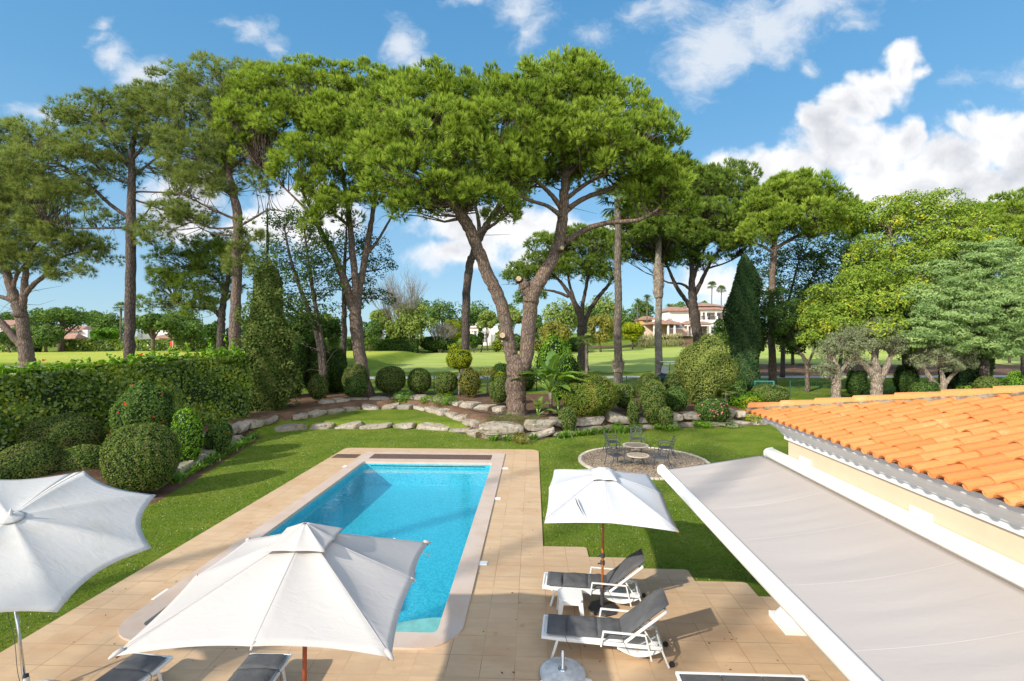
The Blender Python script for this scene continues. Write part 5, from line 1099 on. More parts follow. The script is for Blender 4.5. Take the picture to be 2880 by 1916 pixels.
make_tree('leafy_tree', 'feathery blue green tree spreading at the right edge behind the olive trees', 'tree', 35.5, [[(2770,1090,0,26),(2765,1000,0,24),(2760,900,0,18),(2750,800,0,10),(2740,740,0,5)],[(2764,960,0,14),(2700,880,0,9),(2630,840,0,5)],[(2762,930,0,14),(2820,850,0,9),(2870,800,0,5)]],
  [(2640,800,0,90,60),(2740,780,0,100,60),(2830,790,0,80,60),(2580,860,0,70,55),(2680,880,-1,100,60),(2790,870,-.8,100,60),(2880,900,0,70,80),(2620,930,-1,80,45),(2720,950,-1,90,50),(2830,960,-.6,80,50),(2560,940,-.4,50,40),(2700,720,.5,60,36),(2820,720,.6,80,40),(2900,800,0,60,80),(2770,740,0,60,40)], 'feather', 'acacia', 'bark_dark', 52, 1.35, .9, .25)
make_tree('pine_tree', 'stone pine crown at the right edge above the blue green tree', 'pine tree', 48, [[(2890,1050,0,26),(2884,900,0,22),(2880,760,0,18),(2870,680,0,10),(2860,620,0,6)],[(2882,740,0,10),(2830,690,0,7),(2790,640,0,4)]],
  [(2760,620,0,60,40),(2820,600,0,70,45),(2880,585,0,70,45),(2800,660,-1,80,45),(2870,660,-1,70,45),(2930,640,0,80,60),(2850,720,-.5,60,40)], 'stone', 'pine', 'bark_dark', 53, 1.1, 1.1, .2)
# olives
GO = 'old olive trees behind the roof'
make_tree('olive_tree', 'leftmost olive tree, small, with a knobbly pale trunk', 'olive tree', 35, [[(2347,1140,0,24),(2350,1100,0,24),(2352,1080,0,23),(2340,1075,0,12)],[(2350,1090,0,24),(2356,1060,0,20),(2352,1030,0,15),(2345,1010,0,10),(2340,985,0,6)],[(2354,1060,0,14),(2368,1040,0,10),(2385,1020,0,6)]],
  [(2360,965,0,46,30),(2330,985,0,38,25),(2392,975,0,40,30),(2318,1040,0,30,18),(2340,1050,-.3,26,16),(2405,1010,0,26,22),(2385,940,0,30,20)], 'olive', 'olive', 'bark_olive', 61, 1.1, 1, .3, GO)
make_tree('olive_tree', 'middle olive tree with three thick pale limbs', 'olive tree', 35, [[(2458,1136,0,30),(2464,1110,0,30),(2466,1080,0,28),(2462,1060,0,26),(2440,1035,0,17),(2418,1015,0,16),(2402,995,0,12),(2395,975,0,6)],[(2466,1070,0,26),(2464,1040,0,24),(2460,1015,0,18),(2455,990,0,8)],[(2470,1075,0,24),(2486,1045,0,19),(2500,1018,0,15),(2506,995,0,8)]],
  [(2430,950,0,48,30),(2480,940,0,48,32),(2402,960,0,32,24),(2508,960,0,36,28),(2455,968,-.4,48,20),(2528,975,0,28,20),(2470,915,0,34,18)], 'olive', 'olive', 'bark_olive', 62, 1.2, 1, .3, GO)
make_tree('olive_tree', 'rightmost olive tree with slender spreading limbs', 'olive tree', 35, [[(2640,1118,0,20),(2636,1095,0,19),(2620,1070,0,15),(2604,1045,0,12),(2592,1020,0,7)],[(2646,1105,0,20),(2654,1080,0,17),(2650,1055,0,11),(2645,1030,0,6)],[(2655,1085,0,13),(2672,1062,0,10),(2692,1045,0,6)]],
  [(2600,985,0,40,30),(2650,968,0,48,30),(2690,988,0,44,30),(2640,1000,-.5,54,26),(2712,1015,0,32,24),(2586,1015,0,26,18),(2680,1025,-.3,34,18)], 'olive', 'olive', 'bark_olive', 63, 1.2, 1, .3, GO)

# ------------------------------------------------------------------ clipped shapes and shrubs
def blob_shrub(name, label, cat, x0, x1, y0, y1, leaf='box', size=.05, dens=1.0, Y=None, rough=.02, group=None, exp=2.2, seed=None, flowers=None, stem=False, core=True, lift=0.0, nflow=18, aspect=.5, shape=None):
    cx = (x0+x1)/2; seed = seed or int(x0*7+y0)
    if Y is None: g = GH(cx, y1); rr = (x1-x0)/2*g[1]/F; Y = g[1]+rr*.75
    rng = np.random.default_rng(seed); rx = (x1-x0)/2*Y/F/math.sqrt(1+((cx-CX)/F)**2); top = A(cx, y0, Y)[2]; bot = A(cx, y1, Y-rx*.6)[2] if not stem else A(cx, y1, Y)[2]
    X = (cx-CX)/F*Y; zg = float(TZ(X, Y)); 
    if not stem: bot = min(bot, zg+.15)
    rz = (top-bot)/2; cz = (top+bot)/2; base = np.array([X, Y, zg]); c = np.array([X, Y, cz]); root = empty(name, base, 0, label, cat, group)
    k = rng.normal(0, 1, (6, 3))*2.3; ph = rng.uniform(0, 6, 6)
    def lump(d): return 1+rough*sum(np.sin(d@k[i]*1.4+ph[i]) for i in range(6))
    def surf(d):
        q = (np.abs(d[..., 0])**exp+np.abs(d[..., 1])**exp+np.abs(d[..., 2])**exp)**(-1/exp)
        P = d*q[..., None]*lump(d)[..., None]*[rx, rx*.95, rz]
        if shape == 'vase': P = P*np.stack([.78+.32*sm(P[..., 2]/rz*.5+.5)]*2+[np.ones(P.shape[:-1])], -1)
        return P
    th = np.linspace(0, 2*PI, 33)[:-1]; phs = np.linspace(-PI/2, PI/2, 17); T, Q = np.meshgrid(th, phs, indexing='ij'); D = np.stack([np.cos(T)*np.cos(Q), np.sin(T)*np.cos(Q), np.sin(Q)], -1)
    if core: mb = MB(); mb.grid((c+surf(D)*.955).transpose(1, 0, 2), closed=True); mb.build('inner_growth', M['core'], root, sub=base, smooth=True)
    size = max(size, .0011*Y+.014); area = 4*PI*((rx*rx)**1.6/3+2*(rx*rz)**1.6/3)**(1/1.6); n = int(min(area/size**2*1.15*dens, 42000)); d = unit(rng.normal(0, 1, (n, 3))); P = c+surf(d)*(rng.uniform(.93, 1.015+.3*rough, n)+np.where(rng.random(n) < .02+rough*2.2, rng.uniform(0, .05+rough*1.6, n), 0)-(np.sin(d@k[1]*4+ph[1])*np.sin(d@k[2]*4+ph[2]) > .72)*.05)[:, None]
    N = unit(d/np.array([rx, rx, rz])+rng.normal(0, .55, (n, 3))*.8/rx); tl = np.clip(.5+.25*np.sin(d@k[0]*3+ph[0])+rng.normal(0, .25, n), 0, 1)
    mb = MB(); leaves(mb, P, N, size, rng, aspect, tl); mb.build('foliage', M[leaf], root, sub=base)
    if flowers:
        m = nflow; d = unit(rng.normal(0, 1, (m, 3))*[1, 1, .7]+[0, -.9, .5]); mb = MB(); Pf = c+surf(d)*1.03
        for q in range(5): leaves(mb, Pf+rng.normal(0, .02, Pf.shape), unit(d+rng.normal(0, .6, d.shape)), .022+.0005*Y, rng, .9)
        mb.build('blossoms', M[flowers], root, sub=base)
    if stem:
        mb = MB(); mb.tube([base+[0, 0, -.05], base+(c-base)*.5+rng.normal(0, .02, 3), c], [.05+rx*.05, .045+rx*.04, .03], 8); mb.build('stem', M['bark_pale'], root, sub=base, smooth=True)
    return root
GB = 'clipped balls in front of the left hedge'
blob_shrub('clipped_bush', 'largest clipped ball on the left, dark and egg shaped, beside the stepped boulders', 'clipped bush', 288, 509, 1190, 1378, 'box', .032, 1.3, 16.9, .012, GB)
blob_shrub('clipped_bush', 'medium clipped ball just left of the largest one', 'clipped bush', 148, 318, 1250, 1410, 'box', .034, 1.2, 17.6, .014, GB)
blob_shrub('clipped_bush', 'broad low clipped mound at the left edge behind the octagonal parasol', 'clipped bush', -30, 188, 1246, 1410, 'box_dark', .034, 1.2, 16.6, .014, GB)
blob_shrub('clipped_bush', 'small piece of a clipped ball at the very left edge above the octagonal parasol', 'clipped bush', -70, 38, 1314, 1400, 'box_dark', .034, 1.2, 15.2, .014, GB)
blob_shrub('clipped_bush', 'wide dark clipped mound against the foot of the left hedge', 'clipped bush', 52, 296, 1164, 1320, 'box_dark', .036, 1.2, 19.6, .014, GB)
blob_shrub('clipped_bush', 'low bright mound peeping out at the left edge under the hedge', 'clipped bush', -40, 48, 1224, 1290, 'box', .04, 1.0, 19, .02, GB)
blob_shrub('flowering_shrub', 'loose rounded shrub dotted with orange red flowers in front of the left hedge', 'shrub', 314, 500, 1080, 1235, 'shrub', .05, 1.2, 20.6, .035, flowers='red', nflow=9)
blob_shrub('leafy_shrub', 'bright green round shrub right of the flowering shrub', 'shrub', 484, 570, 1150, 1245, 'fresh', .05, 1.1, 20.2, .03)
blob_shrub('leafy_shrub', 'low grey green shrub over the stepped boulders on the left', 'shrub', 575, 655, 1182, 1262, 'shrub', .05, 1.1, 22.3, .05, flowers='red', nflow=4)
GC = 'clipped balls along the green fence'
blob_shrub('clipped_bush', 'dark clipped ball at the foot of the slim trunked bright pine', 'clipped bush', 962, 1038, 1024, 1104, 'box_dark', .05, 1.1, 37, .015, GC)
blob_shrub('leafy_shrub', 'small grey green shrub under the dark ball by the slim trunks', 'shrub', 968, 1032, 1061, 1114, 'shrub', .05, 1.0, 35.6, .05)
blob_shrub('clipped_bush', 'largest clipped ball on the fence line, first right of the slim trunks', 'clipped bush', 1056, 1141, 1029, 1108, 'box_dark', .05, 1.2, 37.5, .01, GC)
blob_shrub('clipped_bush', 'second clipped ball along the fence, a little smaller', 'clipped bush', 1146, 1213, 1036, 1106, 'box', .05, 1.2, 37.8, .01, GC)
blob_shrub('clipped_bush', 'clipped ball just left of the golden lollipop tree', 'clipped bush', 1222, 1288, 1045, 1107, 'box', .05, 1.2, 37.8, .01, GC)
blob_shrub('clipped_bush', 'upright clipped ball touching the left side of the great V trunk', 'clipped bush', 1377, 1431, 1066, 1130, 'box', .045, 1.2, 33.2, .012, GC)
blob_shrub('lollipop_tree', 'golden yellow lollipop tree on a bare stem in front of the leaning dark trunk', 'small tree', 1256, 1327, 982, 1039, 'gold', .06, 1.2, 37.0, .03, stem=True)
blob_shrub('lollipop_tree', 'thin pinkish grey lollipop tree left of the great V trunk', 'small tree', 1348, 1394, 1034, 1062, 'rusty', .05, .5, 37.2, .05, stem=True, core=False)
blob_shrub('leafy_shrub', 'rust and green conifer shrub right of the golden lollipop tree', 'shrub', 1294, 1354, 1038, 1111, 'rusty', .05, .9, 36.5, .07)
blob_shrub('leafy_shrub', 'low golden bush beyond the fence, left of the V trunk', 'shrub', 1390, 1425, 1046, 1072, 'gold', .06, 1, 41, .03)
blob_shrub('conical_shrub', 'dark upright conifer shrub behind the giant paddle leaves', 'shrub', 1523, 1622, 926, 1095, 'fresh', .08, .8, 36, .13, exp=1.7, core=True)
blob_shrub('leafy_shrub', 'big oval shrub with brownish skirts right of the paddle leaved plant', 'shrub', 1582, 1729, 1055, 1182, 'oval', .045, 1.3, 29.4, .035, exp=2)
blob_shrub('clipped_bush', 'small grey green ball on the boulders in front of the big oval shrub', 'clipped bush', 1570, 1622, 1143, 1197, 'box', .04, 1.1, 27.6, .015)
GD = 'clipped shapes on the right above the boulder wall'
blob_shrub('clipped_bush', 'clipped ball right behind the big oval shrub', 'clipped bush', 1727, 1789, 1078, 1153, 'box', .045, 1.1, 31, .015, GD)
blob_shrub('clipped_bush', 'small clipped ball between the oval shrub and the vase shaped bush', 'clipped bush', 1762, 1799, 1122, 1170, 'box', .04, 1.1, 29.2, .015, GD)
blob_shrub('clipped_bush', 'vase shaped clipped bush, wider at the top, on the boulder wall', 'clipped bush', 1797, 1876, 1067, 1176, 'box', .045, 1.2, 29.4, .02, GD, shape='vase')
blob_shrub('clipped_bush', 'dark ball behind the vase shaped bush', 'clipped bush', 1789, 1862, 1051, 1110, 'box_dark', .05, 1.1, 34, .015, GD)
blob_shrub('clipped_bush', 'dark ball under the golf cart', 'clipped bush', 1868, 1926, 1050, 1100, 'box_dark', .05, 1.1, 35, .02, GD)
blob_shrub('leafy_shrub', 'dark leafy shrub right of the vase shaped bush', 'shrub', 1872, 1934, 1086, 1158, 'shrub', .055, 1.1, 31, .05)
blob_shrub('clipped_bush', 'small grey ball at the foot of the vase shaped bush', 'clipped bush', 1852, 1894, 1143, 1187, 'box', .04, 1.1, 28.6, .015, GD)
blob_shrub('leafy_shrub', 'large loose yellow green shrub in front of the forked pine foot', 'shrub', 1904, 2068, 950, 1135, 'broom', .06, 1.5, 33.8, .055, exp=1.8)
blob_shrub('flowering_shrub', 'rounded shrub with pink flowers on the boulder wall', 'shrub', 1957, 2050, 1116, 1188, 'shrub', .05, 1.1, 30.4, .045, flowers='pink', nflow=26)
blob_shrub('clipped_bush', 'wide oval clipped bush in front of the green gate', 'clipped bush', 2110, 2220, 1082, 1142, 'box', .045, 1.2, 33.4, .012, GD)
blob_shrub('clipped_bush', 'oval clipped bush at the right behind the roof ridge', 'clipped bush', 2736, 2822, 1058, 1118, 'box', .045, 1.2, 34, .012, GD)
for i, (x0, x1, y0, y1, lab) in enumerate(((2560,2640,1075,1130,'leafy shrub between the middle and right olive trees'),(2690,2745,1085,1130,'low light green shrub right of the rightmost olive tree'),(2815,2890,1045,1120,'leafy shrub at the right edge above the roof'),
    (2085,2140,1120,1180,'yellow green low shrub by the roof corner'),(2040,2100,1070,1130,'small leafed shrub between the pink flowers and the cypress'),(2380,2440,1040,1120,'dark shrub between the left and middle olive trees'),(2510,2580,1030,1110,'dark shrub right behind the middle olive tree'),(1380,1440,1020,1060,'dark low bush far behind the left arm of the V trunk'))):
    blob_shrub('leafy_shrub', lab, 'shrub', x0, x1, y0, y1, ['shrub', 'fresh', 'fresh', 'gold', 'shrub', 'dark', 'dark', 'dark'][i], .06, 1.0, [34.5, 34.5, 34, 31.5, 33, 36, 37, 43][i], .06, group='loose shrubs round the olive trees' if i < 7 else None)
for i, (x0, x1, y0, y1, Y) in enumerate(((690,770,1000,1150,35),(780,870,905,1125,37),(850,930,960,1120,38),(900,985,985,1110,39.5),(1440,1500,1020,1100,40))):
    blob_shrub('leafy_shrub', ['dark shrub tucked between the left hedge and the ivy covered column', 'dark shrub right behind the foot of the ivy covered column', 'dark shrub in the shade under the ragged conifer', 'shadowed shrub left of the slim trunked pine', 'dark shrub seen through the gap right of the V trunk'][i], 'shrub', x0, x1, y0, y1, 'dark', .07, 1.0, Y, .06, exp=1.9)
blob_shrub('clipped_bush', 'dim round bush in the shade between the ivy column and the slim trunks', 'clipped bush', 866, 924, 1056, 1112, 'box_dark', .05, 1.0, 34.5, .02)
# tall forms
def spire(name, label, cat, x, y0, y1, w, Y, leaf, size, seed, prof, n=26000, group=None, aspect=.45, up=.6, amp=.05):
    rng = np.random.default_rng(seed); X = (x-CX)/F*Y; zg = float(TZ(X, Y)); zt = A(x, y0, Y)[2]; Hh = zt-zg; R = w/2*Y/F/math.sqrt(1+((x-CX)/F)**2); base = np.array([X, Y, zg]); root = empty(name, base, 0, label, cat, group)
    ts = np.linspace(0, 1, 40); pr = np.interp(ts, *zip(*prof)); th = np.linspace(0, 2*PI, 30)[:-1]; k = rng.normal(0, 3, (6, 2)); ph = rng.uniform(0, 6, 6)
    def lump(a, t): return 1+amp*sum(np.sin(k[i, 0]*1.1*np.cos(a+ph[i])+k[i, 1]*3.0*t+ph[i]) for i in range(6))
    T, Q = np.meshgrid(ts, th, indexing='ij'); r = np.interp(T, *zip(*prof))*R*lump(Q, T)*.9
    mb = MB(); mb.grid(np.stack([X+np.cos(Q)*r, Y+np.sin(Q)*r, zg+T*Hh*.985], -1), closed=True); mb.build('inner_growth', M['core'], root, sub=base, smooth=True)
    t = rng.random(n); p0 = np.interp(t, *zip(*prof)); keep = rng.random(n) < p0/p0.max()*.8+.2; t = t[keep]; a = rng.uniform(0, 2*PI, len(t)); r = np.interp(t, *zip(*prof))*R*lump(a, t)*rng.uniform(.86, 1.06, len(t))
    P = np.stack([X+np.cos(a)*r, Y+np.sin(a)*r, zg+t*Hh], 1); N = unit(np.stack([np.cos(a), np.sin(a), 0*a], 1)+rng.normal(0, .5, (len(t), 3))); tl = np.clip(.5+.3*np.sin(a*5+t*30)+rng.normal(0, .22, len(t)), 0, 1)
    mb = MB(); leaves(mb, P, N, size, rng, aspect, tl); mb.build('foliage', M[leaf], root, sub=base)
    mb = MB(); mb.tube([base-[0, 0, .1], base+[0, 0, Hh*.6]], [.16, .05], 8); mb.build('trunk', M['bark_dark'], root, sub=base); return root
iv = spire('ivy_column', 'tall column of ivy swallowing a conifer at the end of the left hedge', 'ivy covered tree', 752, 738, 1150, 136, 31, 'ivy', .075, 71, [(0,.6),(.1,.85),(.3,1.0),(.55,.9),(.75,.74),(.9,.50),(.97,.26),(1,.04)], 26000, aspect=.6, amp=.13)
rng = np.random.default_rng(77); cm, CC = crown_mesh([px_blob(b, 31) for b in ((742,1100,-.3,64,56),(775,1060,-.2,58,52),(728,1000,0,58,56),(775,960,-.3,54,56),(740,900,-.3,58,50),(772,850,0,44,46),(738,810,-.2,40,40),(765,775,0,38,36),(742,765,0,38,36),(752,738,0,26,24),(720,1080,.2,56,60),(790,1110,.2,42,44))], 'fine', rng, .8, 1.15, .1)
cm.build('hanging_ivy', M['ivy'], iv, sub=np.array(iv.location))
spire('cypress', 'dark green pointed cypress right of the white villa', 'cypress', 2095, 716, 1095, 84, 40, 'cypress', .095, 72, [(0,.7),(.1,1.0),(.3,1.02),(.6,.92),(.8,.72),(.93,.42),(1,.08)], 30000, amp=.14)
spire('cypress', 'bare tipped spike of the conifer standing out of the ivy column', 'conifer tip', 752, 560, 1150, 12, 31.2, 'rusty', .07, 73, [(0,.3),(.7,.4),(.8,.8),(.9,.5),(1,.1)], 260)

def hedge(name, label, p0, p1, width, height, leaf, size, n, seed, lump=.22, group=None, climbers=None, core='core', drop=0.0):
    """leafy box between two ground points"""
    rng = np.random.default_rng(seed); p0 = np.array([*p0, float(TZ(*p0))]); p1 = np.array([*p1, float(TZ(*p1))]); d = (p1-p0)[:2]; Ln = np.linalg.norm(d); d /= Ln; nrm = np.array([-d[1], d[0]]); root = empty(name, p0, 0, label, 'hedge', group)
    k = rng.normal(0, 1, (6, 3)); k[:, 0] *= 1.1; ph = rng.uniform(0, 6, 6); top = lambda s: p0[2]*0+height+0*s
    def lp(s, w, z): q = np.stack([s, w, z], -1); return lump*.35*sum(np.sin(q@(k[i]*1.7)+ph[i]) for i in range(6))
    zb = min(p0[2], p1[2])-.2
    def world(s, w, z, o=0): return np.stack([p0[0]+d[0]*s+nrm[0]*w, p0[1]+d[1]*s+nrm[1]*w, z-drop*(1-s/Ln)*(z-zb)/(height-zb)], -1)
    mb = MB(); m = int(Ln/.5)+2; ss = np.linspace(0, Ln, m); prof = [(-1, 0), (-1, .3), (-1, .6), (-1, .95), (-.9, 1), (0, 1), (.9, 1), (1, .95), (1, .5), (1, 0)]; P = []
    for s in ss:
        row = []
        for w, z in prof:
            zz = zb+(height-zb)*z; o = float(lp(np.array(s), np.array(w*width/2), np.array(zz))); row.append(world(s, w*(width/2-.08+o*.8), zz-.06+(o if z > .9 else 0)))
        P.append(row)
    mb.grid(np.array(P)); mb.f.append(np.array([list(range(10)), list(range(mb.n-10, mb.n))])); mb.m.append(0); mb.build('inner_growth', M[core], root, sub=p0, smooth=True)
    A1, A2, A3 = Ln*(height-zb), Ln*width, width*(height-zb); pr = np.array([A1, A1, A2, A3, A3]); f = rng.choice(5, n, p=pr/pr.sum()); s = rng.uniform(0, Ln, n); w = rng.uniform(-width/2, width/2, n); z = rng.uniform(zb, height, n)
    N = np.zeros((n, 3)); nn = np.array([*nrm, 0]); dd = np.array([*d, 0])
    for i, (v, arr, val) in enumerate(((nn, w, width/2), (-nn, w, -width/2), (np.array([0, 0, 1.]), z, height), (dd, s, Ln), (-dd, s, 0))):
        q = f == i; arr[q] = val; N[q] = v
    o = lp(s, w, z)+rng.uniform(-.10, .05, n); P = world(s, w, z)+N*o[:, None]
    mb = MB(); leaves(mb, P, unit(N+rng.normal(0, .55, N.shape)), size, rng, .62, np.clip(.42+.2*np.sin(s*1.3+z*2.1)+rng.normal(0, .26, n), 0, 1)); mb.build('foliage', M[leaf], root, sub=p0)
    if climbers:
        mb = MB(); m = climbers; s = rng.uniform(0, Ln, m)**1.0; w = rng.uniform(-width/2, width/2, m); P = world(s, w, height+0*s+.05); L = rng.uniform(.05, .5, m)*(s/Ln*.8+.3)*np.where((s/Ln > .80) & (rng.random(m) < .35), 2.6, 1)
        for q in range(14):
            tt = rng.random(m); leaves(mb, P+np.stack([rng.normal(0, .05, m), rng.normal(0, .05, m), L*tt], 1), unit(rng.normal(0, 1, (m, 3))+[0, 0, .5]), size, rng, .6)
        mb.build('climber_shoots', M['fresh'], root, sub=p0)
        mb = MB(); m = 7; s = Ln*rng.uniform(.5, 1, m); P = world(s, rng.uniform(-.5, .5, m), height+rng.uniform(.1, .5, m))
        for q in range(4): leaves(mb, P+rng.normal(0, .03, P.shape), unit(rng.normal(0, 1, P.shape)), .045, rng, .9)
        mb.build('blossoms', M['red'], root, sub=p0)
    return root
hedge('garden_hedge', 'tall dense leafy hedge along the left side of the garden', (-23.6, 9.5), (-15.7, 28.6), 1.7, 4.38, 'hedge', .088, 70000, 81, climbers=260, drop=.85)
hedge('clipped_hedge', 'dark square block of hedge behind the rightmost olive tree', (32.0, 36.6), (34.6, 36.6), 1.6, A(2750, 960, 36)[2], 'cypress', .09, 14000, 82)
hedge('far_hedge', 'long clipped hedge behind the putting green on the left', (-82, 92), (-38, 94), 2.0, A(400, 957, 93)[2], 'hedge', .22, 15000, 83, .1)
hedge('far_hedge', 'shorter clipped hedge continuing to the left edge behind the putting green', (-104, 86), (-84, 88), 2.0, A(40, 963, 87)[2], 'hedge', .22, 7000, 84, .1)
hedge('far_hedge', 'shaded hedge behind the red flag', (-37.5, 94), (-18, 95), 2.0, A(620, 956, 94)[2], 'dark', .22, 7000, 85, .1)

# ------------------------------------------------------------------ strap leaved and herbaceous plants
def strap_plant(name, label, x, y, r, n, L, leaf='agap', group=None, seed=0, w=.022, p=None):
    g = GH(x, y) if p is None else np.array([*p, float(TZ(*p))]); rng = np.random.default_rng(seed+int(x)); mb = MB()
    for i in range(n):
        a = rng.uniform(0, 2*PI); l = L*rng.uniform(.6, 1.15); d = np.array([math.cos(a), math.sin(a), 0]); sd = np.array([-d[1], d[0], 0])*w*(1+.02*g[1]); b = np.array([*rng.normal(0, r*.35, 2), 0]); s = np.linspace(0, 1, 5); lean = rng.uniform(.35, 1)
        c = [b+d*l*q*lean+np.array([0, 0, l*(q*1.05-q*q*.75*lean)]) for q in s]; P = [[p1-sd*(1-q)**.6, p1+sd*(1-q)**.6] for p1, q in zip(c, s)]; mb.grid(np.array(P), tint=rng.random())
    o = mb.build(name, M[leaf], loc=g); return tag(o, label, 'plant', group)
ag = [(495,1358),(512,1342),(532,1333),(557,1321),(580,1309),(598,1298),(614,1288),(634,1279),(653,1270),(671,1260),(690,1250),(708,1236)]
for i, (x, y) in enumerate(ag): strap_plant('strap_leaved_plant', 'tuft of green strap leaves in the row along the left edge of the lawn', x, y, .3, 80, .62, group='strap leaved tufts along the left lawn edge', seed=1)
for i, (x, y) in enumerate([(1389,1243),(1428,1243),(1499,1241),(1577,1236),(1597,1233),(1632,1229),(1655,1227),(1672,1224),(1700,1221),(1745,1222),(1772,1217),(1960,1204),(1990,1202),(2050,1200),(2130,1197),(2150,1195)]):
    strap_plant('strap_leaved_plant', 'tuft of green strap leaves at the foot of the boulder wall', x, y-3, .3, 60, .55, group='strap leaved tufts along the boulder wall', seed=2)
for i, (x0, x1, y0, y1, lab, leaf) in enumerate(((1835,1902,1184,1213,'brightest lime green cushion of leaves below the boulder wall','fresh'),(1718,1757,1192,1218,'green cushion plant left of the lime cushion','fresh'),(1768,1806,1190,1216,'small leafed cushion between two green plants below the wall','shrub'),
      (1958,2000,1186,1206,'low bright cushion below the pink flowered shrub','fresh'),(2020,2085,1188,1204,'grey green carpet plant at the right end of the lawn edge','olive'),(1444,1484,1219,1252,'brownish rounded herb at the lawn edge','rusty'),
      (1110,1160,1106,1138,'fresh leafed plant on the topmost boulders, first from the left','fresh'),(1183,1217,1114,1138,'fresh leafed plant on the topmost boulders, second from the left','fresh'),(1226,1280,1108,1142,'fresh leafed plant on the topmost boulders, third from the left','fresh'),
      (2085,2145,1150,1195,'yellow green climbing plant on the wall beside the roof corner','gold'),(2060,2135,1108,1150,'light green strap foliage behind the roof corner','fresh'))):
    blob_shrub('low_plant', lab, 'plant', x0, x1, y0, y1, leaf, .035, .8, None, .12, 'low plants round the boulders', core=False)
for i, (x0, x1, y0, y1) in enumerate(((1356,1420,1172,1225),(1400,1470,1165,1222),(1460,1530,1170,1212))):
    blob_shrub('rosemary', ['left clump of rosemary hanging over the boulders below the V trunk', 'middle clump of rosemary hanging over the boulders, the tallest', 'right clump of rosemary spilling over the boulders'][i], 'shrub', x0, x1, y0, y1, 'shrub', .035, .8, None, .12, 'rosemary over the boulders', core=False, aspect=.22)
# giant paddle leaves
def paddle_plant(label, x, y, Y, n, H0, L, seed, fan=1.0):
    X = (x-CX)/F*Y; g = np.array([X, Y, float(TZ(X, Y))]); root = empty('paddle_leaved_plant', g, 0, label, 'plant', 'paddle leaved plants by the V trunk'); rng = np.random.default_rng(seed)
    if H0 > .5: mb = MB(); mb.tube([(0, 0, -.1), (.03, 0, H0*.5), (0, 0, H0)], [.13, .10, .12], 10); mb.build('stem', M['palm_bark'], root, smooth=True)
    for i in range(n):
        a = rng.uniform(0, 2*PI); el = rng.uniform(.45, 1.3) if i > 2 else 1.4; d = np.array([math.cos(a)*math.cos(el), math.sin(a)*math.cos(el)*.7, math.sin(el)]); hz = unit(np.array([d[0], d[1], 0.])); pl = L*rng.uniform(.5, .8); b = np.array([0, 0, H0])
        m = b+d*pl; ll = L*rng.uniform(.8, 1.15); s = np.linspace(0, 1, 14); mid = np.array([m+d*ll*q+hz*ll*q*q*.35-np.array([0, 0, ll*q*q*(.55 if el < 1.2 else .12)]) for q in s]); sd = np.cross(hz, [0, 0, 1]); wv = .24*L*np.sin(PI*np.clip(s*.93+.05, 0, 1))**.7
        P = [];
        for j in range(14):
            up = np.array([0, 0, 1.]); e = rng.normal(0, .02) if j % 3 else -.06*L
            P.append([mid[j]-sd*(wv[j]+e)+up*wv[j]*.25, mid[j]-sd*wv[j]*.5+up*wv[j]*.2, mid[j], mid[j]+sd*wv[j]*.5+up*wv[j]*.2, mid[j]+sd*(wv[j]+e)+up*wv[j]*.25])
        mb = MB(); mb.grid(np.array(P), tint=rng.random()); mb.tube([b, b+d*pl*.5, m], [.04, .03, .022], 6, tint=.7); mb.tube(mid[:-1], np.linspace(.022, .004, 13), 5, tint=.95); mb.build('leaf', M['banana'], root, smooth=True)
paddle_plant('giant paddle leaved plant with torn upright leaves right of the V trunk', 1548, 1163, 29.2, 30, 1.35, 1.45, 5)
paddle_plant('low paddle leaved plant at the foot of the giant one, on its left', 1512, 1163, 28.6, 9, .1, .72, 6)
paddle_plant('small paddle leaved shoots to the right of the giant one', 1572, 1160, 29.0, 7, .1, .66, 7)
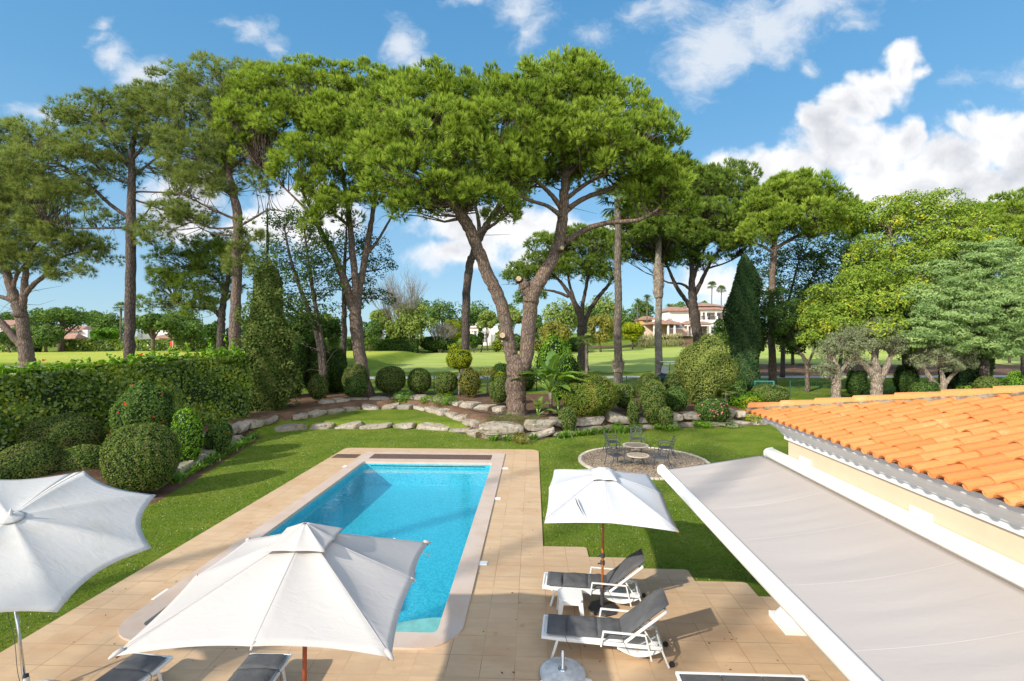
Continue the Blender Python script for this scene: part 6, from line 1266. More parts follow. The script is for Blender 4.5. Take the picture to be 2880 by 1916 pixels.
# palms
def fan_palm(name, label, x, y0, yb, Y, tw, R, n, seed, group=None, droop=.5, blades_n=16, trunkmat='palm_bark', skirt=False, zfeather=False):
    """y0 crown centre, yb base"""
    X = (x-CX)/F*Y; zg = float(TZ(X, Y)); zc = A(x, y0, Y)[2]; g = np.array([X, Y, zg]); hh = zc-zg; root = empty(name, g, 0, label, 'palm tree', group); rng = np.random.default_rng(seed); r = tw/2*Y/F
    mb = MB(); m = 60; zz = np.linspace(-.1, hh, m); mb.tube(np.stack([.04*np.sin(zz), 0*zz, zz], 1), r*(1.0-.25*zz/hh+.05*(np.arange(m) % 2)+.25*np.exp(-zz/.5)), 12, jit=.03, rng=rng); mb.build('trunk', M[trunkmat], root, smooth=False)
    mb = MB()
    for i in range(n):
        a = rng.uniform(0, 2*PI); el = rng.uniform(-.5, 1.35); d = np.array([math.cos(a)*math.cos(el), math.sin(a)*math.cos(el), math.sin(el)]); c0 = np.array([0, 0, hh]); tn = rng.random()
        if zfeather:
            s = np.linspace(0, 1, 9); mid = np.array([c0+d*R*q-np.array([0, 0, R*droop*q*q]) for q in s]); sd = unit(np.cross(d, [0, 0, 1.])); mb.tube(mid, np.linspace(.03, .008, 9), 4, cap=False, tint=tn)
            for j in range(1, 9):
                for s1 in (-1, 1):
                    for q in (0, .5):
                        p = mid[j-1]*(1-q)+mid[j]*q; t = p+sd*s1*R*.22*math.sin(PI*min(j/8*.9+.08, 1))+d*R*.08-np.array([0, 0, R*.07]); mb.add([p-d*.035, p+d*.035, t], [[0, 1, 2]], tint=tn)
        else:
            p = c0+d*R*.45-np.array([0, 0, R*.05]); mb.tube([c0, p], .012, 4, cap=False, tint=.8); sd = unit(np.cross(d, [0, 0, 1.])+1e-6); up = np.cross(sd, d)
            for k in range(blades_n):
                b = (k/(blades_n-1)-.5)*2.6; e = unit(d*math.cos(b)+sd*math.sin(b)+rng.normal(0, .06, 3)); t = p+e*R*.6*(1-.12*abs(b))-np.array([0, 0, R*droop*.25]); w = np.cross(e, up); w = unit(w)*R*.028; mb.add([p, p+e*R*.3-w, t, p+e*R*.3+w], [[0, 1, 2, 3]], tint=tn)
    mb.build('fronds', M['palm'], root)
    if skirt:
        mb = MB(); s0, s1 = A(x, skirt[0], Y)[2]-zg, A(x, skirt[1], Y)[2]-zg
        mb.tube([(0, 0, s1-.1), (0, 0, s1), (0, 0, (s0+s1)/2), (0, 0, s0)], [r*1.0, r*1.25, r*1.45, r*1.2], 12, jit=.12, rng=rng)
        for k in range(70):
            a = rng.uniform(0, 2*PI); z = rng.uniform(s1, s0); rr = r*(1.15+.3*math.sin((z-s1)/(s0-s1)*PI)); e = np.array([math.cos(a), math.sin(a), 0]); sd = np.array([-e[1], e[0], 0])*.06; mb.add([e*rr-sd+[0, 0, z], e*rr+sd+[0, 0, z], e*(rr+.16)+[0, 0, z+.5]], [[0, 1, 2]])
        mb.build('leaf_stubs', M['bark_olive'], root)
    return root
GP = 'tall palm trunks on the fairway edge'
fan_palm('palm_tree', 'tall palm with a rough peeling trunk, nearer the V shaped pine', 1738, 560, 1078, 46, 23, 2.6, 26, 91, GP, skirt=(1020, 1046))
fan_palm('palm_tree', 'smooth ringed palm trunk with a sheath of old leaf stubs, left of the villa', 1852, 660, 1058, 47, 21, 2.4, 26, 92, GP, skirt=(742, 836), trunkmat='bark_pale')
fan_palm('palm_tree', 'young fan palm beyond the fence right of the paddle leaved plant', 1649, 962, 1056, 45, 10, 1.15, 34, 93, blades_n=14)
fan_palm('palm_tree', 'low fan palm in the shade left of the cypress', 2040, 1100, 1130, 32.5, 6, .8, 20, 94)

P = []
for x, y in ((1240, 1132), (1299, 1141), (1327, 1156), (1389, 1166), (1440, 1169), (1500, 1168), (1564, 1168), (1640, 1170)): g = GH(x, y); P.append(g+[0, 0, .035])
P = curve(P, 6); P[:, 2] = np.maximum(P[:, 2], TZ(P[:, 0], P[:, 1])+.02); mb = MB(); mb.tube(P, .022, 6); tag(mb.build('garden_hose', mat('black_pipe', (.03, .03, .035), .5), smooth=True), 'black watering pipe lying across the soil below the V trunk', 'hose')
# ------------------------------------------------------------------ beyond the garden
# fence
M['fence'] = mat('green_fence_wire', (.02, .10, .07), .5)
def fence(label, path, h=1.15):
    root = empty('wire_fence', (*path[0], float(TZ(*path[0]))), 0, label, 'fence', 'green wire fence of the garden'); o = np.array(root.location); w = MB()
    for (x0, y0), (x1, y1) in zip(path[:-1], path[1:]):
        L = math.hypot(x1-x0, y1-y0); n = max(int(L/2.4), 1)
        for i in range(n+1):
            x, y = x0+(x1-x0)*i/n, y0+(y1-y0)*i/n; z = float(TZ(x, y)); p = MB(); p.box((x, y, z+h/2), (.06, .06, h+.12)); p.build('post', M['fence'], root, sub=o)
        m = int(L/.16)
        for i in range(m):
            x, y = x0+(x1-x0)*i/m, y0+(y1-y0)*i/m; z = float(TZ(x, y)); w.tube([(x, y, z+.05), (x, y, z+h)], .006, 3, cap=False)
        for q in (.06, .4, .75, h): w.tube([(x0+(x1-x0)*t, y0+(y1-y0)*t, float(TZ(x0+(x1-x0)*t, y0+(y1-y0)*t))+q) for t in np.linspace(0, 1, 9)], .008, 3, cap=False)
    w.build('wire_mesh', M['fence'], root, sub=o)
fence('green wire fence behind the clipped balls', [(-11.8, 40.2), (2, 40.2), (16.5, 40.2)])
fence('green wire fence behind the olive trees', [(21.0, 37.6), (24, 37.2), (34, 37.2)])
gp = np.array([19.1, 37.7, float(TZ(19.1, 37.7))]); gt = empty('garden_gate', gp, 0, 'turquoise green metal gate frame in the garden fence', 'gate'); M['gate'] = mat('turquoise_paint', (.03, .30, .24), .5)
for x in (-.72, .72): mb = MB(); mb.box((x, 0, .55), (.08, .08, 1.2)); mb.build('post', M['gate'], gt)
mb = MB(); mb.bar((-.7, 0, 1.12), (.7, 0, 1.12), .06); mb.bar((-.7, 0, .12), (.7, 0, .12), .05); [mb.bar((x, 0, .12), (x, 0, 1.12), .012) for x in np.linspace(-.6, .6, 11)]; mb.build('gate_frame', M['gate'], gt)
# flag
g = np.array([*A(485, 990, 74)[:2], 0]); g[2] = float(TZ(g[0], g[1])); fl = empty('golf_flag', g, 0, 'red golf flag on a white pole on the putting green', 'golf flag')
mb = MB(); mb.tube([(0, 0, -.05), (0, 0, 2.15)], .03, 8); mb.build('pole', M['white'], fl)
mb = MB(); mb.grid(np.array([[(-.04-.0*i, 0, 2.15-.75*j/5)if i == 0 else (-.04+(-.55+.5*(j-1)/5)*i/5*(.55+.1*j)+.02*math.sin(j), .05*math.sin(i*1.4+j), 2.15-.75*j/5-.05*i) for j in range(6)] for i in range(6)])); mb.grid(np.array([[(.02+.45*i/5*(.5+.1*j), .05*math.sin(i+j), 2.1-.7*j/5-.06*i) for j in range(6)] for i in range(6)])); solid(mb.build('cloth', mat('red_cloth', (.65, .04, .04), .8), fl, smooth=True), .01)
# golf cart
def cart():
    Y = 46; p = A(1888, 1050, Y); z = float(TZ(p[0], Y)); r = empty('golf_cart', (p[0], Y, z), math.radians(200), 'dark blue golf cart with a white roof, partly behind the yellow green shrub', 'golf cart')
    nv = mat('dark_blue_paint', (.02, .03, .07), .25); m = MB(); m.bx(-1.05, .1, -.55, .55, .30, .62); m.bx(.1, 1.05, -.55, .55, .28, .42); V = [(.75, -.55, .42), (1.15, -.5, .42), (1.1, -.5, .62), (.75, -.55, .85), (.75, .55, .42), (1.15, .5, .42), (1.1, .5, .62), (.75, .55, .85)]
    m.add(V, [[0,1,2,3],[7,6,5,4],[1,5,6,2],[2,6,7,3],[3,7,4,0],[0,4,5,1]]); bevel(m.build('body', nv, r), .05, 3)
    m = MB(); m.bx(-.75, -.15, -.5, .5, .62, .80); m.bx(-.85, -.70, -.5, .5, .75, 1.15); bevel(m.build('seat', mat('pale_vinyl', (.7, .68, .64), .5), r), .04, 2)
    m = MB(); m.bx(-1.15, .85, -.58, .58, 1.86, 1.93); bevel(m.build('roof', M['plastic'], r), .03, 2)
    for x, y in ((-.9, -.52), (-.9, .52), (.65, -.52), (.65, .52)): m = MB(); m.bar((x, y, .8), (x-(.12 if x > 0 else 0), y, 1.88), .035); m.build('roof_post', M['black'], r)
    for x in (-.7, .8):
        for y in (-.5, .5):
            m = MB(); th = np.arange(18)/18*2*PI; V = [(x+.23*math.cos(a), yy, .23+.23*math.sin(a)) for yy in (y-.09, y+.09) for a in th]; m.add(V, [[i, (i+1) % 18, 18+(i+1) % 18, 18+i] for i in range(18)]); m.f.append(np.array([list(range(18)), list(range(18, 36))])+m.n-36); m.m.append(0); m.build('wheel', M['black'], r)
    m = MB(); m.bx(-1.3, -1.0, -.4, .4, .45, 1.2); bevel(m.build('golf_bag', M['concrete'], r), .08, 3); m = MB(); m.bar((.75, -.45, 1.0), (.66, -.45, 1.6), .02); m.grid(np.array([[(.78, -.5, .88), (.78, .5, .88)], [(.66, -.5, 1.5), (.66, .5, 1.5)]])); m.build('windscreen', M['concrete'], r)
cart()

# ------------------------------------------------------------------ villas
M['roof_far'] = mat('villa_roof_tiles', srgb(172, 132, 112), .9, col2=srgb(146, 110, 94), vscale=1.2, bump=.8, bscale=5)
M['villa_white'] = mat('villa_white_walls', (.80, .77, .73), .9, var=.05, vscale=.6); M['villa_pink'] = mat('villa_pinkish_stone', srgb(226, 196, 180), .9, var=.1, vscale=1); M['glass_dark'] = mat('dark_glass', (.03, .04, .05), .1); M['orange_wall'] = mat('orange_wall', srgb(232, 170, 92), .9)
class Bld:
    def __init__(s, name, label, Y, cat='house', x=1960, y=944, group=None):
        s.Y = Y; s.o = A(x, y, Y); s.o[2] = float(TZ(s.o[0], Y)); s.r = empty(name, s.o, 0, label, cat, group)
    def box(s, part, m, x0, x1, y0, y1, d0, d1, bev=0):
        a, b = A(x0, y1, s.Y), A(x1, y0, s.Y); mb = MB(); mb.bx(a[0], b[0], s.Y+d0, s.Y+d1, a[2], b[2]); return mb.build(part, M[m], s.r, sub=s.o)
    def hip(s, part, x0, x1, y0, y1, d0, d1, ridge=.35):
        a, b = A(x0, y1, s.Y), A(x1, y0, s.Y); D = d1-d0; w = b[0]-a[0]; ins = min(D/2, w*.5*(1-ridge)); ym = s.Y+(d0+d1)/2; z0, z1 = a[2], b[2]; mb = MB()
        V = [(a[0], s.Y+d0, z0), (b[0], s.Y+d0, z0), (b[0], s.Y+d1, z0), (a[0], s.Y+d1, z0), (a[0]+ins, ym, z1), (b[0]-ins, ym, z1)]; mb.add(V, [[0,1,5,4],[2,3,4,5]]); mb.add(V, [[1,2,5],[3,0,4]]); mb.add([(x, y, z-.18) for x, y, z in V[:4]]+V[:4], [[3,2,1,0],[0,1,5,4],[1,2,6,5],[2,3,7,6],[3,0,4,7]]); return mb.build(part, M['roof_far'], s.r, sub=s.o)
    def window(s, x0, x1, y0, y1, d, n=2, rows=2):
        f = s.box('window', 'glass_dark', x0, x1, y0, y1, d-.06, d+.1); a, b = A(x0, y1, s.Y), A(x1, y0, s.Y); mb = MB()
        for i in range(n+1): xx = a[0]+(b[0]-a[0])*i/n; mb.bx(xx-.05, xx+.05, s.Y+d-.12, s.Y+d-.05, a[2], b[2])
        for i in range(rows+1): zz = a[2]+(b[2]-a[2])*i/rows; mb.bx(a[0], b[0], s.Y+d-.115, s.Y+d-.055, zz-.04, zz+.04)
        mb.build('window_frame', M['white'], s.r, sub=s.o).parent = f
b = Bld('villa', 'large white two storey villa with terracotta roofs and a columned balcony beyond the golf course', 125, x=1970)
b.box('wall', 'villa_white', 1881, 1937, 872, 946, 0, 9); b.hip('roof', 1876, 1945, 860, 873, -1, 10)
b.box('wall', 'villa_pink', 1937, 1969, 868, 946, .6, 10); b.box('wall', 'villa_white', 1957, 2030, 858, 868, 1, 9); b.hip('roof', 1953, 2034, 848, 859, 0, 10, .25)
b.hip('roof', 1934, 2036, 862, 870, -1.2, 3); b.hip('roof', 2026, 2062, 857, 868, -.6, 9, .1); b.box('wall', 'villa_white', 1967, 2060, 870, 879, -.6, 9)
b.box('wall', 'villa_pink', 1969, 2060, 879, 901, 2.6, 8); b.box('balcony', 'villa_white', 1966, 2060, 900, 908, -1.0, 3); b.box('wall', 'villa_white', 1986, 2060, 908, 946, -.4, 8); b.box('wall', 'villa_pink', 1937, 1986, 908, 946, 1.2, 8)
for x in (1969, 1981, 2009, 2041): b.box('column', 'villa_white', x, x+4, 879, 900, -.7, -.3)
for x in (1981, 2010, 2041): b.box('balustrade_post', 'villa_white', x-.5, x+4.5, 890, 901, -.95, -.5)
mb = MB()
for x in np.arange(1968, 2058, 1.6): a = A(x, 900, 125); mb.bx(a[0]-.02, a[0]+.02, 124.1, 124.14, a[2], a[2]+.9)
a0, a1 = A(1967, 900, 125), A(2058, 900, 125); mb.bx(a0[0], a1[0], 124.08, 124.16, a0[2]+.88, a0[2]+.95); mb.build('railing', M['black'], b.r, sub=b.o)
b.window(1972, 1980, 881, 900, 2.5); b.window(1999, 2009, 881, 900, 2.5); b.window(2028, 2038, 881, 900, 2.5); b.window(1934, 1942, 880, 899, .5, 2, 3); b.window(1886, 1889, 886, 896, -.02)
b.hip('roof', 1912, 1990, 903, 910, -3, 2, .6); b.box('beam', 'villa_white', 1916, 1988, 910, 918, -2.6, -2.2); [b.box('column', 'villa_white', x, x+3, 918, 944, -2.6, -2.2) for x in (1923, 1934, 1948, 1984)]
b.window(1936, 1950, 921, 942, 1.1, 3, 4); b.window(1966, 1980, 921, 942, 1.1, 3, 4)
# arched window
ax0, ax1 = A(1997, 937, 125)[0], A(2026, 937, 125)[0]; zc = A(0, 928, 125)[2]; zb = A(0, 938, 125)[2]; R_ = (ax1-ax0)/2; xc = (ax0+ax1)/2; ar = [(xc+R_*math.cos(t), zc+R_*math.sin(t)) for t in np.linspace(0, PI, 17)]; pl = [(ax0, zb), (ax1, zb)]+ar
mb = MB(); mb.add([(x, 124.5, z) for x, z in pl], [list(range(len(pl)))]); aw = mb.build('window', M['glass_dark'], b.r, sub=b.o)
mb = MB(); mb.tube([(x, 124.45, z) for x, z in ar], .16, 5); [mb.bar((xc, 124.42, zc), (xc+R_*math.cos(t), 124.42, zc+R_*math.sin(t)), .10) for t in (PI/4, PI/2, 3*PI/4)]; mb.bar((ax0, 124.42, zc), (ax1, 124.42, zc), .14); [mb.bar((x, 124.42, zb), (x, 124.42, zc), .10) for x in np.linspace(ax0, ax1, 5)]; mb.build('window_frame', M['white'], b.r, sub=b.o).parent = aw
b.hip('roof', 1813, 1900, 900, 912, -7, 3, .3); b.box('wall', 'villa_pink', 1816, 1881, 913, 946, 1, 3); [b.box('column', 'villa_white', x, x+4, 913, 944, -6.5, -6) for x in (1855, 1872, 1818)]; b.window(1897, 1907, 926, 938, .9, 3, 2); b.box('wall', 'villa_pink', 1881, 1936, 912, 946, -.2, .0)
b.box('chimney', 'villa_white', 1858, 1864, 886, 912, -3, -2.4); b.box('chimney_cap', 'villa_white', 1857, 1865, 883, 887, -3.1, -2.3); b.box('chimney', 'villa_white', 1877, 1881, 892, 910, -1, -.5)
b.hip('chimney_cap', 1826, 1839, 893, 898, -3.4, -2.2, .1); b.box('chimney', 'villa_white', 1827, 1838, 898, 909, -3.3, -2.3)
mb = MB(); q = [A(1880, 915, 122), A(1917, 914, 122), A(1925, 925, 119), A(1878, 924, 119)]; mb.add(q, [[0,1,2,3]]); solid(mb.build('sun_sail', M['cloth_white'], b.r, sub=b.o), .03)
c = Bld('villa', 'orange walled house with a dark hipped roof, left of the white villa', 140, x=1820, y=935, group='far houses'); c.box('wall', 'orange_wall', 1806, 1850, 897, 940, 0, 8); c.hip('roof', 1803, 1854, 888, 899, -1, 9, .3); c.window(1812, 1818, 902, 915, -.02)
c = Bld('villa', 'white single storey house seen between the leaning trunk and the V trunk', 135, x=1350, y=973, group='far houses'); c.box('wall', 'villa_white', 1322, 1420, 917, 978, 1, 9); c.hip('roof', 1318, 1352, 914, 924, -.5, 8, .3); c.box('beam', 'villa_white', 1322, 1346, 926, 931, -.5, .2); [c.box('column', 'villa_white', x, x+2.5, 931, 972, -.4, 0) for x in (1323, 1331, 1341, 1368, 1376)]; c.window(1354, 1368, 938, 966, .9, 3, 3); c.window(1328, 1338, 940, 960, .9); c.box('wall', 'villa_white', 1350, 1376, 962, 973, -.8, -.4); c.box('chimney', 'villa_white', 1336, 1343, 908, 922, 2, 3); c.window(1392, 1402, 935, 955, .9)
c = Bld('villa', 'white house with an orange roof at the far left edge', 130, x=10, y=965, group='far houses'); c.box('wall', 'villa_white', -60, 42, 912, 975, 0, 8); c.hip('roof', -66, 48, 899, 913, -1, 9, .6); c.window(2, 12, 925, 938, -.02); c.box('wall', 'villa_white', -60, 96, 952, 975, -3, -1); c.hip('roof', -64, 50, 943, 952, -4, 0, .8)
c = Bld('villa', 'long low house with a pale orange roof behind the umbrella shaped pine on the left', 125, x=170, y=960, group='far houses'); c.box('wall', 'villa_white', 60, 246, 928, 975, 0, 8); c.hip('roof', 50, 250, 938, 951, -4, 0, .9); c.hip('roof', 84, 232, 916, 930, -1, 9, .7); [c.window(x, x+9, 933, 939, -.02) for x in (110, 150, 190, 220)]
c = Bld('villa', 'white house glimpsed behind the low pine near the red flag', 125, x=450, y=960, group='far houses'); c.box('wall', 'villa_white', 386, 530, 930, 975, 0, 8); c.hip('roof', 448, 536, 938, 950, -3, 5, .7); c.window(396, 402, 940, 948, -.02)
c = Bld('villa', 'white house between the ivy column and the slim trunked pine', 120, x=1040, y=975, group='far houses'); c.box('wall', 'villa_white', 1010, 1062, 940, 980, 0, 6); c.hip('roof', 1004, 1068, 930, 941, -1, 7, .5); c.window(1024, 1036, 950, 962, -.02)

# ------------------------------------------------------------------ far trees, hedges and shrubs, each a thing
def far_tree(name, label, x, yt, yb, w, Y, leaf='far', style='puff', seed=1, cat='tree', group=None, trunk=True, n=2600):
    """yt top, yb base, w width in px"""
    rng = np.random.default_rng(seed); X = (x-CX)/F*Y; zg = float(TZ(X, Y)); zt = A(x, yt, Y)[2]; Hh = zt-zg; R = w/2*Y/F; g = np.array([X, Y, zg]); root = empty(name, g, 0, label, cat, group); mb = MB()
    cz, rz = (Hh*.70, Hh*.30) if style == 'umbrella' else ((Hh*.58, Hh*.42) if trunk else (Hh*.45, Hh*.55)); K = int(min(max(R*R*1.6, 16), 60)); R *= 1/math.sqrt(1+.6*((x-CX)/F)**2); d = unit(rng.normal(0, 1, (K, 3))); d[:, 2] = np.abs(d[:, 2])*np.where(rng.random(K) < (.85 if style == 'umbrella' else .55), 1, -1)
    cc = np.array([0, 0, cz])+d*[R*.72, R*.6, rz*.72]*rng.uniform(.5, 1.05, (K, 1)); rc = min(max(R, rz), 1.4*min(R, rz))*rng.uniform(.22, .42, K)
    m = n//K; dd = unit(rng.normal(0, 1, (K*m, 3))+[0, 0, .3]); P = np.repeat(cc, m, 0)+dd*np.repeat(rc, m)[:, None]*rng.uniform(.75, 1.0, (K*m, 1)); ct = np.repeat(rng.random(K), m)
    leaves(mb, P, unit(dd+rng.normal(0, .5, dd.shape)), Y*.0021+.03, rng, .6, np.clip(ct*.5+rng.random(K*m)*.5, 0, 1)); mb.build('crown', M[leaf], root)
    if trunk:
        mb = MB(); r = max(R*.05, .1); mb.tube([(0, 0, -.2), (rng.normal(0, .3), 0, cz*.45), (rng.normal(0, .4), 0, cz)], [r*1.3, r, r*.6], 8)
        for q in range(7): c = cc[rng.integers(K)]; mb.tube([(0, 0, cz*.45), (c[0]*.4, c[1]*.4, cz*.45+(c[2]-cz*.45)*.6), c], [r*.6, r*.4, r*.15], 5, cap=False)
        mb.build('trunk', M['bark'], root, smooth=True)
    return root
FT = [ # x, top, base, width, Y, leaf, style, label
 (172,866,985,300,90,'far','umbrella','broad umbrella shaped pine in front of the low house on the left'), (60,902,980,80,88,'far','puff','round dark tree left of the broad umbrella shaped pine'), (20,876,975,130,150,'far','puff','dark pines behind the house at the far left edge'),
 (265,873,965,80,150,'far','umbrella','small far pine peeping over the broad umbrella shaped pine'), (310,880,965,120,120,'far','puff','grey green tree left of the straight pine trunk'), (290,920,965,110,100,'fresh','puff','light green bush tree over the far hedge left of the straight trunk'),
 (430,885,985,200,85,'far','umbrella','wide low tree right of the straight pine trunk'), (530,895,985,150,88,'far','puff','dark rounded tree beside the red flag'), (500,870,970,200,140,'far','puff','far green trees behind the flag'), (620,900,985,120,80,'dark','puff','dark tree behind the low dark pine'),
 (730,890,985,160,100,'far','puff','far green tree behind the ivy column'), (850,900,990,130,95,'far','puff','far green tree seen under the ragged conifer'), (910,880,985,110,110,'far_light','puff','pale tree seen under the ragged conifer'),
 (130,915,985,150,86,'far','puff','rounded green bushes hiding the low house on the left'), (30,925,985,110,84,'dark','puff','dark bush in front of the house at the far left edge'), (1335,935,975,34,98,'dark','puff','dark green bush in front of the white single storey house'),
 (850,850,1050,150,58,'dark','puff','dark tree filling the gap behind the ragged conifer'), (930,890,1060,110,62,'dark','puff','dark tree behind the foot of the thin dark conifer'),
 (1070,860,985,80,100,'far_light','puff','pale leafed tree right of the slim pine trunks'), (1165,848,980,128,96,'far_light','puff','yellow green tree in front of the bare tree'), (1110,890,980,70,96,'far_light','puff','low yellow green branch tree left of the taller one'), (1040,900,985,90,90,'far','puff','dark tree behind the slim pine trunks'),
 (1245,836,960,120,150,'far','puff','round dark far pine right of the bare tree'), (1185,832,960,90,160,'far','puff','far dark pine just behind the bare tree'), (1345,845,960,130,150,'far','puff','far dark trees behind the leaning trunk'), (1320,870,970,70,140,'dark','puff','dark far tree above the white single storey house'),
 (1274,880,972,52,105,'gold','puff','bright yellow green round tree left of the leaning trunk'), (1372,873,978,66,105,'far_light','umbrella','small umbrella shaped tree on a pale crooked trunk in front of the white house'), (1352,915,975,14,100,'dark','puff','thin dark cypress in front of the white house'),
 (1440,865,975,90,110,'far_light','umbrella','light umbrella shaped tree between the arms of the V trunk'), (1420,840,960,50,140,'far','puff','far palm like dark tree left inside the V'), (1420,900,975,70,104,'gold','puff','golden shrub tree between the arms of the V trunk'),
 (1500,880,975,80,108,'far','puff','green tree just right of the V trunk'), (1580,840,975,140,100,'far_light','puff','sage green tree behind the fairway pine'), (1560,905,985,120,92,'rusty','puff','brownish green tree below the sage tree'), (1690,880,975,110,96,'rusty','puff','ochre tree right of the fairway pine trunk'),
 (1650,850,970,110,130,'far','puff','far green tree behind the fairway pine trunk'), (1745,860,965,100,110,'far','puff','green tree behind the rough palm trunk'), (1780,895,965,80,104,'gold','puff','bright yellow green tree between the two palm trunks'), (1700,820,960,120,140,'far_light','puff','pale tall tree between the fairway pine and the rough palm trunk'),
 (1800,840,960,90,150,'far','puff','far palms grove tree left of the ringed palm'), (1915,842,930,60,160,'far','puff','round tree behind the left roof of the villa'), (1965,838,925,60,170,'far','puff','dark tree behind the centre of the villa'), (2045,852,925,60,170,'far','puff','dark tree behind the right roof of the villa'), (1868,878,930,40,150,'dark','puff','dark cypress like tree behind the villa chimneys'),
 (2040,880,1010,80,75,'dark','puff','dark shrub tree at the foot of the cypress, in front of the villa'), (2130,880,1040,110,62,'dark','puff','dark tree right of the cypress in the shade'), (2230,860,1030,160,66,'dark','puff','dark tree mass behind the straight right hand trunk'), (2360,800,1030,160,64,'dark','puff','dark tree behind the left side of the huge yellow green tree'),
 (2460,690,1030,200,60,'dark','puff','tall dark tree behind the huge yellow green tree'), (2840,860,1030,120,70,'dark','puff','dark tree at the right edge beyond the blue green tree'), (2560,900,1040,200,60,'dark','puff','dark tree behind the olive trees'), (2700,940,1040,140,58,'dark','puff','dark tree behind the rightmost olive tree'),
]
for i, (x, yt, yb, w, Y, leaf, sty, lab) in enumerate(FT):
    far_tree('far_tree', lab, x, yt, yb, w, Y, leaf, sty, 200+i, group='trees beyond the golf course', n=5200 if w > 150 else (3600 if Y < 120 else 2600))
for i, (x0, x1, y0, y1, Y, leaf, lab) in enumerate(((1178,1278,945,985,100,'dark','long low clipped mound on the far side of the fairway left of the leaning trunk'),(1104,1146,944,972,102,'far_light','small light hedge block under the yellow green tree'),(1084,1112,935,975,102,'far_light','yellowish hedge block left of the small light hedge'),
    (1432,1470,940,976,104,'far','rounded green mound between the arms of the V trunk'),(1384,1412,955,976,100,'gold','low yellow shrub in front of the white house'),(1260,1300,966,984,98,'gold','low yellow green ground shrub left of the leaning trunk'),(1500,1530,955,978,98,'rusty','reddish shrub right of the V trunk'),(1590,1640,950,972,98,'dark','dark low bush left of the fairway pine trunk'))):
    blob_shrub('far_shrub', lab, 'shrub', x0, x1, y0, y1, leaf, .2, .9, Y, .04, 'shrubs on the far side of the fairway')
for i, (x, y0, y1) in enumerate(((1805,925,958),(1816,925,958),(1830,915,958),(1885,920,957),(1900,922,957))):
    far = 112+(i % 3)*1.5; X = (x-CX)/F*far; g = np.array([X, far, float(TZ(X, far))]); rng = np.random.default_rng(700+i); mb = MB(); n = 900; a = rng.uniform(0, 2*PI, n); P = np.stack([rng.normal(0, .7, n), rng.normal(0, .5, n), 0*a], 1); D = unit(np.stack([np.cos(a)*.5, np.sin(a)*.5, 1+0*a], 1)); blades(mb, P, D, 1.5, .05, 1, .1, rng, rng.random(n)*.6)
    p = np.stack([rng.normal(0, .9, 60), rng.normal(0, .5, 60), rng.uniform(1.4, 2.3, 60)], 1); blades(mb, p, np.tile([0.1, 0, 1.], (60, 1)), .6, .07, 4, .15, rng, np.ones(60)); tag(mb.build('pampas_grass', M['pampas'], loc=g), 'tuft of pampas grass with pale plumes in front of the villa garden', 'pampas grass', 'pampas grass in front of the villa')
fan_palm('palm_tree', 'left one of the two slim palms rising behind the right end of the villa roof', 2002, 803, 930, 160, 3, 1.9, 60, 95, 'far palms', blades_n=9)
fan_palm('palm_tree', 'right, slightly lower one of the two slim palms behind the villa roof', 2029, 815, 930, 160, 3, 1.9, 60, 96, 'far palms', blades_n=9)
fan_palm('palm_tree', 'slim tall palm between the two palm trunks of the fairway', 1820, 838, 940, 130, 4, 1.9, 40, 97, 'far palms', zfeather=True)
fan_palm('palm_tree', 'palm left of the slim tall one, half hidden by foliage', 1793, 848, 940, 135, 4, 1.9, 40, 98, 'far palms', zfeather=True)
fan_palm('palm_tree', 'feather palm whose head shows just above the left villa roof', 1886, 866, 940, 140, 6, 2.6, 44, 99, 'far palms', zfeather=True)
fan_palm('palm_tree', 'far fan palm touching the left side of the straight pine trunk', 340, 866, 975, 110, 6, 1.8, 50, 100, 'far palms', blades_n=9)
fan_palm('palm_tree', 'far palm head between the left arm of the V and the sky', 1408, 846, 960, 120, 5, 1.9, 44, 101, 'far palms', blades_n=9)
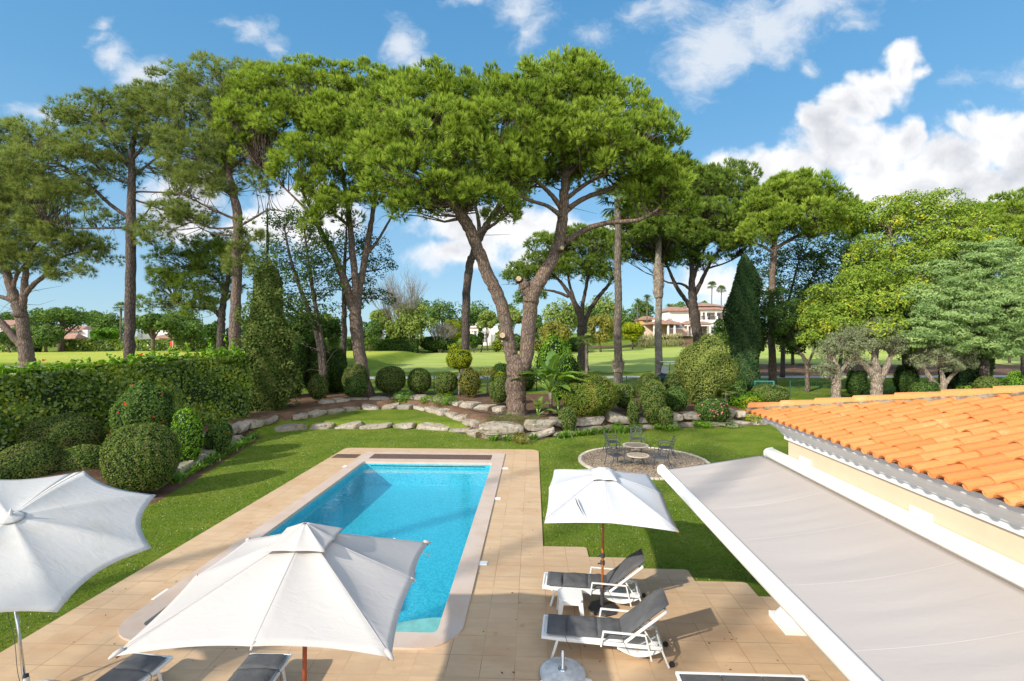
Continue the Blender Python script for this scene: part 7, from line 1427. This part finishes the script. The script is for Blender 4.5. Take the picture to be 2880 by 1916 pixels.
# bare trees
def bare_tree(label, x, yt, Y, w, seed, group='leafless trees'):
    rng = np.random.default_rng(seed); X = (x-CX)/F*Y; zg = float(TZ(X, Y)); Hh = A(x, yt, Y)[2]-zg; g = np.array([X, Y, zg]); root = empty('bare_tree', g, 0, label, 'bare tree', group); mb = MB()
    def grow(p, d, L, r, lev):
        q = p+d*L; m = p+d*L*.5+rng.normal(0, .03, 3)*L; mb.tube([p, m, q], [r, r*.85, r*.7], 4 if lev else 6, cap=False)
        if lev >= 5 or r < .006: return
        for k in range(3 if lev < 4 else 2): e = unit(d+rng.normal(0, .30, 3)*[w, w, .6]+[0, 0, .18]); grow(q if k else m, e, L*rng.uniform(.62, .85), r*.62, lev+1)
    for k in range(5): grow(np.array([0, 0, -.1]), unit(np.array([rng.normal(0, .28)*w, rng.normal(0, .2), 1])), Hh*.30, .16, 0)
    mb.build('branches', M['bark_pale'], root)
bare_tree('tall leafless pale grey tree left of centre beyond the fairway', 1165, 745, 98, 1.0, 5)
bare_tree('second leafless tree with fine twigs, further left', 1110, 800, 102, 1.0, 6)
bare_tree('small leafless shrub right of the yellow green tree', 1235, 895, 98, 1.2, 7)

# ------------------------------------------------------------------ tall pines standing behind the house: out of the picture, they throw the long shadows over terrace and lawn
for i, (x, y, hh, r) in enumerate(((-20.7, -13.4, 29, .22), (-26.5, -11.5, 30, .20), (-29.5, -8.2, 31, .22))):
    rng = np.random.default_rng(900+i); g = np.array([x, y, 0.]); root = empty('pine_tree', g, 0, 'tall pine standing behind the camera, outside the picture', 'pine tree', 'pines behind the house'); mb = MB()
    L = [[[0, 0, -.1, r*1.2], [.3*math.sin(i), .2, hh*.3, r], [.5*math.sin(i*2), .1, hh*.6, r*.75], [.2, .3, hh*.95, r*.3]]]
    for k in range(7): z = hh*(.45+.07*k); a = rng.uniform(0, 2*PI); l = rng.uniform(1.5, 3.2); L.append([[.3*math.sin(i*2), .1, z, r*.35], [math.cos(a)*l*.5, math.sin(a)*l*.5, z+.5, r*.22], [math.cos(a)*l, math.sin(a)*l, z+1.3, r*.08]])
    tm, nodes = limb_mesh(L, rng, 8); tm.build('trunk', M['bark'], root, smooth=True)
    bl = [(np.array([math.cos(a)*2.2, math.sin(a)*2.2, hh*.93+rng.normal(0, .6)]), np.array([1.7, 1.7, .9])) for a in np.arange(4)*1.6+i]; cm, CC = crown_mesh(bl, 'loose', rng, .5); cm.build('crown', M['pine_grey'], root)
